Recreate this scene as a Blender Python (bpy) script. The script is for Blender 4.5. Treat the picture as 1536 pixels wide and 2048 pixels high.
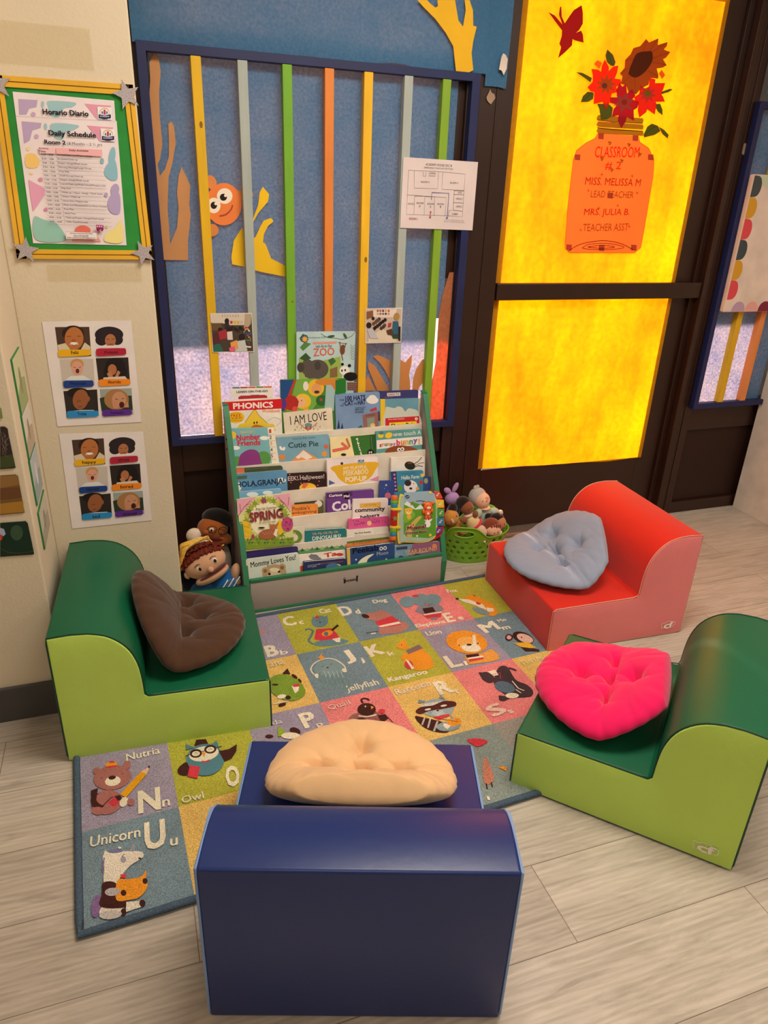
import bpy, bmesh, math, random
from mathutils import Vector, Matrix, noise
random.seed(7)
PI=math.pi; R=math.radians
for o in list(bpy.data.objects): bpy.data.objects.remove(o)
SC=bpy.context.scene; COL=SC.collection
# ---------------- camera, light, exposure
cam=bpy.data.cameras.new('camera'); cam.sensor_fit='VERTICAL'; cam.sensor_height=36.0; cam.lens=1421.23/2048*36; cam.clip_start=.02
co=bpy.data.objects.new('camera',cam); COL.objects.link(co); SC.camera=co
rx=Vector((.945068,-.324919,.035687)); up=Vector((.1031,.39991,.910737)); fw=Vector((.310188,.85703,-.411441))
co.matrix_world=Matrix(((rx.x,up.x,-fw.x,0),(rx.y,up.y,-fw.y,0),(rx.z,up.z,-fw.z,1.45),(0,0,0,1)))
SC.view_settings.view_transform='Standard'; SC.view_settings.look='None'; SC.view_settings.gamma=1; SC.view_settings.use_curve_mapping=False
SC.view_settings.exposure=0.0
w=bpy.data.worlds.new('world'); SC.world=w; w.use_nodes=True
w.node_tree.nodes['Background'].inputs[0].default_value=(1,.93,.86,1); w.node_tree.nodes['Background'].inputs[1].default_value=.4
sun=bpy.data.lights.new('sun','SUN'); sun.energy=18; sun.angle=R(1.6); sun.color=(1,.95,.86)
so=bpy.data.objects.new('sun',sun); COL.objects.link(so); so.rotation_euler=Vector((0,-math.cos(R(32)),-math.sin(R(32)))).to_track_quat('-Z','Y').to_euler()
def lamp(x,y,sx,sy,e,c=(1,.91,.79)):
    l=bpy.data.lights.new('ceiling_light','AREA'); l.shape='RECTANGLE'; l.size=sx; l.size_y=sy; l.energy=e; l.color=c
    o=bpy.data.objects.new('ceiling_light',l); COL.objects.link(o); o.location=(x,y,2.585)
lamp(.9,1.25,1.2,.6,46); lamp(-.3,-1.0,1.2,.6,22); lamp(2.8,.2,1.2,.6,22); lamp(2.6,-2.2,1.2,.6,14)
# ---------------- helpers
def lin(h):
    if not isinstance(h,str): return tuple(h)+(1,)
    r=[int(h[i:i+2],16)/255 for i in (0,2,4)]
    return tuple((c/12.92 if c<=.04045 else ((c+.055)/1.055)**2.4) for c in r)+(1,)
MC={}
def nodes(m): return m.node_tree.nodes,m.node_tree.links
def mat(name,col='888888',rough=.5,spec=.4,nscale=0,namt=.1,bump=0,bscale=200,metal=0,coat=0,stretch=(1,1,1),sheen=0,emis=0):
    if name in MC: return MC[name]
    m=bpy.data.materials.new(name); m.use_nodes=True; N,L=nodes(m); b=N['Principled BSDF']; c=lin(col)
    b.inputs['Base Color'].default_value=c; b.inputs['Roughness'].default_value=rough; b.inputs['Specular IOR Level'].default_value=spec; b.inputs['Metallic'].default_value=metal; b.inputs['Coat Weight'].default_value=coat
    if sheen: b.inputs['Sheen Weight'].default_value=sheen
    tc=N.new('ShaderNodeTexCoord'); mp=N.new('ShaderNodeMapping'); mp.inputs['Scale'].default_value=stretch; L.new(tc.outputs['Object'],mp.inputs[0])
    n=N.new('ShaderNodeTexNoise'); n.inputs['Scale'].default_value=nscale or 12; n.inputs['Detail'].default_value=5; L.new(mp.outputs[0],n.inputs['Vector'])
    rp=N.new('ShaderNodeMapRange'); rp.inputs['From Min'].default_value=.3; rp.inputs['From Max'].default_value=.7; rp.inputs['To Min'].default_value=1-namt; rp.inputs['To Max'].default_value=1+namt; L.new(n.outputs['Fac'],rp.inputs['Value'])
    mx=N.new('ShaderNodeVectorMath'); mx.operation='SCALE'; mx.inputs[0].default_value=c[:3]; L.new(rp.outputs[0],mx.inputs['Scale']); L.new(mx.outputs[0],b.inputs['Base Color'])
    if bump:
        n2=N.new('ShaderNodeTexNoise'); n2.inputs['Scale'].default_value=bscale; n2.inputs['Detail'].default_value=3; L.new(mp.outputs[0],n2.inputs['Vector'])
        bp=N.new('ShaderNodeBump'); bp.inputs['Strength'].default_value=bump; bp.inputs['Distance'].default_value=.002; L.new(n2.outputs['Fac'],bp.inputs['Height']); L.new(bp.outputs[0],b.inputs['Normal'])
    MC[name]=m; return m
def print_mat(name,rough=.45,fuzz=0,trans=0,bumpd=0):
    if name in MC: return MC[name]
    m=bpy.data.materials.new(name); m.use_nodes=True; N,L=nodes(m); b=N['Principled BSDF']; a=N.new('ShaderNodeAttribute'); a.attribute_name='Col'
    b.inputs['Roughness'].default_value=rough; b.inputs['Specular IOR Level'].default_value=.35; tc=N.new('ShaderNodeTexCoord'); src=a.outputs['Color']
    if fuzz:
        n=N.new('ShaderNodeTexNoise'); n.inputs['Scale'].default_value=420; n.inputs['Detail'].default_value=2; L.new(tc.outputs['Object'],n.inputs['Vector'])
        n3=N.new('ShaderNodeTexNoise'); n3.inputs['Scale'].default_value=9; n3.inputs['Detail'].default_value=4; L.new(tc.outputs['Object'],n3.inputs['Vector'])
        r=N.new('ShaderNodeMapRange'); r.inputs['From Min'].default_value=.3; r.inputs['From Max'].default_value=.7; r.inputs['To Min'].default_value=1-fuzz; r.inputs['To Max'].default_value=1+fuzz*.7; L.new(n.outputs['Fac'],r.inputs['Value'])
        r3=N.new('ShaderNodeMapRange'); r3.inputs['From Min'].default_value=.3; r3.inputs['From Max'].default_value=.7; r3.inputs['To Min'].default_value=.9; r3.inputs['To Max'].default_value=1.08; L.new(n3.outputs['Fac'],r3.inputs['Value'])
        mu=N.new('ShaderNodeMath'); mu.operation='MULTIPLY'; L.new(r.outputs[0],mu.inputs[0]); L.new(r3.outputs[0],mu.inputs[1])
        s=N.new('ShaderNodeVectorMath'); s.operation='SCALE'; L.new(src,s.inputs[0]); L.new(mu.outputs[0],s.inputs['Scale']); src=s.outputs[0]
        bp=N.new('ShaderNodeBump'); bp.inputs['Strength'].default_value=.7; bp.inputs['Distance'].default_value=.004; L.new(n.outputs['Fac'],bp.inputs['Height']); L.new(bp.outputs[0],b.inputs['Normal'])
        b.inputs['Specular IOR Level'].default_value=.05; b.inputs['Roughness'].default_value=.95
    L.new(src,b.inputs['Base Color'])
    if trans:
        t=N.new('ShaderNodeBsdfTranslucent'); L.new(src,t.inputs[0]); mi=N.new('ShaderNodeMixShader'); mi.inputs[0].default_value=trans
        L.new(b.outputs[0],mi.inputs[1]); L.new(t.outputs[0],mi.inputs[2]); L.new(mi.outputs[0],N['Material Output'].inputs[0])
    MC[name]=m; return m
def paper_mat(name,front,through,fac,scale=(14,14,3),through2=None,fib=0.2,detail_scale=60):
    m=bpy.data.materials.new(name); m.use_nodes=True; N,L=nodes(m); b=N['Principled BSDF']; b.inputs['Roughness'].default_value=.75; b.inputs['Specular IOR Level'].default_value=.15
    tc=N.new('ShaderNodeTexCoord'); mp=N.new('ShaderNodeMapping'); mp.inputs['Scale'].default_value=scale; L.new(tc.outputs['Object'],mp.inputs[0])
    n=N.new('ShaderNodeTexNoise'); n.inputs['Scale'].default_value=1; n.inputs['Detail'].default_value=6; n.inputs['Roughness'].default_value=.62; L.new(mp.outputs[0],n.inputs['Vector'])
    f=N.new('ShaderNodeTexNoise'); f.inputs['Scale'].default_value=detail_scale; f.inputs['Detail'].default_value=4; L.new(tc.outputs['Object'],f.inputs['Vector'])
    rp=N.new('ShaderNodeValToRGB'); rp.color_ramp.elements[0].position=.32; rp.color_ramp.elements[1].position=.68; rp.color_ramp.elements[0].color=lin(through2 or through); rp.color_ramp.elements[1].color=lin(through); L.new(n.outputs['Fac'],rp.inputs[0])
    r=N.new('ShaderNodeMapRange'); r.inputs['From Min'].default_value=.3; r.inputs['From Max'].default_value=.7; r.inputs['To Min'].default_value=1-fib; r.inputs['To Max'].default_value=1+fib; L.new(f.outputs['Fac'],r.inputs['Value'])
    s=N.new('ShaderNodeVectorMath'); s.operation='SCALE'; L.new(rp.outputs[0],s.inputs[0]); L.new(r.outputs[0],s.inputs['Scale'])
    t=N.new('ShaderNodeBsdfTranslucent'); L.new(s.outputs[0],t.inputs[0])
    b.inputs['Base Color'].default_value=lin(front)
    mi=N.new('ShaderNodeMixShader'); mi.inputs[0].default_value=fac; L.new(b.outputs[0],mi.inputs[1]); L.new(t.outputs[0],mi.inputs[2]); L.new(mi.outputs[0],N['Material Output'].inputs[0])
    MC[name]=m; return m
def glass_mat(name,rough=.02,fac=.06,tint='ffffff'):
    if name in MC: return MC[name]
    m=bpy.data.materials.new(name); m.use_nodes=True; N,L=nodes(m); N.remove(N['Principled BSDF'])
    t=N.new('ShaderNodeBsdfTransparent'); t.inputs[0].default_value=lin(tint); g=N.new('ShaderNodeBsdfGlossy'); g.inputs['Roughness'].default_value=rough
    mi=N.new('ShaderNodeMixShader'); mi.inputs[0].default_value=fac; L.new(t.outputs[0],mi.inputs[1]); L.new(g.outputs[0],mi.inputs[2]); L.new(mi.outputs[0],N['Material Output'].inputs[0]); MC[name]=m; return m
def tag(o,label=None,cat=None,group=None,kind=None):
    if label: o['label']=label
    if cat: o['category']=cat
    if group: o['group']=group
    if kind: o['kind']=kind
    return o
def obj(name,me,m=None,parent=None,smooth=0,mods=None):
    if isinstance(me,bmesh.types.BMesh):
        bm=me; me=bpy.data.meshes.new(name); bm.normal_update(); bm.to_mesh(me); bm.free()
    me.name=name
    if m: me.materials.append(m)
    if smooth:
        me.polygons.foreach_set('use_smooth',[True]*len(me.polygons))
        if smooth<2:
            try: me.set_sharp_from_angle(angle=R(40))
            except Exception: pass
    o=bpy.data.objects.new(name,me); COL.objects.link(o)
    if parent: o.parent=parent
    return o
def empty(name,loc=(0,0,0),rz=0,**k):
    o=bpy.data.objects.new(name,None); COL.objects.link(o); o.location=loc; o.rotation_euler=(0,0,rz); o.empty_display_size=.05; tag(o,**k); return o
def box(bm,x0,x1,y0,y1,z0,z1,M=None):
    vs=[bm.verts.new((x,y,z)) for x in (x0,x1) for y in (y0,y1) for z in (z0,z1)]
    if M: 
        for v in vs: v.co=M@v.co
    for f in ((0,1,3,2),(4,6,7,5),(0,4,5,1),(2,3,7,6),(0,2,6,4),(1,5,7,3)): bm.faces.new([vs[i] for i in f])
    return vs
def bx(*a,M=None,bev=0,seg=2):
    bm=bmesh.new(); box(bm,*a,M=M)
    if bev: bmesh.ops.bevel(bm,geom=bm.edges[:],offset=bev,segments=seg,affect='EDGES',profile=.5)
    bmesh.ops.recalc_face_normals(bm,faces=bm.faces[:]); return bm
def struct(name,bm,m,parent=None,smooth=0):
    o=obj(name,bm,m,parent,smooth)
    if not parent: o['kind']='structure'
    return o
def tube(bm,pts,r,n=8,taper=None,closed=False):
    pts=[Vector(p) for p in pts]; rings=[]; K=len(pts); prev=None
    for i,p in enumerate(pts):
        if closed: d=pts[(i+1)%K]-pts[i-1]
        else: d=pts[min(i+1,K-1)]-pts[max(i-1,0)]
        d.normalize()
        if prev is None: a=d.orthogonal().normalized()
        else: a=(prev-d*prev.dot(d)).normalized()
        prev=a; b=d.cross(a); rr=r*(taper(i/(K-1)) if taper else 1)
        rings.append([bm.verts.new(p+(a*math.cos(2*PI*j/n)+b*math.sin(2*PI*j/n))*rr) for j in range(n)])
    for i in range(K if closed else K-1):
        A,B=rings[i],rings[(i+1)%K]
        for j in range(n): bm.faces.new((A[j],A[(j+1)%n],B[(j+1)%n],B[j]))
    if not closed:
        bm.faces.new(rings[0][::-1]); bm.faces.new(rings[-1])
def ball(bm,c,r,rot=None,n=20,defo=None):
    r=(r,r,r) if not hasattr(r,'__len__') else r
    M=Matrix.Translation(c)@(rot.to_matrix().to_4x4() if rot else Matrix())@Matrix.Diagonal((*r,1))
    res=bmesh.ops.create_uvsphere(bm,u_segments=n,v_segments=max(8,n*2//3),radius=1)
    for v in res['verts']:
        if defo: v.co=defo(v.co)
        v.co=M@v.co
def catmull(p,closed=True,k=6):
    n=len(p); o=[]
    rng=range(n) if closed else range(n-1)
    for i in rng:
        if closed: a,b,c,d=p[(i-1)%n],p[i],p[(i+1)%n],p[(i+2)%n]
        else: a,b,c,d=p[max(i-1,0)],p[i],p[i+1],p[min(i+2,n-1)]
        for s in range(k):
            t=s/k; o.append(tuple(.5*((2*b[j])+(-a[j]+c[j])*t+(2*a[j]-5*b[j]+4*c[j]-d[j])*t*t+(-a[j]+3*b[j]-3*c[j]+d[j])*t**3) for j in range(len(b))))
    if not closed: o.append(p[-1])
    return o
TX={}
def text_geo(s,bold):
    if (s,bold) in TX: return TX[(s,bold)]
    cu=bpy.data.curves.new('t','FONT'); cu.body=s; cu.resolution_u=2; cu.fill_mode='FRONT'
    o=bpy.data.objects.new('t',cu); COL.objects.link(o); me=o.to_mesh(); v=[(p.co.x,p.co.y) for p in me.vertices]; f=[tuple(q.vertices) for q in me.polygons]
    o.to_mesh_clear(); bpy.data.objects.remove(o); bpy.data.curves.remove(cu)
    if v:
        x0=min(a for a,_ in v);x1=max(a for a,_ in v);y0=min(b for _,b in v);y1=max(b for _,b in v)
        v=[((a-x0)/max(x1-x0,1e-6),(b-y0)/max(y1-y0,1e-6)) for a,b in v]
        out=[(v,f)]
        if bold:   # heavier stroke: the same outline laid over itself with small shifts
            k=.016*bold; wx=k/max(x1-x0,.3); wy=k/max(y1-y0,.3)
            out=[([(a*(1-2*wx)+dx,c*(1-1.4*wy)+dy) for a,c in v],f) for dx,dy in (((0,0),(2*wx,0),(wx,wy)) if bold==1 else ((0,0),(2*wx,0),(0,1.4*wy),(2*wx,1.4*wy)))]
    else: out=[]
    TX[(s,bold)]=out; return out
def art_mesh(items,dz=.00006,z0=.0002,thick=0):
    V=[];F=[];C=[]; z=z0
    def add(vs,fs,c):
        b=len(V); V.extend((x,y,z) for x,y in vs)
        for f in fs: F.append(tuple(b+i for i in f)); C.append(c)
    for it in items:
        k=it[0]; c=lin(it[1])
        if k=='e':
            x,y,ax,ay,bx_,by=[t/1e4 for t in it[2:]]; n=18 if abs(ax)+abs(ay)+abs(bx_)+abs(by)<.02 else 30
            vs=[(x+ax*math.cos(2*PI*i/n)+bx_*math.sin(2*PI*i/n),y+ay*math.cos(2*PI*i/n)+by*math.sin(2*PI*i/n)) for i in range(n)]; add(vs,[tuple(range(n))],c)
        elif k in 'ps':
            p=[(it[2][i]/1e4,it[2][i+1]/1e4) for i in range(0,len(it[2]),2)]
            if k=='s': p=catmull(p)
            q=[p[0]]
            for a in p[1:]:
                if (a[0]-q[-1][0])**2+(a[1]-q[-1][1])**2>1e-9: q.append(a)
            add(q,[tuple(range(len(q)))],c)
        elif k in 'lL':
            p=[(it[3][i]/1e4,it[3][i+1]/1e4) for i in range(0,len(it[3]),2)]
            if k=='L': p=catmull(p,False)
            h=it[2]/2e4; L_=[];R_=[]
            for i,a in enumerate(p):
                b0=p[max(i-1,0)];b1=p[min(i+1,len(p)-1)]; dx,dy=b1[0]-b0[0],b1[1]-b0[1]; l=math.hypot(dx,dy) or 1
                L_.append((a[0]-dy/l*h,a[1]+dx/l*h));R_.append((a[0]+dy/l*h,a[1]-dx/l*h))
            n=len(p); add(L_+R_,[(i,n+i,n+i+1,i+1) for i in range(n-1)],c)
        elif k=='t':
            _,_,s,x,y,w_,h,ang,bold=it; x/=1e4;y/=1e4;w_/=1e4;h/=1e4;ca,sa=math.cos(R(ang)),math.sin(R(ang))
            for v,f in text_geo(s,bold):
                add([(x+a*w_*ca-b*h*sa,y+a*w_*sa+b*h*ca) for a,b in v],f,c); z+=dz*.35
        z+=dz
    me=bpy.data.meshes.new('art'); me.from_pydata(V,[],F)
    at=me.color_attributes.new('Col','FLOAT_COLOR','CORNER'); d=[]
    for p in me.polygons: d.extend(C[p.index]*len(p.vertices))
    at.data.foreach_set('color',d)
    # faces point to +z
    bm=bmesh.new(); bm.from_mesh(me)
    fl=[f for f in bm.faces if f.normal.z<0]
    if fl: bmesh.ops.reverse_faces(bm,faces=fl)
    bm.to_mesh(me); bm.free(); return me
def frame(o,u,v):
    u=Vector(u).normalized(); v=Vector(v); v=(v-u*v.dot(u)).normalized(); n=u.cross(v)
    return Matrix(((u.x,v.x,n.x,o[0]),(u.y,v.y,n.y,o[1]),(u.z,v.z,n.z,o[2]),(0,0,0,1)))
WALL=lambda y:frame((0,y,0),(1,0,0),(0,0,1))
def poly_sheet(pts,t=.0006,z=0):
    bm=bmesh.new(); f=bm.faces.new([bm.verts.new((x,y,z)) for x,y in pts]); f.normal_update()
    if f.normal.z<0: f.normal_flip()
    r=bmesh.ops.extrude_face_region(bm,geom=[f]); 
    for g in r['geom']:
        if isinstance(g,bmesh.types.BMVert): g.co.z-=t
    bmesh.ops.recalc_face_normals(bm,faces=bm.faces[:]); return bm
def shape_pts(it):
    if it[0]=='e':
        x,y,ax,ay,bx_,by=[t/1e4 for t in it[2:]]; return [(x+ax*math.cos(2*PI*i/40)+bx_*math.sin(2*PI*i/40),y+ay*math.cos(2*PI*i/40)+by*math.sin(2*PI*i/40)) for i in range(40)]
    p=[(it[2][j]/1e4,it[2][j+1]/1e4) for j in range(0,len(it[2]),2)]; return catmull(p) if it[0]=='s' else p
def first_pts(key,i=0): return shape_pts(ART[key][i])
PR=print_mat('printed_paper'); PG=print_mat('glossy_print',.25); PT=print_mat('backlit_craft_paper',.7,0,.55)
def sheets(P,cx,cz,t=.0006,z=0):
    out=bmesh.new()
    for pts in P:
        b=poly_sheet([(a-cx,c-cz) for a,c in pts],t,z); me=bpy.data.meshes.new('t'); b.to_mesh(me); b.free(); out.from_mesh(me); bpy.data.meshes.remove(me)
    return out
def paint(o,c):
    me=o.data; at=me.color_attributes.new('Col','FLOAT_COLOR','CORNER'); at.data.foreach_set('color',list(lin(c))*len(me.loops))
# a sheet of cut paper: the body sheet plus what is drawn or glued on it
def cutout(name,key,y,label,cat,m=None,group=None,pm=None,body=(0,),skip=1,partname='printed_design'):
    A_=ART[key]; P=[shape_pts(A_[i]) for i in body]; cx=sum(p[0] for p in P[0])/len(P[0]); cz=min(p[1] for q in P for p in q); c=A_[body[0]][1]
    root=obj(name,sheets(P,cx,cz),m or mat('paper_'+c,c,.8,.1,nscale=6,namt=.08)); paint(root,c)
    root.matrix_world=Matrix.Translation((cx,y,cz))@frame((0,0,0),(1,0,0),(0,0,1)); tag(root,label,cat,group)
    rest=A_[skip:]
    if rest:
        o=obj(partname,art_mesh(rest),pm or PR,root); o.location=(-cx,-cz,0)
    return root
ART={'rug':[('p','e8bf6c',[0,0,2277,0,2277,-2644,0,-2644]),
('p','ec8886',[2277,0,4553,0,4553,-2644,2277,-2644]),
('p','a398aa',[4553,0,6830,0,6830,-2644,4553,-2644]),
('p','b6b244',[6830,0,9107,0,9107,-2644,6830,-2644]),
('p','7d919b',[9107,0,11384,0,11384,-2644,9107,-2644]),
('p','ec8886',[11384,0,13660,0,13660,-2644,11384,-2644]),
('p','b6b244',[13660,0,15937,0,15937,-2644,13660,-2644]),
('p','7d919b',[0,-2644,2277,-2644,2277,-5287,0,-5287]),
('p','b6b244',[2277,-2644,4553,-2644,4553,-5287,2277,-5287]),
('p','e8bf6c',[4553,-2644,6830,-2644,6830,-5287,4553,-5287]),
('p','7d919b',[6830,-2644,9107,-2644,9107,-5287,6830,-5287]),
('p','b6b244',[9107,-2644,11384,-2644,11384,-5287,9107,-5287]),
('p','a398aa',[11384,-2644,13660,-2644,13660,-5287,11384,-5287]),
('p','7d919b',[13660,-2644,15937,-2644,15937,-5287,13660,-5287]),
('p','a398aa',[0,-5287,2277,-5287,2277,-7931,0,-7931]),
('p','b6b244',[2277,-5287,4553,-5287,4553,-7931,2277,-7931]),
('p','a398aa',[4553,-5287,6830,-5287,6830,-7931,4553,-7931]),
('p','ec8886',[6830,-5287,9107,-5287,9107,-7931,6830,-7931]),
('p','e8bf6c',[9107,-5287,11384,-5287,11384,-7931,9107,-7931]),
('p','ec8886',[11384,-5287,13660,-5287,13660,-7931,11384,-7931]),
('p','e8bf6c',[13660,-5287,15937,-5287,15937,-7931,13660,-7931]),
('p','7d919b',[0,-7931,2277,-7931,2277,-10575,0,-10575]),
('p','e8bf6c',[2277,-7931,4553,-7931,4553,-10575,2277,-10575]),
('p','ec8886',[4553,-7931,6830,-7931,6830,-10575,4553,-10575]),
('p','b6b244',[6830,-7931,9107,-7931,9107,-10575,6830,-10575]),
('p','8f9a93',[9107,-7931,11384,-7931,11384,-10575,9107,-10575]),
('p','a09a90',[11384,-7931,13660,-7931,13660,-10575,11384,-10575]),
('p','7d919b',[13660,-7931,15937,-7931,15937,-10575,13660,-10575]),
('t','efe3c8','B',5876,-2486,420,661,-0.8,2),
('t','efe3c8','b',6333,-2505,262,262,-1.4,1),
('e','c98a8a',6060,-932,86,-29,-37,-158),
('t','efe3c8','C',6898,-905,457,633,0.4,2),
('t','efe3c8','c',7434,-929,161,224,-2.3,2),
('t','efe3c8','Cat',8356,-500,444,325,0.3,2),
('L','5f7f88',83,[7509,-1351,7648,-1321,7754,-1475,7601,-1770,7442,-2018,7534,-2273]),
('e','6f8f96',8141,-2372,603,-111,-55,-203),
('p','d8414c',[7905,-1409,8419,-1522,8508,-1851,8529,-2243,7827,-2151,7651,-2000]),
('e','6f8f96',8171,-978,304,-52,-97,-374),
('p','6f8f96',[7942,-777,8031,-558,8139,-720]),
('p','6f8f96',[8394,-765,8565,-656,8477,-1041]),
('p','d8414c',[8042,-744,8197,-530,8229,-792]),
('e','f09a30',8202,-1785,210,24,-28,-170),
('p','4a2a26',[8389,-1614,8715,-1367,8746,-1474,8418,-1726]),
('e','5b7a80',8151,-1806,71,-24,-40,-125),
('p','efe3c8',[8246,-2183,8552,-2174,8460,-2445,8340,-2418]),
('l','4a2a26',17,[8073,-862,8117,-935,8194,-904]),
('e','4a2a26',8167,-1033,24,-8,-14,-44),
('t','efe3c8','D',9073,-913,465,648,1.3,2),
('t','efe3c8','d',9606,-943,193,324,-1.8,2),
('t','efe3c8','Dog',10480,-527,569,324,-3.1,2),
('e','c08074',10598,-2213,539,-80,-130,-370),
('s','c08074',[9875,-1059,10550,-1076,10833,-1428,10614,-1730,10042,-1535,9838,-1341]),
('e','c08074',10520,-1151,167,-57,-66,-166),
('e','4a2a26',9874,-1186,110,-112,-60,-109),
('p','d8414c',[10060,-1664,10808,-1487,10977,-1978,10880,-2149,10101,-2083]),
('p','efe3c8',[10063,-1949,10911,-1914,10940,-2063,10156,-2061]),
('l','4a2a26',29,[9502,-2232,9984,-2264]),
('p','c08074',[10000,-2167,10368,-2214,10241,-2525,9922,-2477]),
('p','efe3c8',[9660,-2286,9852,-2313,9813,-2378,9650,-2360]),
('t','efe3c8','J',8305,-3745,371,744,6.6,2),
('t','efe3c8','j',8740,-3863,145,308,-1.1,1),
('t','efe3c8','Jellyfish',7796,-5169,1100,381,0.6,1),
('e','87a0a2',7641,-3715,493,-97,-114,-427),
('L','efe3c8',45,[7060,-3908,7059,-3579,7307,-3295,7703,-3205,7979,-3371,8137,-3754,8130,-3953]),
('e','efe3c8',7138,-4000,38,-113,-59,-59),
('e','efe3c8',8069,-4012,60,-71,-51,-82),
('L','74908f',53,[7293,-3859,7167,-4138,7218,-4473,7035,-4687]),
('L','74908f',53,[7423,-3904,7302,-4186,7345,-4518,7167,-4733]),
('L','74908f',53,[7552,-3950,7437,-4233,7471,-4562,7299,-4780]),
('L','74908f',53,[7682,-3995,7572,-4281,7598,-4607,7431,-4827]),
('L','74908f',54,[7812,-4040,7707,-4328,7725,-4651,7563,-4873]),
('L','74908f',54,[7942,-4086,7843,-4376,7852,-4696,7696,-4920]),
('L','74908f',54,[8072,-4132,7978,-4423,7979,-4741,7828,-4967]),
('l','b9c4bc',23,[7420,-3837,7398,-4156]),
('l','b9c4bc',23,[7550,-3883,7527,-4201]),
('l','b9c4bc',23,[7680,-3928,7655,-4246]),
('l','b9c4bc',23,[7810,-3974,7784,-4291]),
('l','b9c4bc',23,[7940,-4020,7912,-4336]),
('p','f09a30',[7635,-2872,7623,-3039,7693,-3132,7584,-3163,7500,-3300,7511,-3138,7441,-3044,7550,-3013]),
('l','4a2a26',15,[7414,-3603,7511,-3549]),
('l','4a2a26',16,[7708,-3571,7801,-3535]),
('e','4a2a26',7593,-3699,36,-13,-10,-30),
('t','efe3c8','K',9165,-3630,560,639,5.5,2),
('t','efe3c8','k',9772,-3771,247,252,4.8,1),
('t','efe3c8','Kangaroo',9225,-5148,1390,307,-0.3,2),
('e','f09a30',10536,-4491,466,-209,-166,-334),
('s','f09a30',[10107,-4089,10324,-3797,10620,-3750,10929,-3782,11077,-4354,10688,-4792]),
('p','f09a30',[10166,-3365,10582,-3043,10619,-3598,10364,-3601]),
('p','f09a30',[10512,-3097,10648,-2946,10619,-3173]),
('p','f09a30',[10613,-3972,11030,-3664,11039,-4045,10665,-4356]),
('p','8b6f6f',[10421,-3681,10990,-3496,11040,-3744,10415,-3903]),
('e','d8414c',10198,-4444,15,-212,-151,-93),
('p','efe3c8',[10205,-4123,10275,-4220,10290,-4688,10186,-4721]),
('e','4a2a26',10419,-3314,16,-6,-12,-27),
('e','7c98a0',11746,-768,277,-94,-162,-368),
('e','7c98a0',12766,-924,317,-107,-177,-370),
('e','7c98a0',12314,-771,338,-114,-182,-396),
('p','8f8a96',[12060,-1155,12834,-1324,12875,-1661,12653,-1902,12005,-1771,11749,-1505]),
('p','4a2a26',[12102,-1398,12526,-1423,12494,-1758,12034,-1763]),
('p','d8414c',[11926,-1832,12694,-1871,12501,-2160,12011,-2081]),
('p','efe3c8',[11954,-1771,12699,-1810,12696,-1899,11962,-1862]),
('e','d8414c',12239,-477,136,-46,-38,-84),
('p','8f8a96',[12115,-2072,12436,-2138,12309,-2243,12094,-2222]),
('l','4a2a26',14,[12354,-1021,12331,-1292,12629,-1208]),
('t','efe3c8','E',12594,-2582,346,626,-2.5,2),
('t','efe3c8','e',13077,-2575,204,208,-0.0,2),
('t','efe3c8','Elephant',11347,-2577,1190,283,-3.4,2),
('t','efe3c8','Fox',13549,-683,429,267,-6.0,2),
('e','f09a30',14311,-1541,235,-356,-228,-281),
('e','f09a30',14499,-2166,104,-510,-308,-273),
('p','efe3c8',[13739,-1204,14082,-1368,14451,-1871,14412,-2319,14137,-1858,13815,-1468]),
('p','d8414c',[14267,-1621,14427,-1769,14339,-1880,14226,-1795]),
('e','84969a',14146,-2274,204,-302,-121,-146),
('e','4a2a26',13694,-1189,64,-22,-34,-65),
('e','4a2a26',14443,-1200,23,-8,-22,-41),
('p','efe3c8',[14476,-2112,14700,-2280,14590,-2471,14369,-2395]),
('t','efe3c8','Lion',11497,-3119,593,271,-2.5,2),
('e','f09a30',12665,-3903,608,-396,-376,-587),
('e','f5b25a',12672,-4000,338,-220,-224,-348),
('e','efe3c8',12640,-4283,304,-148,-120,-203),
('e','4a2a26',12662,-4090,90,-31,-28,-52),
('e','4a2a26',12311,-4007,24,-8,-21,-39),
('e','4a2a26',13000,-4113,25,-9,-22,-39),
('p','efe3c8',[13070,-3579,13175,-3615,12879,-4227,12747,-4220]),
('s','e9a04a',[12265,-4583,12876,-4683,13266,-4592,13326,-4989,13104,-5206,12254,-5126,12130,-5011]),
('p','4a2a26',[12265,-4583,12719,-4666,12679,-4823,12222,-4752]),
('p','d8414c',[12228,-4828,12785,-4889,12723,-5000,12195,-4976]),
('p','efe3c8',[12230,-4755,12806,-4808,12778,-4902,12222,-4840]),
('t','efe3c8','L',11445,-5091,478,678,-0.6,2),
('t','efe3c8','l',11981,-5116,111,240,-5.2,1),
('t','efe3c8','M',13569,-3670,715,584,7.0,2),
('t','efe3c8','m',14293,-3688,335,194,0.3,2),
('t','efe3c8','Mo',14401,-3200,360,190,5.3,2),
('e','4a2a26',14239,-4160,134,-46,-113,-187),
('e','e7a8a8',14239,-4160,84,-29,-68,-113),
('e','4a2a26',14708,-4346,226,-326,-240,-258),
('e','eec0ac',14750,-4400,175,-253,-176,-188),
('p','eab53c',[14193,-4525,14730,-4632,14813,-5051,14363,-4895]),
('p','4a2a26',[14321,-4803,14854,-5142,14801,-5261,14345,-5080]),
('e','4a2a26',14670,-4308,25,-9,-25,-40),
('t','f0dcc8','Raccoon',9216,-5767,1246,296,3.4,1),
('t','efe3c8','R',10486,-6216,525,667,-2.9,2),
('t','efe3c8','r',11043,-6349,174,213,11.6,1),
('s','4a2a26',[9331,-6862,9511,-6954,10108,-7481,9988,-7800,9706,-7726,9434,-7464,9323,-7145]),
('l','b9b4a8',52,[9586,-7010,9371,-7274]),
('l','b9b4a8',52,[9719,-7115,9479,-7452]),
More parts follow.
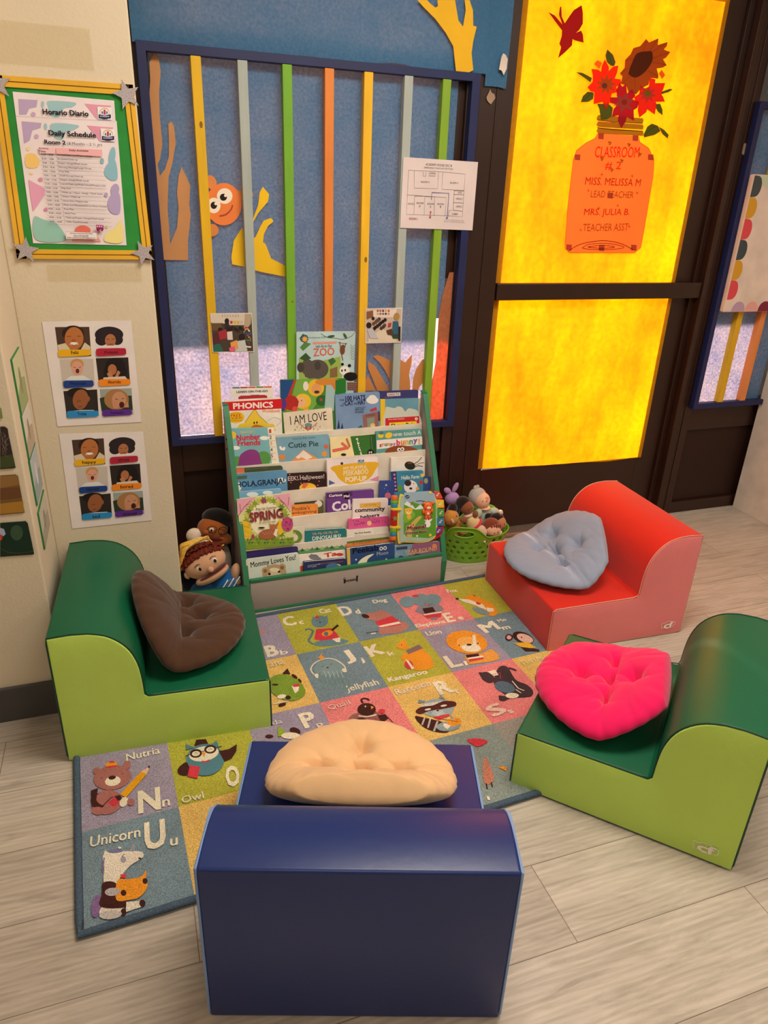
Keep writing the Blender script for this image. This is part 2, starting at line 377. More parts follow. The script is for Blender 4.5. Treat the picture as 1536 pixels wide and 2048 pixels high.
('l','b9b4a8',59,[9880,-7287,9593,-7631]),
('e','94a3a5',10095,-7589,362,-81,-83,-193),
('e','9fb0b2',10146,-6740,479,-170,-186,-383),
('p','84969a',[9655,-6354,9764,-6179,9949,-6367]),
('p','84969a',[10385,-6336,10505,-6222,10558,-6460]),
('e','d6cfc0',10186,-6573,505,-69,-40,-106),
('s','5b2f2c',[9440,-6667,9662,-6538,10054,-6587,10464,-6519,10775,-6660,10700,-6846,10263,-6841,9873,-6791,9534,-6817]),
('e','efe3c8',9831,-6705,101,-9,-14,-42),
('e','efe3c8',10369,-6711,103,-9,-15,-42),
('e','b9c4c0',10065,-6948,176,-62,-63,-130),
('e','4a2a26',10092,-6851,42,-15,-17,-35),
('p','d8414c',[9824,-7066,10339,-7104,10337,-7191,9938,-7250]),
('e','f09a30',10335,-7477,220,-49,-73,-166),
('l','4a2a26',18,[9905,-7152,10456,-7520]),
('p','efe3c8',[10017,-7421,10175,-7590,10001,-7694,9941,-7534]),
('p','94a3a5',[10374,-7117,10409,-7332,10290,-7404]),
('s','4d3a3e',[12973,-5590,13264,-5657,13170,-6349,13374,-6687,13392,-7019,13167,-7227,12568,-7109,12215,-7108,12227,-6863,12447,-6941,12376,-6532,12454,-6164]),
('e','4d3a3e',12361,-5929,102,-239,-178,-161),
('p','4d3a3e',[12202,-5600,12356,-5654,12291,-5972,12145,-5989]),
('p','efe3c8',[12507,-5672,12795,-5655,12770,-5937,12584,-5940]),
('L','4d3a3e',82,[13084,-5839,13307,-5742,13450,-5933]),
('e','5f7080',12632,-6557,236,-227,-183,-219),
('e','efe3c8',12631,-7005,202,-72,-70,-114),
('l','efe3c8',36,[13022,-6364,13011,-6755,13131,-6927]),
('l','efe3c8',28,[12903,-6782,12972,-6999]),
('l','d8414c',24,[12540,-5856,12876,-5836,12728,-6126]),
('e','4d3a3e',12279,-7038,128,-45,-55,-93),
('t','f3cdb8','S',11558,-7713,574,508,9.1,2),
('t','f3cdb8','s',12102,-7731,178,166,2.5,2),
('t','ecd9a0','Turtle',13770,-5762,924,242,2.4,1),
('s','d8414c',[10336,-8286,10662,-8350,10873,-8548,10620,-8641,10442,-8603]),
('s','c9836a',[10408,-9126,10501,-9134,10433,-9526,10293,-9901,10050,-9996,10022,-9848,10188,-9485]),
('l','4a2a26',33,[10041,-9947,9960,-10122]),
('l','4a2a26',33,[10187,-9954,10125,-10114]),
('p','f09a30',[10627,-9524,10863,-9585,10784,-9749]),
('p','efe3c8',[9830,-10319,9885,-10383,9839,-10497,9789,-10457]),
('e','9a6a64',7585,-6522,203,-177,-202,-346),
('e','9a5f5c',7949,-6543,391,-35,-111,-444),
('e','4a2a26',7632,-6646,277,71,-11,-263),
('e','4a2a26',8067,-6084,262,-93,-104,-275),
('l','efe3c8',49,[7732,-6273,7967,-6396,8265,-6407]),
('L','4a2a26',58,[8070,-5769,8077,-5596,8216,-5586,8302,-5717]),
('p','f09a30',[8242,-5975,8324,-6061,8201,-6132]),
('p','4a2a26',[8288,-6444,8508,-6466,8538,-6671,8254,-6815]),
('e','d8414c',8474,-6314,94,-33,-40,-99),
('l','4a2a26',18,[8508,-6466,8601,-6884]),
('e','efe3c8',8080,-5946,24,-8,-13,-35),
('t','f0c8b8','Quail',6987,-5785,728,273,4.4,1),
('t','efe3c8','Q',8175,-7468,484,556,-11.2,2),
('t','efe3c8','q',8669,-7645,244,166,-10.6,1),
('t','efe3c8','P',6075,-6275,438,672,3.8,2),
('t','efe3c8','p',6460,-6413,195,221,11.1,1),
('t','e5dcd8','da',5232,-5815,299,207,0.0,1),
('e','84a03a',6053,-4249,440,-492,-272,-511),
('e','7f9a35',6318,-4526,203,-227,-158,-287),
('p','4a2a26',[6104,-3540,6337,-3326,6346,-3657]),
('e','4a2a26',6438,-3819,59,-131,-47,-57),
('e','4a2a26',6540,-4077,22,-114,-37,-27),
('p','efe3c8',[6224,-4247,6466,-4271,6370,-4544,6228,-4645]),
('p','d8414c',[6242,-4223,6482,-4214,6442,-4355,6278,-4328]),
('e','efe3c8',5799,-4642,137,-9,-14,-100),
('e','4a2a26',5972,-4762,81,-29,-26,-97),
('e','4a2a26',5719,-5022,122,7,-6,-75),
('l','efe3c8',43,[5475,-4907,5946,-4929]),
('e','4a2a26',5752,-4019,97,-34,-11,-46),
('t','ead9a0','ana',5830,-3083,500,244,3.1,1),
('p','9ab03a',[5239,-6338,5370,-5891,5499,-6200,5569,-6328]),
('e','4a2a26',5776,-6273,122,-129,-65,-114),
('e','efe3c8',5598,-6416,253,-91,-35,-131),
('e','4a2a26',5025,-6236,110,-39,-16,-66),
('t','efe3c8','Nutria',1166,-5880,888,287,0.0,1),
('e','b07068',606,-7183,365,8,56,-421),
('e','b07068',784,-6360,464,-45,29,-454),
('e','b07068',405,-5983,88,-32,-4,-134),
('e','b07068',1173,-6017,95,-34,-10,-145),
('e','4a2a26',414,-7069,185,-67,-9,-260),
('e','b07068',581,-7064,218,-137,-39,-225),
('p','4a2a26',[245,-6651,415,-6622,333,-7257,245,-7224]),
('e','efe3c8',786,-6503,191,-19,12,-179),
('e','4a2a26',774,-6371,93,-9,5,-76),
('e','f0a028',777,-5873,152,-22,4,-109),
('e','d8414c',782,-5959,152,-22,2,-39),
('e','d8414c',797,-5782,76,-28,-2,-39),
('l','4a2a26',16,[488,-6300,551,-6290]),
('l','4a2a26',17,[1008,-6332,1063,-6314]),
('p','f0a820',[934,-7037,1501,-6405,1687,-6326,1634,-6550,1063,-7196]),
('p','f0c0a0',[1501,-6405,1733,-6293,1633,-6559]),
('e','4a2a26',1712,-6306,25,-9,-4,-38),
('p','4a2a26',[795,-7054,933,-7059,984,-7233,831,-7243]),
('p','d8414c',[635,-7215,809,-7081,901,-7335,746,-7408]),
('e','efe3c8',1008,-7330,69,-100,-81,-121),
('e','b07068',1172,-7390,90,-33,-9,-119),
('e','b07068',388,-7405,141,-52,-5,-134),
('l','4a2a26',28,[481,-7310,702,-7086,764,-7064]),
('t','efe3c8','N',1314,-7850,547,766,-3.1,2),
('t','efe3c8','n',1896,-7828,191,232,-2.8,1),
('p','4a2a26',[2972,-5896,3056,-5684,3311,-5749,3345,-5977]),
('e','5a8794',3167,-6537,494,-112,-61,-609),
('p','5a8794',[2732,-5994,2747,-5762,2961,-5971]),
('p','5a8794',[3407,-6026,3588,-5903,3597,-6253]),
('e','efe3c8',3169,-6308,396,-37,-12,-291),
('e','4a2a26',2965,-6224,160,-23,-9,-171),
('e','efe3c8',2963,-6233,107,-15,-5,-100),
('e','4a2a26',3362,-6195,162,-23,-12,-172),
('e','efe3c8',3360,-6205,108,-16,-7,-101),
('l','4a2a26',28,[2676,-6233,2823,-6209]),
('l','4a2a26',28,[3521,-6184,3679,-6188]),
('l','4a2a26',28,[3115,-6215,3219,-6211]),
('p','f09a30',[3110,-6245,3228,-6267,3148,-6444]),
('l','4a2a26',17,[2924,-6219,2969,-6194,3007,-6239]),
('l','4a2a26',18,[3316,-6194,3366,-6170,3404,-6215]),
('p','d8414c',[3062,-6550,3155,-6609,3274,-6576,3248,-6667,3082,-6642]),
('s','4a2a26',[2579,-6500,2682,-6488,2735,-6705,2854,-6920,2617,-6954,2435,-6840,2427,-6643]),
('p','d8414c',[2748,-6611,2994,-6774,2867,-7164,2626,-7005]),
('p','4a2a26',[3563,-6346,3840,-6367,4095,-6246,4024,-6512,3836,-6753,3640,-6784]),
('t','efe3c8','O',3527,-7755,360,771,-6.0,2),
('t','efe3c8','Owl',2368,-7892,558,245,-0.6,1),
('t','efe3c8','Unicorn',168,-8487,1140,324,-4.6,1),
('t','efe3c8','U',1366,-9043,489,858,-3.4,2),
('t','efe3c8','u',1932,-9100,180,224,-6.4,1),
('e','8a6a98',269,-10128,100,-59,-49,-266),
('e','e8dcc8',568,-10367,252,-39,17,-193),
('s','e8dcc8',[479,-8790,951,-8889,1295,-9035,1301,-9205,1033,-9324,798,-9556,681,-9719,446,-9598,461,-9220]),
('p','e8dcc8',[464,-8821,498,-8684,603,-8835]),
('p','9a9aa8',[1034,-8920,1108,-8681,1170,-8819,1116,-8969]),
('e','7b78a0',730,-8808,166,-42,1,-53),
('e','efe3c8',825,-8737,39,-14,-2,-30),
('e','a8a0a8',881,-9104,60,-22,-6,-93),
('l','4a2a26',18,[858,-9022,889,-8971,931,-8975]),
('e','4a2a26',1238,-9207,33,-12,-2,-25),
('l','8a6a98',29,[475,-8899,418,-9275]),
('s','4a2a26',[419,-9588,683,-9686,840,-10179,853,-10378,470,-10267,321,-10115,382,-9877]),
('s','f09a30',[726,-9633,953,-9683,1224,-9714,1346,-9584,1325,-9821,1333,-10030,1154,-10231,916,-10224,672,-10116]),
('e','4a2a26',1299,-9864,53,-20,-7,-80),
('e','b9b0b0',605,-9893,156,-41,2,-107),
('e','4a2a26',830,-10004,57,-21,-5,-78),
('p','d8414c',[788,-9500,922,-9532,902,-9630,809,-9595]),
('p','e8dcc8',[874,-10257,1172,-10336,1159,-10492,845,-10502]),
('e','4a2a26',1193,-10408,62,-23,-7,-88),
('e','4a2a26',799,-10485,56,-21,-6,-92),
('e','c9c0b8',538,-10450,227,-60,2,-110)],
'coral_brown_tall':[('p','c58f60',[1541,18089,1658,17922,1684,17585,1589,17060,1543,16440,1558,15628,1442,15160,1354,15016,1399,14688,1568,14884,1726,15266,1770,15776,1785,16186,1885,16260,1958,16128,1968,15649,1821,15083,1663,14651,1554,13728,1542,12626,1805,13137,1905,13738,1893,14227,1983,14711,2096,14977,2236,14673,2332,14436,2252,13846,2282,13549,2132,12737,2085,12115,1226,12120,1217,13621,1237,14823,1285,15977,1264,16776,1356,17389,1373,17815])],
'fish_face':[('e','d98a50',3005,14557,162,59,68,-203),
('e','d98a50',2956,13084,205,4,-12,-195),
('e','e08a50',4056,14224,326,11,-7,-150),
('e','ef8748',3380,13899,591,17,-37,-652),
('e','f6ead8',3046,13854,224,6,-15,-240),
('e','f6ead8',3421,14154,257,8,-13,-239),
('e','1c1414',3047,13859,107,3,-7,-110),
('e','1c1414',3377,14118,118,4,-6,-109),
('e','f6ead8',3114,13911,48,1,-3,-45),
('e','f6ead8',3449,14170,48,2,-2,-45),
('L','b0413a',48,[3209,13532,3428,13588,3598,13734,3671,13887])],
'coral_yellow_small':[('p','f2c32c',[3564,11991,3548,12231,3658,12759,3955,13180,4005,13077,4124,13261,4356,13498,4538,13911,4608,14317,4723,14481,4926,14252,4874,14023,4528,13656,4232,13185,4243,12767,4416,12901,4597,13244,4715,13428,4971,13512,5053,13410,4850,13249,4700,12985,4663,12721,4747,12669,4932,12188,5332,12000,5796,11642,5381,11587,4515,11751,3953,11913])],
'coral_yellow_top':[('p','eab62e',[9892,20182,10112,20019,10555,19734,10951,19390,11261,19029,11334,18692,11432,18276,11806,18269,12066,18400,11954,18891,11985,19238,12072,19659,11943,19672,11890,20098,11739,20366,11566,20349,11629,20072,11570,19614,11387,19764,11301,20041,11216,20314,10591,20252,10621,20092,10534,20041,10345,20134,10232,20216])],
'coral_brown_leaves':[('p','cf8a50',[8326,7267,8636,7868,8983,7234]),
('p','cf8a50',[8626,8432,8921,8224,9204,7786,9526,7279,9529,7191,9044,7231,8849,7687,8634,8151]),
('p','cf8a50',[8820,8620,9025,8655,9386,8488,9630,8366,9926,8468,10176,8317,10449,8620,10452,8278,10369,7850,10434,7497,10453,7158,9560,7189,9555,7655,9344,8037,9125,8329]),
('p','cf8a50',[10546,7153,10552,7609,10652,8011,10920,8418,10998,8401,10995,7471,10850,7301,10797,7141])],
'coral_brown_strip':[('p','c98a60',[11499,9904,11527,10342,11619,10936,11748,11414,11828,11730,12052,11744,12092,10552,12208,8586,12170,7293,12122,5641,11343,5616,11393,6762,11401,7567,11505,8322])],
'evacuation_plan':[('p','dccdcb',[9608,15605,12491,15573,12487,13273,9592,13306]),
('t','2b2226','ACADEMY HOUSE CDC III',10459,15374,1010,76,-0.3,1),
('t','2b2226','EMERGENCY EVACUATION PLAN',10406,15279,1111,54,-0.1,0),
('l','5a4b52',10,[9821,15200,10015,15192,10831,15204,12019,15163,12018,14645,12032,13724,11444,13756,9813,13757,9821,15200]),
('l','5a4b52',10,[10035,15182,10067,14634,10971,14643,10964,15193]),
('l','5a4b52',11,[11130,15183,11139,14627,12021,14623]),
('l','5a4b52',10,[10095,14368,10490,14380,10503,13757,10103,13758,10095,14368]),
('l','5a4b52',11,[10524,14370,10870,14370,10894,13743]),
('l','5a4b52',10,[9799,14403,11328,14362,11329,13736]),
('l','5a4b52',11,[11613,14603,12009,14600]),
('l','5a4b52',11,[11610,14478,12020,14480]),
('l','5a4b52',11,[11619,14205,12031,14200]),
('l','5a4b52',11,[11627,14604,11641,13947,11464,13930,11466,13734]),
('l','5a4b52',11,[11641,13947,12015,13922]),
('l','5a4b52',10,[10374,15169,10382,15032,10481,15025,10479,15156]),
('l','5a4b52',10,[10603,15161,10611,15052,10842,15050,10833,15171]),
('t','5a4b52','ROOM 3',10317,14815,316,55,0.6,0),
('t','5a4b52','ROOM 4',11446,14828,311,56,0.5,0),
('t','5a4b52','ROOM',10188,14123,265,56,-0.2,0),
('t','5a4b52','3',10280,14024,54,56,-7.5,0),
('t','5a4b52','ROOM',10601,14107,254,57,-0.3,0),
('t','5a4b52','2',10700,14019,55,56,-7.4,0),
('t','5a4b52','ROOM',11002,14113,243,57,-0.4,0),
('t','5a4b52','1',11103,14030,35,55,-12.5,0),
('t','5a4b52','LOBBY',11598,13795,248,58,-0.6,0),
('t','5a4b52','OFFICE 2',11719,14311,260,57,-0.1,0),
('t','5a4b52','OFFICE 1',11741,14053,262,57,-0.3,0),
('t','5a4b52','CLOSET',11770,14523,164,57,-1.1,0),
('t','5a4b52','BATHROOM',10640,15114,185,55,-0.3,0),
('t','5a4b52','INFANT ROOM',9848,14091,224,56,-0.5,0),
('t','b0464e','ROOM 2',9927,13594,319,68,-0.8,1),
('t','b0464e','Red Line = Primary Evacuation Route',11326,13603,775,35,-1.3,0),
('t','4a5a98','Blue Line = Secondary Evacuation Route',11303,13544,817,35,-1.2,0),
('l','4a5a98',20,[10750,14276,10746,14518,11417,14512,11416,13680]),
('p','4a5a98',[11359,13708,11455,13704,11411,13645]),
('l','b0464e',20,[10743,13877,10735,13705]),
('p','b0464e',[10687,13715,10781,13712,10739,13647]),
('p','b0464e',[10698,13853,10792,13850,10742,13900])],
'class_photo_left':[('p','e8dcd0',[2682,10389,2710,10403,2736,10389,2764,10402,2791,10388,2819,10402,2845,10388,2873,10401,2900,10388,2928,10401,2955,10387,2983,10401,3009,10387,3037,10400,3064,10387,3092,10400,3119,10386,3147,10400,3174,10386,3202,10399,3229,10386,3257,10399,3284,10385,3312,10399,3339,10385,3367,10398,3394,10384,3422,10398,3450,10384,3478,10398,3505,10384,3533,10397,3560,10383,3589,10397,3616,10383,3644,10397,3672,10383,3700,10396,3727,10382,3756,10396,3783,10382,3811,10396,3839,10382,3867,10395,3895,10381,3923,10395,3951,10381,3979,10394,4007,10380,4035,10394,4063,10380,4092,10394,4119,10380,4134,10355,4120,10328,4135,10303,4121,10277,4136,10251,4122,10225,4136,10199,4123,10173,4137,10148,4123,10121,4138,10096,4124,10069,4139,10044,4125,10017,4140,9992,4126,9965,4141,9939,4127,9913,4141,9887,4128,9860,4142,9835,4128,9808,4143,9782,4129,9755,4144,9730,4130,9703,4145,9677,4131,9650,4146,9624,4132,9597,4146,9571,4133,9545,4147,9518,4133,9492,4148,9465,4134,9438,4149,9412,4135,9385,4150,9359,4136,9332,4151,9306,4137,9279,4152,9252,4138,9225,4152,9199,4138,9172,4153,9145,4139,9118,4154,9092,4140,9064,4155,9038,4141,9011,4112,8997,4084,9012,4055,8998,4027,9013,3998,8999,3970,9014,3941,9000,3913,9015,3884,9001,3856,9016,3827,9003,3799,9018,3770,9004,3742,9019,3714,9005,3686,9020,3657,9006,3629,9021,3601,9007,3573,9022,3544,9008,3517,9023,3488,9010,3460,9024,3432,9011,3404,9026,3375,9012,3348,9027,3319,9013,3292,9028,3263,9014,3236,9029,3207,9015,3180,9030,3152,9016,3124,9031,3096,9018,3068,9032,3040,9019,3013,9033,2984,9020,2957,9035,2929,9021,2902,9036,2873,9022,2846,9037,2818,9023,2791,9038,2763,9024,2736,9039,2707,9025,2680,9040,2667,9066,2681,9093,2667,9119,2681,9146,2667,9172,2681,9199,2667,9225,2681,9252,2667,9278,2681,9304,2667,9330,2681,9357,2667,9383,2681,9409,2667,9435,2681,9462,2667,9487,2681,9514,2667,9540,2681,9566,2667,9592,2681,9618,2667,9644,2681,9670,2667,9696,2681,9722,2668,9748,2681,9774,2668,9799,2681,9826,2668,9851,2682,9877,2668,9903,2682,9929,2668,9954,2682,9980,2668,10006,2682,10032,2668,10057,2682,10083,2668,10108,2682,10134,2668,10159,2682,10185,2668,10210,2682,10236,2668,10261,2682,10287,2668,10312,2682,10338,2668,10363]),
('p','4a4038',[2681,10084,4106,10288,4122,9031,2700,9058]),
('p','d8cbb8',[2708,10366,4109,10357,3998,9964,3294,9979,3066,10053,2698,10061]),
('p','b8a48c',[3874,10361,4109,10357,4071,10009,3796,9688]),
('p','6a5038',[2698,10061,3043,10054,3051,9799,2691,9807]),
('p','b8403a',[3348,10126,3432,10124,3427,10023,3343,10024]),
('p','d8b040',[3465,10124,3549,10122,3544,10020,3459,10022]),
('p','d8b040',[3581,10121,3666,10120,3661,10018,3576,10019]),
('p','c8bca8',[3698,10119,3783,10117,3778,10015,3694,10017]),
('e','281e1c',3232,10119,79,-2,-6,-101),
('p','33282a',[3149,10051,3307,10048,3326,9699,3139,9704]),
('e','281e1c',2983,9824,83,-2,-5,-83),
('p','a8323c',[2887,9757,3193,9842,3199,9515,2940,9475]),
('e','281e1c',3309,9816,103,-2,-5,-102),
('p','e0d0c8',[3212,9749,3400,9767,3407,9462,3220,9468]),
('e','281e1c',3733,9548,114,-3,-6,-123),
('p','c8ccc8',[3547,9411,3833,9450,3911,9038,3457,9043]),
('p','2a6a5a',[2719,9294,2934,9382,3057,9066,2710,9058]),
('p','5a2a30',[2719,9668,2910,9756,2978,9333,2727,9341]),
('e','281e1c',3407,9907,47,-1,-3,-56),
('e','3a2822',3461,9873,47,-1,-3,-56),
('e','201818',3516,9839,47,-1,-3,-56),
('e','281e1c',3571,9805,47,-1,-3,-56),
('e','3a2822',3625,9771,47,-1,-3,-56),
('e','201818',3687,9877,47,-1,-3,-56),
('e','281e1c',3742,9844,47,-1,-3,-56),
('e','3a2822',3797,9810,47,-1,-3,-56),
('p','c83c3c',[3854,9920,3971,9895,3945,9844,3843,9874]),
('p','e8b040',[3913,9863,4002,9838,3976,9787,3902,9816]),
('p','e8e0d8',[3972,9805,4033,9781,4007,9729,3961,9759]),
('p','58784a',[4032,9748,4064,9723,4038,9672,4020,9701]),
('p','3a5a8a',[3854,9696,4095,9666,4069,9615,3842,9649]),
('p','c83c3c',[3913,9638,3983,9612,3957,9561,3901,9591]),
('p','e8b040',[3972,9579,4014,9555,3988,9503,3961,9532]),
('p','e8e0d8',[4032,9521,4045,9497,4019,9445,4020,9474]),
('p','58784a',[3853,9469,4076,9439,4050,9387,3841,9422]),
('p','3a5a8a',[3912,9410,3964,9385,3938,9333,3901,9363]),
('p','c83c3c',[3972,9352,3995,9327,3969,9275,3961,9304]),
('p','e8b040',[4032,9293,4026,9269,4000,9217,4020,9245]),
('p','e8e0d8',[3853,9241,4057,9210,4031,9159,3841,9193]),
('p','58784a',[3912,9181,3945,9156,3918,9105,3901,9134]),
('p','e8a050',[3308,9371,3549,9458,3582,9173,3339,9056]),
('p','e8628a',[3251,9183,3467,9248,3443,9053,3273,9049]),
('l','2a2224',9,[3083,10351,3087,10268]),
('l','2a2224',9,[3175,10349,3180,10267]),
('l','2a2224',9,[3267,10348,3272,10265]),
('l','2a2224',9,[3360,10346,3365,10264]),
('l','2a2224',9,[3453,10345,3458,10262]),
('l','2a2224',9,[3546,10343,3551,10260]),
('l','2a2224',9,[3639,10342,3644,10259])],
'class_photo_right':[('p','e8dcd0',[8365,10467,8396,10482,8430,10468,8461,10483,8495,10469,8526,10484,8560,10470,8591,10485,8625,10470,8656,10485,8690,10471,8722,10486,8755,10472,8787,10487,8821,10473,8852,10488,8886,10474,8918,10489,8952,10475,8984,10490,9017,10476,9049,10491,9083,10476,9115,10492,9149,10477,9181,10492,9215,10478,9247,10493,9281,10479,9313,10494,9347,10480,9379,10495,9414,10481,9446,10496,9480,10482,9512,10497,9546,10483,9579,10498,9613,10483,9645,10499,9680,10484,9712,10499,9747,10485,9779,10500,9813,10486,9830,10456,9813,10428,9830,10398,9813,10370,9829,10339,9813,10311,9829,10281,9813,10253,9829,10223,9813,10194,9829,10164,9813,10136,9829,10105,9813,10077,9829,10046,9813,10018,9829,9987,9813,9959,9829,9928,9813,9900,9829,9869,9813,9841,9829,9810,9813,9781,9829,9751,9813,9722,9829,9691,9812,9662,9829,9632,9812,9603,9829,9572,9812,9543,9829,9512,9812,9483,9829,9452,9812,9423,9829,9392,9812,9363,9829,9332,9812,9303,9829,9272,9812,9243,9828,9211,9812,9182,9780,9167,9746,9183,9714,9168,9681,9184,9649,9169,9615,9185,9583,9170,9550,9185,9518,9170,9484,9186,9452,9171,9419,9187,9387,9172,9354,9188,9322,9173,9289,9188,9257,9173,9224,9189,9192,9174,9159,9190,9127,9175,9094,9191,9063,9176,9029,9191,8998,9176,8965,9192,8933,9177,8900,9193,8869,9178,8836,9193,8805,9179,8772,9194,8740,9179,8707,9195,8676,9180,8643,9196,8612,9181,8579,9196,8548,9182,8515,9197,8484,9182,8452,9198,8420,9183,8388,9199,8371,9228,8387,9257,8370,9287,8386,9316,8369,9346,8385,9374,8368,9404,8384,9433,8367,9463,8383,9491,8366,9521,8382,9549,8365,9579,8380,9608,8364,9637,8379,9666,8363,9695,8378,9724,8362,9753,8377,9781,8361,9811,8376,9839,8360,9868,8375,9897,8359,9926,8374,9954,8358,9983,8373,10012,8357,10041,8372,10069,8356,10098,8371,10126,8355,10155,8370,10183,8354,10212,8369,10240,8353,10269,8368,10297,8352,10326,8367,10354,8351,10383,8366,10411,8350,10439]),
('p','c9b4a4',[8381,10448,9793,10457,9789,9204,8409,9223]),
('p','8a5a38',[8394,10360,8655,10405,8663,10160,8402,10067]),
('p','e6d8cc',[8655,10414,9600,10440,9560,10145,8694,10160]),
('p','ded0b8',[8516,9371,8986,9709,9533,9545,9657,9207,8494,9231]),
('p','b83c38',[8802,10422,8876,10426,8878,10353,8804,10349]),
('p','d0a040',[8806,10315,8879,10318,8882,10245,8808,10241]),
('p','98604a',[8908,10420,8982,10424,8984,10351,8910,10347]),
('p','5878a0',[8911,10313,8986,10317,8988,10243,8914,10239]),
('p','3c3634',[9014,10419,9088,10423,9091,10349,9016,10346]),
('p','b83c38',[9018,10311,9092,10315,9095,10241,9020,10238]),
('p','d0a040',[9120,10417,9194,10421,9197,10348,9123,10344]),
('p','3c3634',[9124,10310,9199,10313,9202,10240,9127,10236]),
('p','c05038',[9237,10416,9312,10419,9315,10346,9240,10342]),
('p','c89080',[9242,10308,9316,10311,9319,10238,9244,10234]),
('e','2a1e1c',8664,10111,63,-1,2,-69),
('e','4a3430',8821,10025,64,-1,2,-69),
('e','201818',8978,9938,64,-1,2,-69),
('e','6a4a3a',9136,9850,64,-1,3,-70),
('e','2a1e1c',8760,9774,64,-1,2,-70),
('e','4a3430',8904,10082,64,-1,2,-69),
('e','201818',9061,9995,64,-1,3,-69),
('e','6a4a3a',8686,9919,64,-1,2,-69),
('e','2a1e1c',8843,9831,64,-1,2,-70),
('e','4a3430',9001,9743,64,-1,3,-70),
('e','201818',9145,10053,64,-1,3,-69),
('e','6a4a3a',8769,9976,64,-1,2,-69),
('e','2a1e1c',8926,9889,64,-1,2,-69),
('e','4a3430',9085,9801,64,-1,3,-70),
('e','201818',8708,9725,64,-1,2,-70),
('e','6a4a3a',8852,10034,64,-1,2,-69),
('e','281c1a',8502,9868,106,-2,3,-109),
('p','c0c0c8',[8427,9722,8665,9741,8891,9361,8570,9369]),
('e','b08a48',9602,10169,119,-2,6,-139),
('p','34607a',[9458,9998,9675,9993,9753,9489,9428,9447]),
('p','5a3a28',[9203,9654,9416,9724,9537,9444,9263,9502]),
('p','2a4a3a',[9426,9498,9725,9515,9706,9338,9487,9344]),
('p','2a2020',[9684,9793,9782,9791,9798,9234,9708,9287]),
('p','b83c38',[9273,9927,9407,9949,9386,9800,9263,9778])],
'bird':[('p','b5201c',[15039,20439,15306,20364,15654,20128,15469,20406,15472,20619,15525,20656,15587,20363,15743,20174,15894,20392,16046,20595,16338,20767,16428,20551,16484,20231,16368,20030,16255,19937,16446,20020,16541,19908,16615,19665,16390,19685,16234,19704,16138,19735,16148,19542,15918,19329,15636,19110,15710,19450,15619,19552,15680,19777,15668,19950,15331,20205])],
'sunflower':[('p','b8681a',[19264,20006,19420,19913,19805,20077,19821,19865,20235,19995,20246,19877,20123,19747,20441,19689,20287,19495,20163,19436,20379,19259,20226,19173,19946,19115,20079,18917,20090,18794,19693,18790,19709,18569,19397,18423,19204,18211,18851,18261,18705,18472,18446,18502,18479,18748,18344,18834,18519,19040,18486,19277,18692,19484,18767,19680,19050,19763]),
('l','96500f',17,[19269,19983,19237,19601]),
('l','96500f',17,[19794,20052,19470,19620]),
('l','96500f',17,[20223,19971,19608,19608]),
('l','96500f',17,[20414,19687,19685,19422]),
('l','96500f',17,[20359,19269,19696,19302]),
('l','96500f',17,[20056,18866,19571,19025]),
('l','96500f',16,[18491,19254,18788,19349]),
('l','96500f',16,[18361,18836,18749,19058]),
('l','96500f',17,[18552,18559,18833,18823]),
('l','96500f',17,[19164,18233,19021,18740]),
('s','6b3212',[18953,19518,19400,19626,19606,19620,19690,19374,19555,19097,19301,18858,19018,18752,18729,18839,18725,18936,18790,19182])],
'red_flower_left':[('p','e8400f',[17595,19218,17820,18987,17827,18868,17994,19024,18215,19077,18200,18824,18135,18650,18403,18646,18466,18504,18254,18391,18354,18227,18099,18160,18086,17888,17956,17606,17755,17866,17534,17802,17375,17767,17345,18108,17336,18156,17170,18169,17011,18290,17210,18486,17171,18698,17073,18881,17366,18880,17508,18819,17504,19010]),
('p','b86a18',[17772,18766,17863,18590,18074,18691,17990,18517,18248,18494,18026,18404,18211,18265,17954,18303,17978,18114,17809,18263,17661,18113,17657,18301,17410,18260,17572,18400,17340,18486,17591,18514,17483,18685,17706,18588]),
('e','8e4a3a',17738,18391,118,8,17,-86)],
'red_flower_right':[('p','e23a1a',[19680,18789,19963,18761,19974,18638,20437,18676,20399,18469,20330,18314,20464,18197,20575,18057,20152,18024,20210,17927,20200,17594,19812,17749,19783,17645,19512,17450,19394,17671,19373,17847,19227,17963,19127,18106,19337,18245,19329,18517,19537,18433,19730,18496]),
('p','c55038',[19723,18553,19799,18378,20027,18447,19910,18292,20152,18222,19909,18179,20021,18010,19794,18105,19712,17937,19635,18114,19407,18046,19524,18201,19287,18271,19527,18314,19417,18480,19640,18387]),
('e','8a8a24',19694,18270,123,8,20,-89)],
'pink_flower':[('p','c62433',[18365,18522,18522,18411,18669,18519,18768,18206,18972,18369,19171,18160,19045,18026,19366,17973,19342,17770,19187,17684,19280,17334,18929,17440,18897,17260,18752,17047,18548,17290,18546,17467,18253,17399,18271,17651,18408,17810,18080,17850,18060,18035,18359,18055,18277,18295]),
('p','bb5a4c',[18751,18267,18836,18036,19164,18031,18932,17874,19109,17664,18791,17740,18638,17536,18554,17771,18230,17776,18459,17933,18288,18139,18600,18065]),
('e','d03214',18709,17917,128,8,19,-93)],
'leaves':[('p','6f7a26',[17653,19542,17926,19400,18087,19176,18047,19041,17896,19053,17714,19146,17609,19350]),
('p','6f7a26',[16463,18729,16718,18736,17163,18603,17124,18456,16843,18579]),
('p','6f7a26',[16812,17792,16879,18004,17049,18149,17278,18153,17336,18108,17334,17937,17140,17826]),
('p','6f7a26',[20341,18378,20716,18505,20861,18490,20673,18389,20344,18290]),
('p','6f7a26',[20177,17951,20383,17977,20533,17795,20592,17593,20341,17706,20183,17849]),
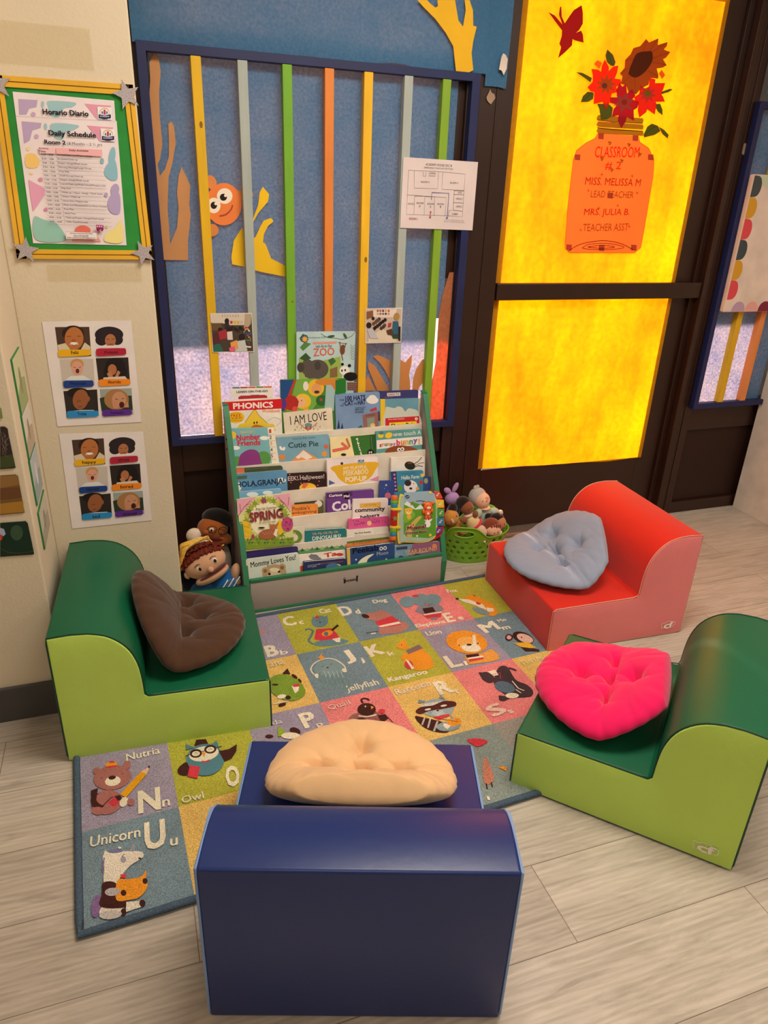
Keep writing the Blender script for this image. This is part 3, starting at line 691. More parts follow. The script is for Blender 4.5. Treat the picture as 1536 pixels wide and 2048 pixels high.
('p','6f7a26',[17543,17791,18038,17823,18265,17701,18268,17426,18073,17300,17808,17272,17676,17614]),
('p','6f7a26',[19843,16863,19969,17169,20156,17283,20455,17223,20621,17049,20386,16905,19913,16788]),
('p','6f7a26',[20496,17199,20768,17110,21045,16941,21023,16808,20735,16951]),
('l','3e4a14',14,[19940,16907,20162,17102,20349,17217]),
('l','3e4a14',13,[17678,19497,17820,19273,17959,19070]),
('l','3e4a14',13,[16905,17859,17077,17993,17222,18100]),
('p','c8741c',[17163,19043,17283,19182,17509,19106,17416,18909]),
('p','b8661c',[20079,18968,20186,19099,20381,18941,20276,18797])],
'paper_jar':[('p','ffb050',[17764,16823,19634,16819,19747,16617,20223,16417,20553,16045,20648,15524,20666,13481,20658,12701,20383,12497,17212,12475,16969,12659,16853,14140,16826,15875,16918,16192,17277,16458,17652,16632]),
('l','6a4a1a',16,[17764,16823,17652,16632,17277,16458,16918,16192,16826,15875,16853,14140,16969,12659,17212,12475,20383,12497,20658,12701,20666,13481,20648,15524,20553,16045,20223,16417,19747,16617,19634,16819]),
('p','a8603a',[17781,16818,18035,16820,18057,16622,17809,16628]),
('p','a8603a',[19358,16842,19620,16844,19647,16643,19391,16649]),
('p','a8603a',[16861,16052,17113,16051,17131,15851,16886,15859]),
('p','a8603a',[20227,16212,20497,16212,20528,16005,20263,16013]),
('p','a8603a',[18593,14761,18859,14756,18884,14544,18624,14556]),
('p','a8603a',[17014,12797,17279,12787,17299,12566,17041,12584]),
('p','a8603a',[20140,12823,20424,12813,20455,12584,20178,12603]),
('p','a8603a',[18564,12789,18838,12779,18864,12554,18596,12572]),
('L','1d0f0a',25,[17136,12522,17669,12806,18681,12958,19583,12866,20282,12625]),
('L','1d0f0a',21,[17779,12668,18099,12811,18964,12857,19809,12727,19275,12629,18221,12617,17779,12668]),
('L','1d0f0a',22,[18031,12706,18714,12784,19345,12721,18737,12665,18031,12706]),
('p','8a7a1c',[17651,17426,19692,17441,19750,17370,19730,17269,17703,17236,17593,17302]),
('p','8a7a1c',[17690,17217,19740,17226,19799,17155,19779,17053,17742,17024,17632,17091]),
('p','8a7a1c',[17730,17005,19788,17010,19847,16938,19827,16836,17782,16812,17672,16880]),
('l','3a2d10',24,[17633,17262,18358,17232,19018,17252,19732,17263]),
('l','3a2d10',24,[17681,17003,18410,16970,19073,16989,19791,16998]),
('t','d8361a','CLASSROOM',17756,15981,2046,388,2.3,0),
('t','d8361a','# 2',18300,15571,742,306,1.4,0),
('t','a83c14','MISS. MELISSA M',17493,15011,2603,270,0.6,0),
('t','8a6a28','LEAD TEACHER',17832,14565,2026,249,0.8,0),
('t','a83c14','MRS. JULIA B.',17643,13828,2157,321,1.4,0),
('t','8a6a28','TEACHER ASST',17685,13301,2171,286,1.6,0),
('e','8a7a1c',18312,16542,41,2,6,-31),
('e','8a7a1c',18390,16527,41,2,6,-31),
('e','8a7a1c',18358,16476,41,2,6,-31),
('e','8a7a1c',19205,16525,42,2,7,-31),
('e','8a7a1c',19284,16510,42,2,7,-31),
('e','8a7a1c',19253,16458,42,2,7,-31),
('e','8a7a1c',19783,16223,43,2,7,-32),
('e','8a7a1c',19864,16207,43,2,7,-32),
('e','8a7a1c',19832,16154,43,2,7,-32),
('e','8a7a1c',18056,15976,41,2,6,-31),
('e','8a7a1c',18134,15960,41,2,6,-31),
('e','8a7a1c',18102,15908,41,2,6,-31),
('e','8a7a1c',18984,15954,42,2,7,-32),
('e','8a7a1c',19064,15939,42,2,7,-32),
('e','8a7a1c',19032,15886,42,2,7,-32),
('e','8a7a1c',18578,15615,42,2,6,-32),
('e','8a7a1c',18658,15599,42,2,6,-32),
('e','8a7a1c',18626,15546,42,2,6,-32),
('l','8a4a18',17,[18140,15397,18257,15402]),
('l','8a4a18',17,[18188,15457,18210,15342]),
('l','8a4a18',17,[19563,15402,19684,15407]),
('l','8a4a18',17,[19611,15463,19636,15346]),
('l','8a4a18',17,[17621,14807,17737,14811]),
('l','8a4a18',17,[17669,14867,17690,14751]),
('l','8a4a18',17,[19929,14798,20051,14802]),
('l','8a4a18',17,[19977,14860,20003,14740]),
('l','8a4a18',17,[17514,13352,17633,13354]),
('l','8a4a18',17,[17563,13414,17584,13292]),
('l','8a4a18',18,[19810,13534,19934,13536]),
('l','8a4a18',18,[19859,13597,19885,13473]),
('l','8a4a18',17,[18217,14178,18337,14181]),
('l','8a4a18',17,[18266,14239,18288,14119]),
('l','8a4a18',17,[19097,14303,19218,14306]),
('l','8a4a18',17,[19146,14365,19170,14244])],
'scallop':[],
'emotion_chart':[('p','e6dcd8',[-2324,10837,36,10819,15,7771,-2354,7789])],
'child_photo_0':[('p','4a352a',[-2013,10680,-1114,10668,-1166,9837,-2029,9848]),
('e','2a1c18',-1565,10496,289,-7,-29,-218),
('e','b8713c',-1557,10350,246,-7,-43,-321),
('p','d8c8a8',[-2017,10180,-1806,10229,-1695,10041,-1420,10032,-1290,10232,-1159,10117,-1167,9968,-2011,9977]),
('l','6a2a1c',14,[-1747,10410,-1627,10418]),
('l','6a2a1c',14,[-1473,10414,-1370,10411]),
('e','f4ece4',-1577,10204,123,-4,-6,-44),
('L','7a3a2a',14,[-1709,10237,-1582,10159,-1436,10229]),
('e','a05c30',-1571,10295,55,-2,-5,-37)],
'child_photo_1':[('p','e6dcd8',[-984,10683,-61,10681,-111,10039,-1007,10045]),
('e','2a2026',-609,10435,386,-10,-27,-229),
('e','2a2026',-829,10293,168,-5,-20,-166),
('e','2a2026',-407,10281,159,-4,-17,-149),
('e','b0704c',-593,10268,148,-4,-21,-186),
('l','4a2420',14,[-702,10327,-618,10294]),
('l','4a2420',14,[-554,10293,-473,10320]),
('l','4a2420',14,[-669,10158,-534,10165]),
('p','e8dcd4',[-927,10065,-709,10122,-497,10115,-326,10046])],
'child_photo_2':[('p','c9bdb2',[-2023,9774,-1122,9760,-1173,8976,-2051,9000]),
('e','c8945a',-1579,9607,180,-7,-22,-169),
('e','dba088',-1587,9494,156,-6,-27,-207),
('e','5a2a24',-1590,9418,49,-2,-9,-68),
('l','6a3a2c',14,[-1685,9543,-1619,9518]),
('l','6a3a2c',14,[-1543,9515,-1477,9535]),
('p','dfe0dc',[-1952,9167,-1798,9275,-1447,9278,-1253,9135,-1263,9058,-1965,9072])],
'child_photo_3':[('p','2c2422',[-1051,9768,-158,9763,-188,8967,-1060,8963]),
('e','1c1416',-545,9528,279,-11,-27,-237),
('e','1c1416',-405,9329,173,-7,-21,-193),
('e','1c1416',-764,9345,125,-5,-22,-192),
('e','b07048',-640,9417,122,-5,-18,-161),
('p','c08058',[-804,9308,-688,9380,-638,9184,-750,9151]),
('p','c08058',[-602,9183,-488,9391,-423,9330,-532,9160]),
('p','d8ccc0',[-907,9196,-309,9209,-230,9088,-936,9101])],
'child_photo_4':[('p','2e2622',[-2048,8846,-1128,8849,-1178,8045,-2064,8042]),
('e','1f1612',-1655,8767,316,-17,-20,-155),
('e','9a5c38',-1617,8569,203,-52,-87,-297),
('e','9a5c38',-1402,8577,43,-2,-10,-78),
('l','3a1c14',14,[-1723,8516,-1614,8537]),
('l','3a1c14',14,[-1710,8346,-1601,8363]),
('p','d8d4d0',[-1974,8235,-1650,8255,-1293,8233,-1267,8151])],
'child_photo_5':[('p','9aa49a',[-1055,8853,-164,8840,-194,8024,-1081,8039]),
('p','2c3a2c',[-1088,8579,-845,8645,-188,8610,-197,8167,-1082,8180]),
('e','a8784a',-623,8514,346,-19,-36,-317),
('e','c89070',-550,8510,201,-11,-26,-238),
('e','4a1c18',-494,8346,73,-4,-11,-96),
('p','c88c6c',[-759,8442,-641,8515,-599,8231,-746,8240]),
('p','c88c6c',[-448,8263,-297,8455,-300,8254]),
('l','4a2a1c',15,[-657,8536,-586,8520]),
('l','4a2a1c',15,[-475,8526,-399,8541])],
'caption_band_0':[('p','e8b018',[-2022,10022,-1950,10049,-1183,10032,-1153,9994,-1159,9889,-1212,9861,-1999,9844,-2035,9882])],
'caption_band_1':[('p','b0203c',[-1012,10026,-939,10054,-226,10039,-194,10000,-201,9875,-254,9846,-987,9827,-1025,9866])],
'caption_band_2':[('p','1c3f88',[-2009,9132,-1936,9159,-1228,9134,-1198,9094,-1205,8974,-1259,8945,-1987,8935,-2023,8975])],
'caption_band_3':[('p','f08a1c',[-1051,9126,-976,9153,-208,9126,-175,9085,-179,8983,-233,8954,-1023,8945,-1061,8986])],
'caption_band_4':[('p','2c8ac8',[-2039,8227,-1964,8254,-1205,8216,-1174,8174,-1180,8061,-1235,8033,-2015,8035,-2052,8077])],
'caption_band_5':[('p','5c2c8c',[-1061,8207,-984,8234,-261,8199,-228,8156,-232,8050,-288,8021,-1032,8020,-1070,8063])],
'caption_es_0':[('t','3a2a08','Feliz',-1685,9911,197,103,0.2,1)],
'caption_es_1':[('t','4a0c18','Molesto',-798,9899,377,83,-0.8,1)],
'caption_es_2':[('t','0c1c48','Frustrado',-1831,9028,428,92,-1.7,1)],
'caption_es_3':[('t','3a2008','Aburrido',-809,9017,369,93,-1.5,1)],
'caption_es_4':[('t','0c3050','Triste',-1756,8102,251,95,-1.8,1)],
'caption_es_5':[('t','2a1048','Asustado',-843,8093,376,81,-2.3,1)],
'captions_english':[('p','e6dcd8',[-2344,7559,33,7457,9,4439,-2402,4430])],
'caption_en_0':[('t','2a1a20','happy',-1821,6543,392,134,-2.6,1)],
'caption_en_1':[('t','2a1a20','cross',-794,6551,320,94,-1.9,1)],
'caption_en_2':[('t','2a1a20','upset',-1817,5646,361,130,-3.1,1)],
'caption_en_3':[('t','2a1a20','bored',-824,5660,372,114,-3.0,1)],
'caption_en_4':[('t','2a1a20','sad',-1763,4739,222,108,-2.0,1)],
'caption_en_5':[('t','2a1a20','scared',-856,4725,417,118,-4.1,1)],
'schedule_sheet':[('p','e9dde0',[-2159,16410,202,16372,183,15922,210,15904,129,12869,-2231,12894]),
('p','dccbd0',[-2161,15891,170,15913,176,15891,-2161,15865]),
('p','b8a4c8',[-2054,16258,-1615,16262,-1665,16103,-1842,16056,-1919,15924,-2090,15913]),
('s','9cc4cc',[-1357,16261,-748,16265,-832,16157,-1033,16107,-1176,15914,-1365,15940,-1396,16121]),
('p','e09ab4',[-526,16258,-231,16251,-272,15913,-341,16003]),
('p','e09ab4',[-231,16251,108,16255,104,16217,-238,16195]),
('p','b8a4c8',[-2056,15770,-1602,15760,-1638,15647,-1840,15580,-1932,15352,-2078,15269]),
('s','9cc4cc',[-1372,15755,-748,15761,-841,15655,-1046,15587,-1168,15411,-1357,15457]),
('p','e09ab4',[-529,15767,-211,15759,-254,15402,-393,15585]),
('p','e8a0b0',[-211,15759,104,15758,100,15727,-216,15717]),
('e','e8a0b0',-45,15451,184,10,-5,-46),
('e','9cc4cc',-1513,16178,38,3,-11,-73),
('e','9cc4cc',-1518,15683,39,2,-11,-75),
('e','c9a8cc',-1762,15941,54,3,-8,-52),
('e','c9a8cc',-1764,15447,54,3,-8,-53),
('s','f0c878',[-2081,15006,-1882,15053,-1771,14887,-1873,14729,-2104,14739]),
('e','8cbccc',0,15065,81,-7,-61,-236),
('s','8cbccc',[-155,14862,66,14990,79,14553,-114,14506,-241,14660]),
('e','8cbccc',-259,14955,49,2,-8,-71),
('e','f0d8a0',-2000,15161,39,2,-8,-49),
('e','f0d8a0',-2010,14596,43,2,-5,-35),
('p','e4a4c4',[-2100,14438,-1748,14248,-1772,14089,-2111,13680,-2115,14038]),
('e','b4a4cc',-16,14267,102,-14,-45,-153),
('s','b4a4cc',[-135,14141,80,14189,49,13715,-166,13689,-248,13893]),
('e','b4a4cc',-257,14137,46,1,-7,-57),
('e','d890b0',-1817,14453,55,2,-7,-47),
('e','d890b0',-1796,13736,48,1,-7,-44),
('s','96c8bc',[-2112,13539,-1881,13483,-1572,13388,-1425,12976,-2136,12987]),
('e','e87868',-955,13235,200,4,-16,-126),
('p','e8a098',[-1256,13000,-577,13073,-527,12959,-1262,12957]),
('s','f0e090',[47,13506,31,12967,-419,12969,-352,13182,-124,13313]),
('e','e898a0',-550,13221,42,1,-6,-51),
('e','e0d890',-333,13343,38,1,-4,-38),
('p','efe9ee',[-225,16207,115,16211,95,15928,-239,15923]),
('e','d8b060',-64,16087,121,8,-12,-105),
('e','efe9ee',-64,16080,105,7,-11,-90),
('p','283060',[-213,16037,-71,16023,85,16055,75,15964,-82,15932,-224,15946]),
('p','c03c48',[-80,16150,-32,16153,-45,16040,-94,16037]),
('e','4a78b0',-120,16080,20,1,-4,-34),
('e','4a78b0',-8,16087,20,1,-4,-34),
('t','f0ece8','ACADEMY',-189,15978,234,34,1.6,1),
('t','283060','HOUSE',-147,15928,137,23,0.3,0),
('p','efe9ee',[-204,15717,140,15718,119,15429,-219,15427]),
('e','d8b060',-41,15593,122,7,-13,-108),
('e','efe9ee',-42,15585,106,6,-11,-92),
('p','283060',[-193,15543,-49,15528,110,15559,99,15466,-59,15435,-204,15450]),
('p','c03c48',[-58,15657,-9,15660,-22,15544,-71,15542]),
('e','4a78b0',-99,15586,20,1,-4,-35),
('e','4a78b0',16,15592,20,1,-4,-35),
('t','f0ece8','ACADEMY',-167,15483,236,35,1.2,1),
('t','283060','HOUSE',-125,15431,138,23,-0.2,0),
('t','2a1c28','Horario Diario',-1535,15955,1079,125,0.8,2),
('t','2a1c28','Daily Schedule',-1467,15451,1130,158,0.2,2),
('t','2a1c28','Room 2',-1595,15287,501,98,0.3,2),
('t','2a1c28','18 Months – 2 ½ yrs',-1053,15276,842,84,0.8,0),
('p','eeb4b8',[-1353,15212,-227,15222,-238,15062,-1353,15071]),
('p','eec4c8',[-1750,15211,-1361,15212,-1361,15071,-1744,15067]),
('t','2a1c28','Activity',-1750,15154,233,49,0.0,1),
('t','2a1c28','Time',-1752,15090,155,50,-0.0,1),
('t','2a1c28','Daily Activities',-1028,15140,460,50,0.9,1),
('t','2a1c28','6:30 – 8:30',-1708,15024,281,38,-0.4,1),
('t','2a1c28','Arrival/Table toys/Diaper change',-1332,15026,847,46,0.2,1),
('l','8a7880',5,[-1753,14983,-231,14984]),
('t','2a1c28','8:30 – 9:00',-1709,14927,281,39,-0.5,1),
('t','2a1c28','Breakfast/Clean up',-1333,14929,477,46,0.1,1),
('l','8a7880',5,[-1754,14887,-229,14885]),
('t','2a1c28','9:00 – 9:20',-1711,14831,282,39,-0.6,1),
('t','2a1c28','Diaper change/Wash hands',-1334,14832,700,47,-0.0,1),
('l','8a7880',5,[-1756,14790,-227,14786]),
('t','2a1c28','9:20 – 9:45',-1712,14734,283,39,-0.7,1),
('t','2a1c28','Morning Message/Large Group',-1334,14734,787,47,-0.1,1),
('l','8a7880',5,[-1758,14693,-226,14686]),
('t','2a1c28','9:45 – 10:45',-1714,14636,283,39,-0.8,1),
('t','2a1c28','Free Play',-1335,14636,239,47,-0.2,1),
('l','8a7880',5,[-1759,14596,-224,14586]),
('t','2a1c28','10:45 – 11:00',-1715,14538,284,39,-0.9,1),
('t','2a1c28','Small Group/Clean-up',-1336,14538,562,47,-0.3,1),
('l','8a7880',5,[-1761,14498,-222,14485]),
('t','2a1c28','11:00 – 11:20',-1717,14440,284,39,-1.0,1),
('t','2a1c28','Diaper change/Wash hands',-1336,14439,694,47,-0.4,1),
('l','8a7880',5,[-1762,14399,-220,14384]),
('t','2a1c28','11:20 – 12:00',-1718,14341,285,40,-1.1,1),
('t','2a1c28','Lunch/Clean-up/Wash Hands/Prepare cots',-1337,14339,1091,48,-0.5,1),
('l','8a7880',5,[-1764,14300,-218,14283]),
('t','2a1c28','12:00 – 2:30',-1720,14242,286,40,-1.2,1),
('t','2a1c28','Nap time',-1338,14240,225,48,-0.6,1),
('l','8a7880',5,[-1766,14201,-216,14181]),
('t','2a1c28','3:00 – 3:00',-1721,14143,286,40,-1.3,1),
('t','2a1c28','Wake up / Diaper change / Wash hands',-1338,14139,996,48,-0.7,1),
('l','8a7880',5,[-1767,14101,-215,14079]),
('t','2a1c28','3:00 – 3:05',-1723,14043,287,40,-1.4,1),
('t','2a1c28','Snack / Clean up',-1339,14039,430,48,-0.8,1),
('l','8a7880',5,[-1769,14001,-213,13976]),
('t','2a1c28','3:05 – 3:30',-1724,13942,288,40,-1.5,1),
('t','2a1c28','Story time / Puppet play',-1340,13937,611,49,-0.9,1),
('l','8a7880',5,[-1770,13901,-211,13872]),
('t','2a1c28','3:30 – 4:00',-1726,13841,288,40,-1.6,1),
('t','2a1c28','Music and Movement/Gross Motor Activity',-1340,13836,1070,49,-1.0,1),
('l','8a7880',5,[-1772,13800,-209,13769]),
('t','2a1c28','4:00 – 4:30',-1728,13740,289,41,-1.7,1),
('t','2a1c28','Free Play',-1341,13734,236,49,-1.1,1),
('l','8a7880',5,[-1774,13698,-207,13664]),
('t','2a1c28','4:30 – 4:50',-1729,13638,290,41,-1.8,1),
('t','2a1c28','Story Time',-1342,13631,269,49,-1.2,1),
('l','8a7880',5,[-1775,13596,-205,13560]),
('t','2a1c28','4:50 – 5:30',-1731,13536,290,41,-1.9,1),
('t','2a1c28','Clean-up/Diaper Change/Wash hands',-1343,13528,959,49,-1.3,1),
('l','8a7880',5,[-1777,13494,-203,13454]),
('t','2a1c28','5:30 – 6:00',-1732,13433,291,41,-2.0,1),
('t','2a1c28','Table Toys/Dismissal',-1343,13425,543,50,-1.4,1),
('l','8a7880',5,[-1779,13391,-202,13349]),
('l','8a7880',5,[-1345,15212,-1376,13392]),
('p','efe4e6',[-1385,13206,-605,13191,-617,13022,-1393,13023]),
('l','2a1c28',4,[-1385,13206,-605,13191,-617,13022,-1393,13023,-1385,13206]),
('t','2a1c28','129 Rose St,Fairlawn,NJ 07003',-1278,13141,562,38,-0.3,1),
('t','2a1c28','Phone: 555-478-5698',-1194,13088,367,34,-0.4,1),
('t','2a1c28','Email: academyhouse2023@gmail.com',-1358,13040,700,34,-0.5,1),
('p','a02468',[-602,13388,-413,13383,-418,13265,-603,13270]),
('p','e8c8d8',[-583,13367,-549,13368,-554,13330,-588,13329]),
('p','e8c8d8',[-528,13368,-495,13369,-499,13331,-533,13330]),
('p','e8c8d8',[-474,13365,-440,13366,-445,13328,-479,13327]),
('e','2a1c28',-571,13258,21,0,-3,-21),
('e','2a1c28',-462,13252,21,0,-3,-21)],
'roots_picture':[('p','3a302c',[-3299,8859,-3201,8855,-3145,8799,-3147,8628,-3129,7766,-3143,7750,-3485,7747]),
('p','3f4a28',[-3429,8082,-3135,8125,-3137,7784,-3481,7774]),
('l','8a7a70',8,[-3313,8771,-3302,8672,-3301,8507]),
('l','8a7a70',8,[-3259,8708,-3226,8601,-3262,8451]),
('l','8a7a70',8,[-3204,8645,-3318,8541,-3223,8394]),
('l','8a7a70',8,[-3149,8582,-3242,8469,-3324,8349]),
('l','8a7a70',8,[-3291,8533,-3334,8410,-3285,8292]),
('l','8a7a70',8,[-3236,8469,-3258,8337,-3246,8235]),
('l','8a7a70',8,[-3181,8404,-3351,8277,-3348,8190]),
('l','8a7a70',8,[-3323,8355,-3274,8204,-3309,8133]),
('l','8a7a70',8,[-3268,8291,-3367,8144,-3270,8075])],
'grassland_picture':[('p','7a5a30',[-3512,7584,-3165,7580,-3113,7533,-3119,6501,-3694,6502]),
('p','8f6a3a',[-3516,7561,-3140,7550,-3122,7296,-3571,7236]),
('p','6a4426',[-3571,7236,-3127,7226,-3113,6941,-3623,6924]),
('p','a87a2c',[-3641,6819,-3106,6833,-3130,6528,-3689,6530])],
'bird_picture':[('p','22362a',[-3731,6281,-3135,6262,-3092,6194,-3077,5288,-3099,5264,-3895,5305]),
('p','a8b0c8',[-3754,6145,-3672,6098,-3658,5949,-3722,5890,-3784,5965]),
('p','c03c28',[-3784,5965,-3744,5886,-3768,5796,-3815,5783]),
('l','4a3a30',18,[-3851,5564,-3696,5410,-3401,5351,-3084,5365]),
('e','34503a',-3396,5953,148,-19,-35,-219)],
'green_picture':[('p','7a8a4a',[-3217,9347,-3200,9314,-3207,9073,-3266,9055])],
'zoo_board_book':[('p','9cba5a',[86,-967,663,-1152,1693,-937,1787,-1778,87,-1754]),
('e','5c5650',808,-1397,426,-13,4,-363),
('e','5c5650',419,-1316,246,-7,2,-309),
('p','5c5650',[279,-1381,526,-1595,669,-1739,492,-1750,315,-1658]),
('e','4a4440',156,-1309,139,-4,0,-188),
('e','4a4440',806,-1259,124,-3,2,-172),
('p','3a5c34',[103,-967,346,-770,556,-978,312,-1074]),
('p','3a6a3a',[103,-232,239,-69,377,-170,171,-365]),
('p','5a8a4a',[120,-564,309,-368,552,-439,241,-701]),
('e','2a5a8c',302,-251,145,-2,1,-149),
('p','f0b428',[308,-136,332,-206,397,-168,368,-236,445,-247,377,-281,429,-336,353,-320,357,-394,309,-334,262,-392,265,-318,190,-333,241,-279,173,-243,249,-234,220,-165,285,-205]),
('t','40606c','Smithsonian KIDS',474,-244,652,60,0.3,0),
('p','e89a8c',[604,-379,1536,-371,1538,-449,604,-456]),
('t','3c4448',"Let's Go to Our",728,-586,621,108,0.5,1),
('t','e0604c','ZOO',633,-912,826,298,2.2,1),
('L','3a4a30',14,[919,-77,1166,-214,1485,-252,1771,-291,2091,-194,2230,-43]),
('e','42603c',1307,-183,146,22,10,-46),
('e','42603c',1857,-174,43,23,66,-103),
('e','7a4a34',1764,-699,101,-2,5,-171),
('e','7a4a34',1779,-562,72,-1,2,-68),
('l','7a4a34',32,[1649,-390,1690,-595]),
('l','7a4a34',32,[1901,-428,1845,-632]),
('l','5a3424',14,[1578,-406,1938,-470]),
('l','7a4a34',32,[1732,-835,1793,-1095]),
('e','f2efe8',1869,-1481,201,-6,5,-176),
('e','1c1818',1779,-1234,58,-2,1,-56),
('e','1c1818',2061,-1294,66,-2,2,-63),
('e','1c1818',1767,-1478,33,-1,1,-46),
('e','1c1818',1894,-1464,33,-1,1,-46),
('e','1c1818',2122,-1718,277,-9,5,-170),
('p','42703c',[1217,-1063,1394,-965,1523,-1106,1329,-1273]),
('p','8a6a48',[1295,-1411,1581,-1315,1591,-1700,1301,-1726]),
('p','8a8478',[1981,-1926,2388,-1941,2400,-2265,1990,-2248]),
('p','7a4038',[1993,-1962,2059,-1965,2061,-2015,1994,-2012]),
('p','7a4038',[2024,-2035,2091,-2037,2093,-2087,2026,-2085]),
('p','7a4038',[1997,-2105,2064,-2108,2065,-2158,1999,-2155]),
('p','7a4038',[2029,-2178,2096,-2181,2097,-2231,2030,-2228]),
('p','7a4038',[2074,-1965,2141,-1968,2142,-2018,2076,-2015]),
('p','7a4038',[2106,-2038,2173,-2040,2174,-2091,2107,-2088]),
('p','7a4038',[2078,-2108,2145,-2111,2147,-2161,2080,-2159]),
('p','7a4038',[2110,-2181,2177,-2184,2179,-2234,2112,-2232]),
('p','7a4038',[2155,-1968,2222,-1971,2224,-2021,2157,-2018]),
('p','7a4038',[2187,-2041,2254,-2043,2256,-2094,2189,-2091]),
('p','7a4038',[2160,-2112,2227,-2114,2229,-2164,2162,-2162]),
('p','7a4038',[2192,-2185,2259,-2187,2261,-2238,2194,-2235]),
('p','7a4038',[2237,-1971,2304,-1974,2306,-2024,2239,-2021]),
('p','7a4038',[2269,-2044,2336,-2046,2338,-2097,2271,-2094]),
('p','7a4038',[2242,-2115,2309,-2117,2311,-2168,2243,-2165]),
('p','7a4038',[2274,-2188,2341,-2190,2343,-2241,2276,-2238]),
('p','7a4038',[2319,-1974,2386,-1977,2388,-2027,2320,-2024]),
('p','7a4038',[2351,-2047,2418,-2050,2420,-2100,2353,-2097]),
('p','7a4038',[2324,-2118,2391,-2120,2393,-2171,2325,-2168]),
('p','7a4038',[2356,-2191,2423,-2194,2425,-2244,2358,-2242]),
('l','42603c',11,[2158,-569,2083,-500]),
('l','42603c',11,[2169,-587,2239,-509]),
('l','42603c',11,[2161,-665,2086,-595]),
('l','42603c',11,[2172,-683,2242,-605]),
('l','42603c',11,[2164,-762,2089,-692]),
('l','42603c',11,[2175,-779,2246,-702]),
('l','42603c',11,[2167,-859,2092,-788]),
('l','42603c',11,[2179,-876,2249,-798]),
('l','42603c',11,[2170,-956,2095,-885]),
('l','42603c',11,[2182,-973,2252,-895]),
('l','42603c',11,[2173,-1053,2098,-982]),
('l','42603c',11,[2185,-1070,2255,-992])],
'phonics_workbook':[('p','d8222c',[-23,-73,2110,-65,2108,-435,-20,-404]),
('t','f6f0e8','PHONICS',291,-353,1485,225,-0.9,2),
('e','f2c828',377,-661,310,-3,-2,-215),
('t','c8401c','Includes',199,-536,341,63,-0.4,0),
('t','c8401c','FREE',193,-637,373,94,-0.7,1),
('t','c8401c','ALBUM',193,-725,398,76,-0.9,1),
('t','c8401c','DOWNLOAD',188,-801,411,50,-1.1,1),
('t','d88a3c','Workbook',1346,-543,686,127,-2.4,1),
('s','f0cc40',[396,-1076,499,-923,690,-872,927,-569,1092,-420,1239,-652,1543,-960,1766,-1008,1791,-1172,1722,-1265,388,-1203]),
('L','3a2c14',13,[690,-872,927,-569,1092,-420,1239,-652,1543,-960]),
('s','d8701c',[866,-1108,1095,-976,1471,-1117,1532,-1186,896,-1142]),
('e','2c2014',1035,-907,25,-2,-3,-51),
('e','2c2014',1137,-901,25,-2,-3,-51),
('L','b8b4ac',13,[1548,-864,1810,-752,2063,-897,1860,-1079])],
'phonics_handle':[('p','f0e8dc',[254,48,260,437,336,476,1767,426,1796,362,1793,16,1577,27,1567,91,1468,127,593,154,503,97,488,48]),
('p','f0e8dc',[487,36,516,96,1567,91,1576,8]),
('p','b83038',[503,85,592,130,1467,115,1567,78,1575,-4,498,10]),
('p','2c6aa0',[304,453,568,447,583,403,314,410]),
('p','a03050',[592,447,858,441,874,397,602,404]),
('p','d84a3c',[882,441,1150,435,1166,390,892,398]),
('p','4a8a4c',[1175,435,1444,429,1461,384,1185,391]),
('p','e0583c',[1470,429,1741,422,1758,378,1480,385]),
('t','2c5a6c','LEARN ON-THE-GO',450,236,1148,80,-1.1,2)],
'story_picture_book':[('p','24508c',[0,-13,546,-8,282,-592,147,-1167,17,-1194]),
('p','c83c2c',[513,-13,610,-9,446,-405,344,-916,212,-1170,134,-1167,282,-592]),
('p','7ab04a',[610,-9,1461,-12,1599,-701,1201,-1210,212,-1202,445,-597]),
('e','f0c840',856,-837,316,-11,-1,-292),
('e','f4bc90',737,-866,223,-8,-1,-195),
('e','b8302c',410,-886,274,-10,-2,-291),
('e','5c3c8c',85,-906,142,-5,-2,-193),
('e','f0c038',1364,-337,318,-9,2,-322),
('e','e8a468',1384,-382,199,-6,1,-207),
('e','4a3424',1398,-499,106,-3,0,-58),
('e','f0e8dc',968,-261,105,-3,0,-179),
('e','2c6c34',1600,-832,235,-8,2,-210),
('e','c83c48',1566,-798,54,-2,0,-52),
('e','d88c3c',1861,-125,536,-14,2,-142),
('p','a8c8c8',[1762,-251,2132,-229,2078,-1246,1705,-1231]),
('t','d8403c',"Let's G",1745,-543,572,4,-87.4,1),
('p','d8843c',[1929,-191,2265,-135,2340,-529,2205,-590]),
('e','2c1c14',672,-831,20,-1,0,-19),
('e','2c1c14',803,-803,20,-1,0,-19),
('p','2a7a34',[2129,-67,2548,-13,2558,-536,2138,-653]),
('e','e85048',539,-1118,105,-4,-1,-104),
('p','e8b040',[868,-1099,1067,-1041,1067,-1205,881,-1210])],
'cream_picture_book':[('t','2c2420','I AM LOVE',241,-501,1442,336,1.7,0),
('e','b8443c',925,-675,133,-15,-8,-105),
('e','6a9aa0',932,-577,146,-16,-6,-79),
('l','a85a4c',27,[790,-693,605,-495]),
('l','a85a4c',27,[1071,-692,1284,-529]),
('e','c88468',936,-710,67,-7,-5,-66),
('e','b8984c',406,-499,16,-2,-1,-16),
('e','7a8a5c',637,-676,17,-2,-1,-16),
('e','b86a5c',890,-605,17,-2,-1,-16),
('e','b8984c',1125,-784,17,-2,-1,-17),
('e','7a8a5c',1380,-713,17,-2,-1,-17),
('e','b86a5c',569,-524,16,-2,-1,-16),
('e','b8984c',802,-701,17,-2,-1,-16),
('e','7a8a5c',1055,-630,17,-2,-1,-16),
('e','b86a5c',1293,-810,17,-2,-1,-17),
('e','b8984c',482,-620,16,-2,-1,-16),
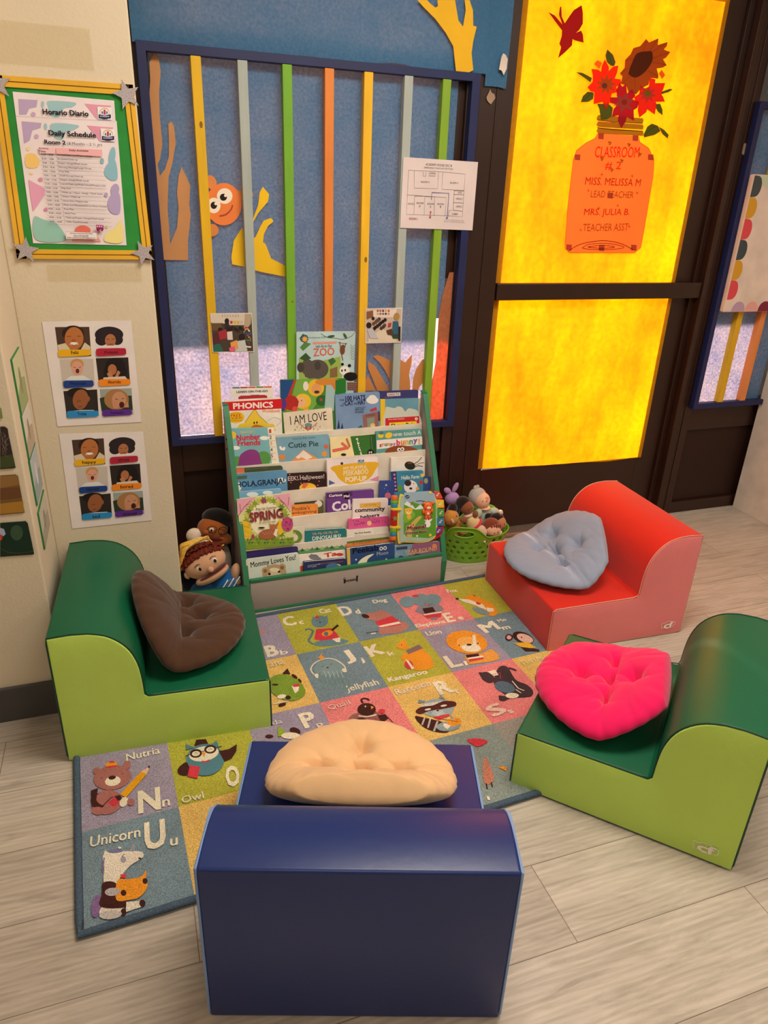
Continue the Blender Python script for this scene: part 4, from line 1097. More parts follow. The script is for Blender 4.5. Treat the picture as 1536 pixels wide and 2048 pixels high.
('e','7a8a5c',733,-548,17,-2,-1,-16),
('e','b86a5c',968,-727,17,-2,-1,-16),
('e','b8984c',1222,-655,17,-2,-1,-17),
('e','7a8a5c',395,-715,16,-2,-1,-16),
('e','b86a5c',646,-644,17,-2,-1,-16),
('e','b8984c',899,-573,17,-2,-1,-16),
('e','7a8a5c',1134,-752,17,-2,-1,-17),
('e','b86a5c',1389,-680,17,-2,-1,-17),
('e','b8984c',559,-741,16,-2,-1,-16),
('e','7a8a5c',811,-669,17,-2,-1,-16),
('e','b86a5c',1064,-598,17,-2,-1,-16),
('e','b8984c',1302,-777,17,-2,-1,-17),
('e','7a8a5c',491,-588,16,-2,-1,-16),
('e','b86a5c',724,-766,17,-2,-1,-16),
('e','b8984c',977,-694,17,-2,-1,-16),
('e','7a8a5c',1231,-623,17,-2,-1,-16),
('e','b86a5c',404,-684,16,-2,-1,-16),
('e','b8984c',655,-612,16,-2,-1,-16),
('e','7a8a5c',890,-791,17,-2,-1,-16),
('e','b86a5c',1143,-720,17,-2,-1,-17)],
'blue_holiday_book':[('p','e8e0d8',[322,-74,883,-70,896,-206,334,-202]),
('t','2c2c50','NARRATIVE',362,-183,490,95,-0.1,1),
('l','b8603c',14,[221,-245,579,-240])],
'hundred_hats_book':[('t','2a2c5a','THE',157,-272,191,79,0.2,1),
('t','2a2c5a','100 HATS',390,-281,823,197,-0.1,2),
('t','2a2c5a','OF',251,-404,96,59,0.1,1),
('t','2a2c5a','THE',167,-477,151,59,-1.4,1),
('t','2a2c5a','CAT',359,-464,358,185,0.3,2),
('t','2a2c5a','OF THE',731,-449,139,93,1.6,1),
('t','2a2c5a','HAT',898,-461,321,186,-0.3,2),
('t','2a2c5a','A Celebration of the',771,-585,446,47,-0.5,0),
('t','2a2c5a','100TH DAY',777,-679,384,80,-1.0,1),
('t','2a2c5a','OF SCHOOL',776,-780,370,80,-1.0,1),
('e','f0ece8',1500,-314,253,-17,0,-147),
('e','f0ece8',1500,-227,169,-11,0,-120),
('p','9a6a64',[1090,-870,1726,-780,1762,-1397,1142,-1417]),
('t','5a3c3c','SCHOOL',1216,-953,411,81,3.4,1),
('p','8a9a8c',[1265,-1018,1583,-994,1597,-1419,1298,-1416]),
('p','5a3c3c',[1740,-734,1811,-820,1826,-1162,1740,-1156]),
('e','e8c870',1512,-1330,100,-8,0,-96),
('p','c83c4c',[1372,-688,1655,-593,1690,-710,1442,-760]),
('p','2c3c5a',[41,-1329,117,-966,151,-1338]),
('p','2c3c5a',[192,-1341,252,-1110,289,-1349]),
('p','3c6c5c',[839,-1393,1016,-1271,1156,-1418])],
'cloud_board_book':[('p','f0c828',[0,0,192,1,253,-1185,58,-1177]),
('s','d0d4c8',[261,-1185,229,-398,326,-320,472,-352,617,-377,759,-314,943,-368,1075,-529,1202,-417,1386,-437,1654,-584,1752,-1251]),
('p','d02c34',[237,-772,1692,-738,1752,-1251,253,-1185]),
('t','f4e4d8','First Little Readers',363,-853,699,62,0.6,0),
('e','f4e4d8',1579,-845,67,-3,4,-63),
('p','f0d030',[411,-964,1600,-943,1617,-1245,420,-1192]),
('t','2c2020','Show Rain',492,-1161,1059,152,1.3,2),
('t','d02c34','A',1551,-872,59,63,4.5,1)],
'number_friends_book':[('p','f0ead8',[1468,-5,1709,0,1886,-1427,1596,-1412]),
('e','f4c83c',173,-241,135,-5,-6,-137),
('t','e8c03c',"Barney's",483,-209,518,112,2.1,1),
('t','d02c44','Number',312,-452,875,212,1.1,2),
('t','d02c44','Friends',341,-654,852,212,0.6,2),
('e','f0f4f0',1341,-391,165,-6,-3,-76),
('e','f0f4f0',277,-714,148,-6,-3,-75),
('e','5a9a4c',305,-1219,261,-13,-8,-190),
('e','5a9a4c',1284,-1139,267,-13,-9,-256),
('p','5a9a4c',[88,-1240,1505,-1214,1496,-1503,110,-1431]),
('s','8c3c84',[354,-1253,440,-973,759,-798,1071,-875,1186,-1231,1148,-1389,392,-1382]),
('t','d0503c','1',1524,-208,89,138,2.0,1),
('l','2c2c2c',6,[1471,-276,1727,-266]),
('t','2c4a5c','2',1533,-440,89,139,1.9,1),
('l','2c2c2c',6,[1483,-508,1739,-499]),
('t','d8b068','3',1542,-672,90,140,1.7,1),
('l','2c2c2c',6,[1495,-740,1751,-732]),
('t','3c7a4c','4',1550,-905,90,140,1.5,1),
('l','2c2c2c',6,[1507,-974,1764,-966]),
('t','c8603c','5',1559,-1140,90,141,1.4,1),
('l','2c2c2c',6,[1518,-1208,1776,-1201])],
'cutie_pie_book':[('p','b0887c',[0,0,77,2,79,-936,14,-931]),
('t','2c4a50',"You're My Little",665,-144,912,90,0.9,0),
('t','24404c','Cutie Pie',508,-430,1177,218,-0.0,1),
('s','e89a5c',[669,-882,875,-701,1081,-533,1274,-664,1600,-884,1593,-1048,664,-979]),
('p','f2e4d8',[772,-792,942,-673,1080,-546,1273,-696,1434,-839,1196,-920,1002,-808,867,-864]),
('p','e8903c',[259,-587,293,-690,401,-681,328,-760,392,-849,286,-824,242,-922,208,-819,101,-828,173,-749,109,-661,215,-685]),
('p','d86a4c',[1992,-332,2019,-414,2106,-405,2048,-467,2102,-536,2015,-516,1982,-594,1955,-512,1868,-521,1926,-459,1873,-390,1959,-410]),
('p','e8a040',[1915,-583,1948,-681,2052,-671,1983,-746,2046,-830,1943,-806,1903,-899,1869,-801,1766,-810,1835,-735,1772,-652,1874,-676]),
('e','f4f0ec',223,-411,46,23,41,-81),
('e','f4f0ec',332,-437,44,-29,-42,-64)],
'curious_green_book':[('p','3a7434',[823,-4,1889,0,1879,-1028,965,-873]),
('p','2c5c2c',[1620,-4,1889,-7,1888,-824,1623,-833]),
('t','f4ece0','Nurs',1040,-109,708,83,-75.7,2),
('t','f4ece0','Curious',1673,-76,542,10,-86.7,1),
('e','1c1c1c',1629,-719,141,-13,-6,-135),
('t','f4f0e8','M',1556,-759,128,94,0.7,1),
('l','e0705c',123,[65,-508,674,-443]),
('l','e0705c',103,[445,-223,728,-481]),
('l','b87c3c',83,[660,-76,780,-419]),
('e','2c2420',508,-695,110,-10,-3,-53)],
'grumpy_bunny_book':[('p','efe8e0',[14,-342,1969,-309,1981,-640,20,-700]),
('t','f2ece4','NEVER',725,-232,384,108,0.5,1),
('t','f2ece4','touch A',1174,-233,743,176,0.7,0),
('e','f0c838',195,-172,121,-7,-2,-94),
('e','f0c838',531,-180,149,42,40,-110),
('e','4c8488',212,-66,100,-6,-1,-67),
('t','a83c4c','g',129,-626,100,121,-0.0,2),
('t','d8783c','r',243,-599,86,108,-0.0,2),
('t','4c7a5c','u',344,-599,101,108,-0.0,2),
('t','d0983c','m',459,-599,130,108,-0.0,2),
('t','7a4c8c','p',602,-626,94,122,-0.0,2),
('t','b0545c','y',711,-627,101,122,-0.0,2),
('t','d8386c','b',849,-599,160,231,-0.0,2),
('t','e08a3c','u',1038,-600,161,177,-0.0,2),
('t','d8b040','n',1221,-600,161,177,-0.0,2),
('t','5c9c98','n',1404,-600,162,178,-0.0,2),
('t','8c5ca0','y',1581,-627,178,233,-0.0,2),
('t','e8a040','!',1803,-600,59,220,-0.0,2),
('s','8a4a2c',[338,-871,522,-680,994,-609,1506,-712,1801,-869,1800,-1042,336,-1007]),
('e','f4f0ec',955,-777,80,-5,-1,-75),
('e','f4f0ec',1102,-767,80,-5,-1,-75),
('e','1c1414',970,-785,36,-2,0,-34),
('e','1c1414',1087,-772,37,-2,0,-34)],
'orange_green_book':[('p','d8704c',[0,0,447,3,440,-385,-7,-354]),
('t','7a8a6a','Eyes Farm Feet',524,-85,791,63,0.9,0)],
'farm_board_book':[('e','e0ecec',148,-493,123,-10,-10,-165),
('e','e0ecec',1768,-383,180,-15,-5,-103),
('p','4c6c54',[50,-92,502,-90,495,-216,48,-218]),
('t','203450','¡HOLA,GRANJA!',24,-585,1864,278,0.3,2),
('t','2c5478','HELLO,FARM!',661,-575,551,57,0.5,0),
('e','c8a04c',289,-729,174,-15,-6,-89)],
'halloween_board_book':[('t','ece0d8','EEK! Halloween!',19,-273,1416,168,0.6,0),
('e','f0c03c',780,-582,332,-21,-4,-184),
('p','d8704c',[535,-567,619,-375,803,-432,667,-608]),
('e','d87078',90,-37,26,-1,-1,-26),
('e','d87078',431,-246,26,-2,-1,-26),
('e','d87078',776,-457,27,-2,-1,-26),
('e','d87078',1134,-208,27,-2,0,-26),
('e','d87078',128,-338,26,-2,-1,-26),
('e','d87078',480,-92,26,-2,-1,-26),
('e','d87078',826,-302,27,-2,-1,-26),
('e','d87078',1175,-514,27,-2,0,-26),
('e','d87078',177,-185,26,-2,-1,-26),
('e','d87078',519,-395,26,-2,-1,-26),
('e','d87078',875,-148,27,-2,-1,-26),
('e','d87078',1225,-359,27,-2,0,-26)],
'peekaboo_popup_book':[('s','e8b430',[249,-265,1989,-210,1914,-589,1700,-844,1347,-987,861,-1019,521,-827,323,-547]),
('t','f4ead4','MY PLAYFUL',652,-450,969,132,0.9,1),
('t','f4ead4','PEEKABOO',648,-669,1019,199,0.5,1),
('t','f4ead4','POP-UP',711,-934,882,213,-0.2,2),
('p','4c6c9c',[60,-793,314,-932,54,-992]),
('p','dc90a8',[1699,-911,2089,-770,2087,-1007]),
('e','3c2c2c',590,-181,54,-3,-1,-53),
('e','7cb0d8',1361,-151,139,-9,-1,-66),
('e','3c2c2c',1292,-113,28,-2,0,-27),
('e','3c2c2c',1465,-110,28,-2,0,-27)],
'insect_board_book':[('e','2c2a20',803,-361,228,-69,-43,-157),
('l','3c2c20',30,[986,-301,1169,-207,1314,-42]),
('l','3c2c20',30,[988,-439,1172,-380,1359,-424]),
('e','7a4a30',801,-258,103,-5,0,-34),
('l','3c2c20',22,[1009,-371,1244,-280,1430,-275]),
('t','5a5048','Lizards',293,-505,308,0,90.5,0),
('t','5a5048','Crickets',395,-511,308,0,90.6,0)],
'moon_night_book':[('e','a8a86c',342,-182,89,-3,6,-111)],
'hello_farm_book':[('p','44386c',[0,0,243,2,313,-819,75,-805]),
('t','2c5c7c','Peek-a-boo flaps',518,-134,537,61,1.5,0),
('t','f0ecdc','Hello Farm',464,-335,765,150,1.1,1),
('e','f0e8e8',869,-645,293,-16,5,-262),
('e','3c3034',742,-487,146,-8,2,-124),
('e','3c3034',870,-714,66,-4,1,-48),
('e','3c3034',772,-537,22,-1,0,-21),
('e','3c3034',991,-528,22,-1,0,-21),
('p','f0c850',[1348,-93,1370,-160,1433,-130,1398,-187,1469,-209,1399,-224,1436,-285,1372,-249,1354,-313,1332,-247,1269,-277,1304,-219,1233,-197,1303,-182,1266,-121,1330,-158]),
('e','c83c44',1306,-497,89,-5,2,-83),
('e','e8b048',1164,-731,74,-4,2,-69),
('e','6a9a4c',397,-687,116,-7,2,-137),
('e','d890b8',159,-116,43,-2,1,-41),
('e','d890b8',175,-266,43,-2,1,-41),
('e','d890b8',192,-416,43,-2,1,-41),
('e','d890b8',208,-567,43,-2,1,-41),
('e','d890b8',225,-718,43,-2,1,-41)],
'starry_blue_book':[('p','c8d8e8',[273,-124,291,-157,329,-163,302,-187,310,-223,276,-205,243,-221,248,-186,220,-159,257,-156]),
('e','c8d8e8',208,-311,14,-1,0,-14),
('e','c8d8e8',354,-419,14,-1,0,-14),
('e','c86c84',360,-603,129,-5,4,-123)],
'pale_blue_book':[('e','e8f0f4',612,-134,218,-18,-5,-89),
('e','e8f0f4',1179,-118,189,-16,-4,-77)],
'olive_board_book':[('e','e8e0d0',922,-115,147,-14,-6,-133),
('l','2c2c24',33,[-1,-26,860,-16])],
'orange_thanksgiving_book':[('t','8c4424',"Pookie's",160,-218,676,157,1.1,1),
('t','8c4424','anksgiving',145,-388,970,144,1.2,1)],
'purple_colors_book':[('p','54306c',[0,0,1031,-1,1026,-188,6,-219]),
('t','f0e8ec','Curious',88,-173,528,106,0.8,2),
('e','1c1620',787,-180,136,-12,-4,-133),
('t','f0e8ec','Me!',682,-245,233,106,3.2,2),
('t','f0e8ec','Colo',204,-757,1053,385,3.1,2)],
'caterpillar_board_book':[('e','6a8c3c',153,-362,293,-26,-6,-264),
('e','d8d4c0',120,-392,163,-14,-4,-145),
('p','c8403c',[245,-603,409,-604,406,-751,262,-737]),
('e','d8b050',157,-230,39,-3,-1,-40)],
'dinosaur_board_book':[('t','dca090','Oh My Oh My Oh',277,-223,1019,119,1.5,1),
('t','e8f0e8','DINOSAURS!',278,-409,1129,160,1.6,1),
('p','e8b840',[351,-561,450,-461,1325,-427,1408,-513,1396,-634,385,-697]),
('p','e8e4d8',[451,-582,517,-519,1271,-490,1326,-548,1328,-663,465,-703]),
('e','8c8c90',785,-558,94,-7,0,-61),
('l','8c8c90',34,[1122,-480,1190,-539,1225,-609])],
'community_board_book':[('p','e8b450',[281,-183,1139,-146,1148,-363,287,-351]),
('t','a07030','Lift the flap',472,-298,475,81,2.0,0),
('t','2c2028','community',86,-579,1239,215,1.5,2),
('t','2c2028','helpers',323,-825,787,176,5.0,2)],
'pink_fairy_book':[('t','7c3464','the',322,-121,90,67,3.9,0),
('t','7c3464','Secret',231,-289,441,120,7.6,0),
('t','7c3464','Fairy',968,-284,334,135,7.0,0),
('e','f0c890',842,-225,98,-8,0,-95),
('e','a83c74',82,-27,21,-2,0,-20),
('e','a83c74',405,-116,21,-2,0,-20),
('e','a83c74',730,-206,21,-2,0,-20),
('e','a83c74',1060,-92,21,-2,0,-20),
('e','a83c74',1391,-182,21,-2,0,-21),
('e','a83c74',185,-61,21,-2,0,-20),
('e','a83c74',508,-150,21,-2,0,-20),
('e','a83c74',836,-36,21,-2,0,-20),
('e','a83c74',1165,-126,21,-2,0,-20),
('e','a83c74',1498,-217,21,-2,0,-21),
('e','a83c74',287,-95,21,-2,0,-20),
('e','a83c74',612,-185,21,-2,0,-20)],
'white_reader_book':[('t','1c1c1c','My First Reader',313,-224,681,75,1.1,2),
('t','5c5c5c','Bill Martin Jr / Eric Carle',312,-340,1034,81,1.2,0),
('p','5c7c3c',[-5,-460,1716,-435,1717,-747,-8,-718])],
'spring_forest_book':[('p','e8a8b8',[0,0,688,8,413,-271,78,-543,-37,-590]),
('p','e8a8b8',[1311,-5,1945,0,1981,-665,1714,-438,1480,-217]),
('l','8a4a50',18,[-43,-652,225,-310,493,-93]),
('l','8a4a50',18,[85,-481,86,-167]),
('l','8a4a50',18,[240,-281,419,-209]),
('l','8a4a50',19,[1912,-720,1720,-374,1492,-91]),
('l','8a4a50',19,[1840,-454,1901,-141]),
('l','8a4a50',19,[1720,-374,1543,-224]),
('e','f2ecc8',997,-856,608,-82,-64,-663),
('p','a8b43c',[1746,-853,1767,-968,1881,-955,1794,-1028,1866,-1122,1757,-1079,1715,-1185,1694,-1070,1581,-1083,1667,-1010,1596,-917,1704,-960]),
('p','8ca03c',[1754,-1055,1742,-1170,1856,-1192,1750,-1234,1793,-1345,1700,-1272,1629,-1360,1641,-1245,1528,-1223,1633,-1180,1590,-1070,1683,-1143]),
('p','c8c84c',[1716,-1254,1670,-1359,1774,-1414,1660,-1422,1669,-1539,1601,-1442,1506,-1504,1551,-1399,1448,-1344,1562,-1336,1553,-1219,1621,-1316]),
('p','6c8c34',[1632,-1437,1557,-1522,1642,-1605,1529,-1579,1504,-1692,1466,-1580,1357,-1610,1431,-1525,1346,-1442,1459,-1468,1484,-1355,1522,-1467]),
('p','a8b43c',[1506,-1592,1409,-1650,1467,-1754,1366,-1695,1309,-1794,1304,-1677,1190,-1673,1286,-1614,1228,-1511,1330,-1569,1386,-1471,1391,-1587]),
('p','8ca03c',[1345,-1708,1235,-1734,1261,-1849,1180,-1764,1097,-1840,1126,-1728,1017,-1690,1126,-1664,1100,-1549,1181,-1634,1264,-1558,1236,-1670]),
('p','c8c84c',[1159,-1778,1046,-1770,1038,-1886,984,-1781,883,-1827,942,-1731,848,-1662,961,-1670,968,-1555,1022,-1659,1124,-1612,1065,-1709]),
('p','6c8c34',[960,-1795,852,-1753,812,-1860,790,-1745,679,-1759,763,-1686,692,-1593,799,-1635,839,-1528,861,-1643,973,-1629,888,-1702]),
('p','a8b43c',[759,-1759,668,-1687,599,-1776,610,-1661,499,-1640,601,-1597,559,-1488,650,-1559,719,-1471,708,-1585,819,-1606,717,-1649]),
('p','8ca03c',[570,-1669,502,-1574,411,-1637,454,-1532,353,-1480,464,-1470,454,-1355,522,-1449,613,-1386,570,-1491,672,-1543,560,-1554]),
('p','c8c84c',[405,-1532,367,-1423,261,-1454,332,-1369,250,-1289,359,-1312,382,-1201,421,-1310,527,-1278,455,-1364,538,-1444,428,-1420]),
('p','6c8c34',[275,-1356,269,-1241,158,-1239,251,-1180,194,-1080,292,-1135,346,-1037,352,-1151,464,-1153,370,-1212,428,-1313,329,-1257]),
('p','a8b43c',[187,-1151,214,-1041,108,-1006,214,-977,187,-866,267,-947,346,-871,320,-981,427,-1015,320,-1044,347,-1156,267,-1074]),
('p','8ca03c',[149,-929,205,-833,113,-768,223,-773,229,-660,283,-761,381,-712,325,-808,418,-873,307,-868,301,-981,247,-880]),
('p','c8c84c',[162,-704,244,-630,173,-542,278,-579,316,-474,339,-585,448,-568,366,-642,437,-731,332,-694,294,-799,271,-688]),
('p','6c8c34',[227,-491,327,-445,284,-340,374,-407,441,-318,432,-430,542,-447,441,-493,485,-598,394,-531,327,-620,337,-507]),
('p','a8b43c',[340,-301,450,-288,438,-175,507,-265,596,-201,555,-305,656,-353,547,-367,558,-480,490,-389,400,-454,441,-349]),
('p','8ca03c',[496,-148,605,-167,626,-57,666,-163,771,-128,702,-215,786,-291,676,-271,655,-382,615,-276,510,-310,579,-224]),
('p','c8c84c',[684,-40,784,-92,836,7,845,-106,956,-104,864,-166,924,-263,823,-212,771,-311,763,-197,652,-199,743,-137]),
('p','6c8c34',[894,14,977,-65,1055,14,1031,-96,1140,-128,1033,-159,1062,-270,980,-191,901,-270,925,-159,817,-128,924,-96]),
('p','a8b43c',[1114,10,1171,-90,1270,-38,1214,-136,1310,-198,1198,-196,1195,-310,1137,-210,1039,-262,1094,-164,998,-102,1111,-104]),
('p','8ca03c',[1328,-53,1355,-164,1466,-145,1384,-221,1459,-309,1350,-273,1314,-381,1288,-269,1177,-288,1259,-212,1184,-125,1293,-160]),
('p','c8c84c',[1525,-171,1518,-285,1631,-299,1530,-347,1577,-453,1482,-387,1416,-479,1423,-364,1310,-350,1411,-302,1364,-196,1459,-262]),
('p','6c8c34',[1689,-337,1650,-444,1756,-492,1643,-507,1658,-622,1585,-531,1495,-598,1534,-491,1429,-444,1541,-428,1526,-314,1599,-405]),
('p','a8b43c',[1811,-543,1742,-633,1831,-709,1717,-691,1699,-804,1654,-696,1547,-732,1616,-643,1528,-567,1641,-585,1660,-472,1704,-580]),
('p','8ca03c',[1882,-775,1789,-839,1853,-939,1748,-887,1697,-989,1685,-873,1571,-875,1664,-811,1601,-713,1705,-764,1756,-663,1768,-778]),
('e','eac030',166,-1188,231,-33,-37,-364),
('e','eac030',1448,-1239,139,-19,-27,-287),
('e','f0d050',31,-884,18,-2,-2,-19),
('e','d8a020',114,-1092,18,-3,-2,-19),
('e','e8c840',198,-1301,18,-3,-2,-19),
('e','f0d050',282,-1511,18,-3,-2,-19),
('e','d8a020',73,-1073,18,-3,-2,-19),
('e','e8c840',156,-1282,18,-3,-2,-19),
('e','f0d050',240,-1492,18,-3,-2,-19),
('e','d8a020',31,-1055,18,-3,-2,-19),
('e','e8c840',115,-1264,18,-3,-2,-19),
('e','f0d050',199,-1474,18,-3,-2,-19),
('e','d8a020',343,-1085,18,-3,-2,-19),
('e','e8c840',73,-1245,18,-3,-2,-19),
('e','f0d050',157,-1455,18,-3,-2,-19),
('e','d8a020',302,-1067,18,-3,-2,-19),
('e','e8c840',32,-1226,18,-3,-2,-19),
('e','f0d050',116,-1436,18,-3,-2,-19),
('e','d8a020',260,-1048,18,-3,-2,-19),
('e','e8c840',345,-1258,18,-3,-2,-19),
('e','f0d050',74,-1417,18,-3,-2,-19),
('e','d8a020',219,-1030,18,-3,-2,-19),
('e','e8c840',303,-1239,18,-3,-2,-19),
('e','f0d050',33,-1399,18,-3,-2,-19),
('e','d8a020',178,-1011,18,-3,-2,-19),
('e','e8c840',261,-1221,18,-3,-2,-19),
('e','f0d050',-8,-1380,18,-3,-2,-19),
('e','d8a020',136,-993,18,-3,-2,-19),
('e','e8c840',220,-1202,18,-3,-2,-19),
('e','f0d050',304,-1412,18,-3,-2,-19),
('e','d8a020',95,-975,18,-3,-2,-19),
('e','e8c840',179,-1183,18,-3,-2,-19),
('e','f0d050',263,-1393,18,-3,-2,-19),
('e','d8a020',54,-956,18,-3,-2,-19),
('e','e8c840',137,-1165,18,-3,-2,-19),
('e','f0d050',221,-1374,18,-3,-2,-19),
('e','d8a020',366,-987,18,-3,-2,-19),
('e','e8c840',96,-1146,18,-3,-2,-19),
('e','f0d050',180,-1356,18,-3,-2,-19),
('e','d8a020',324,-968,18,-3,-2,-19),
('e','e8c840',55,-1128,18,-3,-2,-19),
('e','f0d050',138,-1337,18,-3,-2,-19),
('p','a83c6c',[965,-26,978,-114,1057,-78,1005,-148,1087,-180,1000,-191,1038,-272,967,-218,938,-300,925,-212,846,-248,898,-178,816,-146,902,-135,865,-54,935,-108]),
('e','c04c80',1744,-1150,216,-30,-25,-269),
('p','a83468',[1622,-882,1631,-919,1668,-917,1642,-942,1663,-974,1627,-963,1611,-996,1602,-959,1565,-961,1591,-936,1570,-904,1606,-915]),
('p','c85c94',[1734,-981,1744,-1018,1781,-1016,1754,-1042,1776,-1074,1740,-1062,1724,-1096,1714,-1059,1677,-1060,1704,-1035,1682,-1003,1718,-1014]),
('p','8c3058',[1847,-1080,1857,-1117,1894,-1116,1867,-1141,1889,-1173,1853,-1162,1837,-1195,1827,-1158,1790,-1160,1817,-1134,1795,-1102,1831,-1114]),
('p','a83468',[1656,-1138,1665,-1175,1702,-1174,1676,-1199,1697,-1231,1661,-1220,1645,-1253,1636,-1216,1598,-1218,1625,-1192,1604,-1160,1640,-1172]),
('p','c85c94',[1768,-1238,1778,-1275,1815,-1274,1789,-1299,1810,-1331,1774,-1320,1758,-1353,1748,-1316,1711,-1318,1738,-1292,1716,-1260,1753,-1272]),
('p','8c3058',[1918,-941,1927,-978,1965,-976,1938,-1002,1960,-1034,1923,-1022,1907,-1056,1898,-1019,1860,-1020,1887,-995,1866,-963,1902,-974]),
('p','a83468',[1726,-999,1736,-1036,1773,-1034,1746,-1060,1768,-1092,1731,-1080,1716,-1114,1706,-1077,1669,-1079,1696,-1053,1674,-1021,1710,-1033]),
('p','c85c94',[1839,-1099,1849,-1136,1886,-1134,1859,-1160,1881,-1192,1845,-1180,1829,-1214,1819,-1177,1782,-1178,1808,-1153,1787,-1121,1823,-1132]),
('p','8c3058',[1648,-1157,1657,-1194,1694,-1192,1668,-1218,1689,-1250,1653,-1238,1637,-1272,1628,-1234,1590,-1236,1617,-1211,1596,-1178,1632,-1190]),
('p','a83468',[1760,-1256,1770,-1294,1807,-1292,1781,-1318,1802,-1350,1766,-1338,1750,-1372,1740,-1335,1703,-1336,1730,-1311,1708,-1278,1744,-1290]),
('p','c85c94',[1910,-959,1919,-996,1957,-995,1930,-1020,1951,-1052,1915,-1041,1899,-1074,1890,-1037,1852,-1039,1879,-1013,1858,-981,1894,-993]),
('p','8c3058',[1718,-1017,1727,-1054,1765,-1053,1738,-1078,1760,-1110,1723,-1099,1707,-1132,1698,-1095,1661,-1097,1687,-1071,1666,-1039,1702,-1051]),
('p','a83468',[1831,-1117,1840,-1154,1878,-1152,1851,-1178,1873,-1210,1836,-1198,1820,-1232,1811,-1195,1774,-1197,1800,-1171,1779,-1139,1815,-1151]),
('p','c85c94',[1639,-1175,1649,-1212,1686,-1210,1659,-1236,1681,-1268,1645,-1256,1629,-1290,1619,-1253,1582,-1254,1609,-1229,1588,-1197,1624,-1208]),
('p','8c3058',[1752,-1275,1762,-1312,1799,-1310,1772,-1336,1794,-1368,1758,-1356,1742,-1390,1732,-1353,1695,-1354,1722,-1329,1700,-1297,1736,-1308]),
('p','a83468',[1902,-977,1911,-1015,1949,-1013,1922,-1038,1943,-1071,1907,-1059,1891,-1093,1882,-1055,1844,-1057,1871,-1032,1849,-1000,1886,-1011]),
('e','b03868',428,-1481,55,-8,-14,-139),
('p','7c9c34',[84,-1559,665,-1483,1343,-1678,1924,-1664,1929,-1960,40,-1874]),
('p','5c7c34',[120,-1449,128,-1486,163,-1491,132,-1508,140,-1545,113,-1519,82,-1536,97,-1503,71,-1478,106,-1483]),
('p','8cac44',[255,-1529,262,-1566,298,-1571,267,-1588,275,-1625,248,-1599,217,-1616,232,-1583,205,-1557,241,-1563]),
('p','485c50',[390,-1609,397,-1646,433,-1651,402,-1668,410,-1705,383,-1679,352,-1696,367,-1663,340,-1637,376,-1643]),
('p','a8b83c',[526,-1689,533,-1726,569,-1731,538,-1749,546,-1786,519,-1759,488,-1777,503,-1743,475,-1718,511,-1723]),
('p','5c7c34',[686,-1528,693,-1565,730,-1570,698,-1588,706,-1624,679,-1598,648,-1616,663,-1582,635,-1557,672,-1562]),
('p','8cac44',[823,-1609,830,-1646,867,-1651,835,-1668,843,-1705,816,-1679,785,-1697,800,-1663,772,-1637,808,-1643]),
('p','485c50',[960,-1689,968,-1727,1004,-1732,973,-1749,981,-1786,954,-1760,922,-1778,937,-1744,909,-1718,946,-1723]),
('p','a8b83c',[1122,-1527,1129,-1565,1166,-1570,1134,-1587,1142,-1624,1115,-1598,1083,-1616,1098,-1582,1071,-1556,1107,-1561]),
('p','5c7c34',[1260,-1608,1268,-1646,1305,-1651,1273,-1668,1281,-1705,1254,-1679,1222,-1697,1237,-1663,1209,-1637,1246,-1642]),
('p','8cac44',[1400,-1689,1407,-1727,1444,-1732,1412,-1749,1421,-1787,1393,-1760,1361,-1778,1376,-1744,1348,-1718,1385,-1724]),
('p','485c50',[1539,-1771,1547,-1809,1584,-1814,1552,-1831,1561,-1869,1533,-1842,1501,-1860,1516,-1826,1488,-1800,1525,-1805]),
('p','a8b83c',[1702,-1608,1710,-1645,1748,-1651,1715,-1668,1724,-1706,1696,-1679,1664,-1697,1679,-1663,1651,-1637,1688,-1642]),
('p','5c7c34',[1844,-1690,1852,-1727,1889,-1732,1857,-1750,1865,-1787,1837,-1761,1805,-1779,1820,-1745,1792,-1718,1829,-1724]),
('p','8cac44',[188,-1639,195,-1676,231,-1681,200,-1698,207,-1735,181,-1708,150,-1726,165,-1693,138,-1667,174,-1672]),
('p','485c50',[347,-1478,354,-1515,390,-1520,359,-1537,367,-1574,340,-1548,309,-1566,324,-1532,297,-1507,333,-1512]),
('p','a8b83c',[483,-1558,490,-1595,526,-1600,495,-1617,502,-1654,476,-1628,444,-1646,459,-1612,432,-1587,468,-1592]),
('p','5c7c34',[619,-1639,626,-1676,662,-1681,631,-1698,639,-1735,612,-1708,580,-1726,595,-1693,568,-1667,604,-1672]),
('p','8cac44',[755,-1719,763,-1756,799,-1761,767,-1779,776,-1816,748,-1789,717,-1807,732,-1773,705,-1747,741,-1753]),
('p','485c50',[916,-1558,924,-1595,960,-1600,928,-1617,937,-1654,909,-1628,878,-1646,893,-1612,865,-1586,902,-1592]),
('p','a8b83c',[1054,-1638,1062,-1676,1098,-1681,1066,-1698,1075,-1735,1047,-1709,1016,-1727,1031,-1693,1003,-1667,1040,-1672]),
('p','5c7c34',[1192,-1719,1200,-1757,1237,-1762,1205,-1779,1213,-1817,1186,-1790,1154,-1808,1169,-1774,1141,-1748,1178,-1754]),
('p','8cac44',[1354,-1557,1362,-1594,1399,-1599,1367,-1617,1375,-1654,1348,-1628,1316,-1646,1331,-1612,1303,-1586,1340,-1591]),
('p','485c50',[1494,-1638,1502,-1676,1539,-1681,1507,-1698,1515,-1736,1487,-1709,1456,-1727,1471,-1693,1443,-1667,1480,-1672]),
('p','a8b83c',[1634,-1720,1642,-1757,1679,-1762,1647,-1780,1656,-1817,1628,-1791,1596,-1809,1611,-1775,1583,-1748,1620,-1754]),
('p','5c7c34',[1775,-1802,1783,-1839,1820,-1844,1788,-1862,1797,-1900,1769,-1873,1737,-1891,1752,-1857,1723,-1830,1761,-1836]),
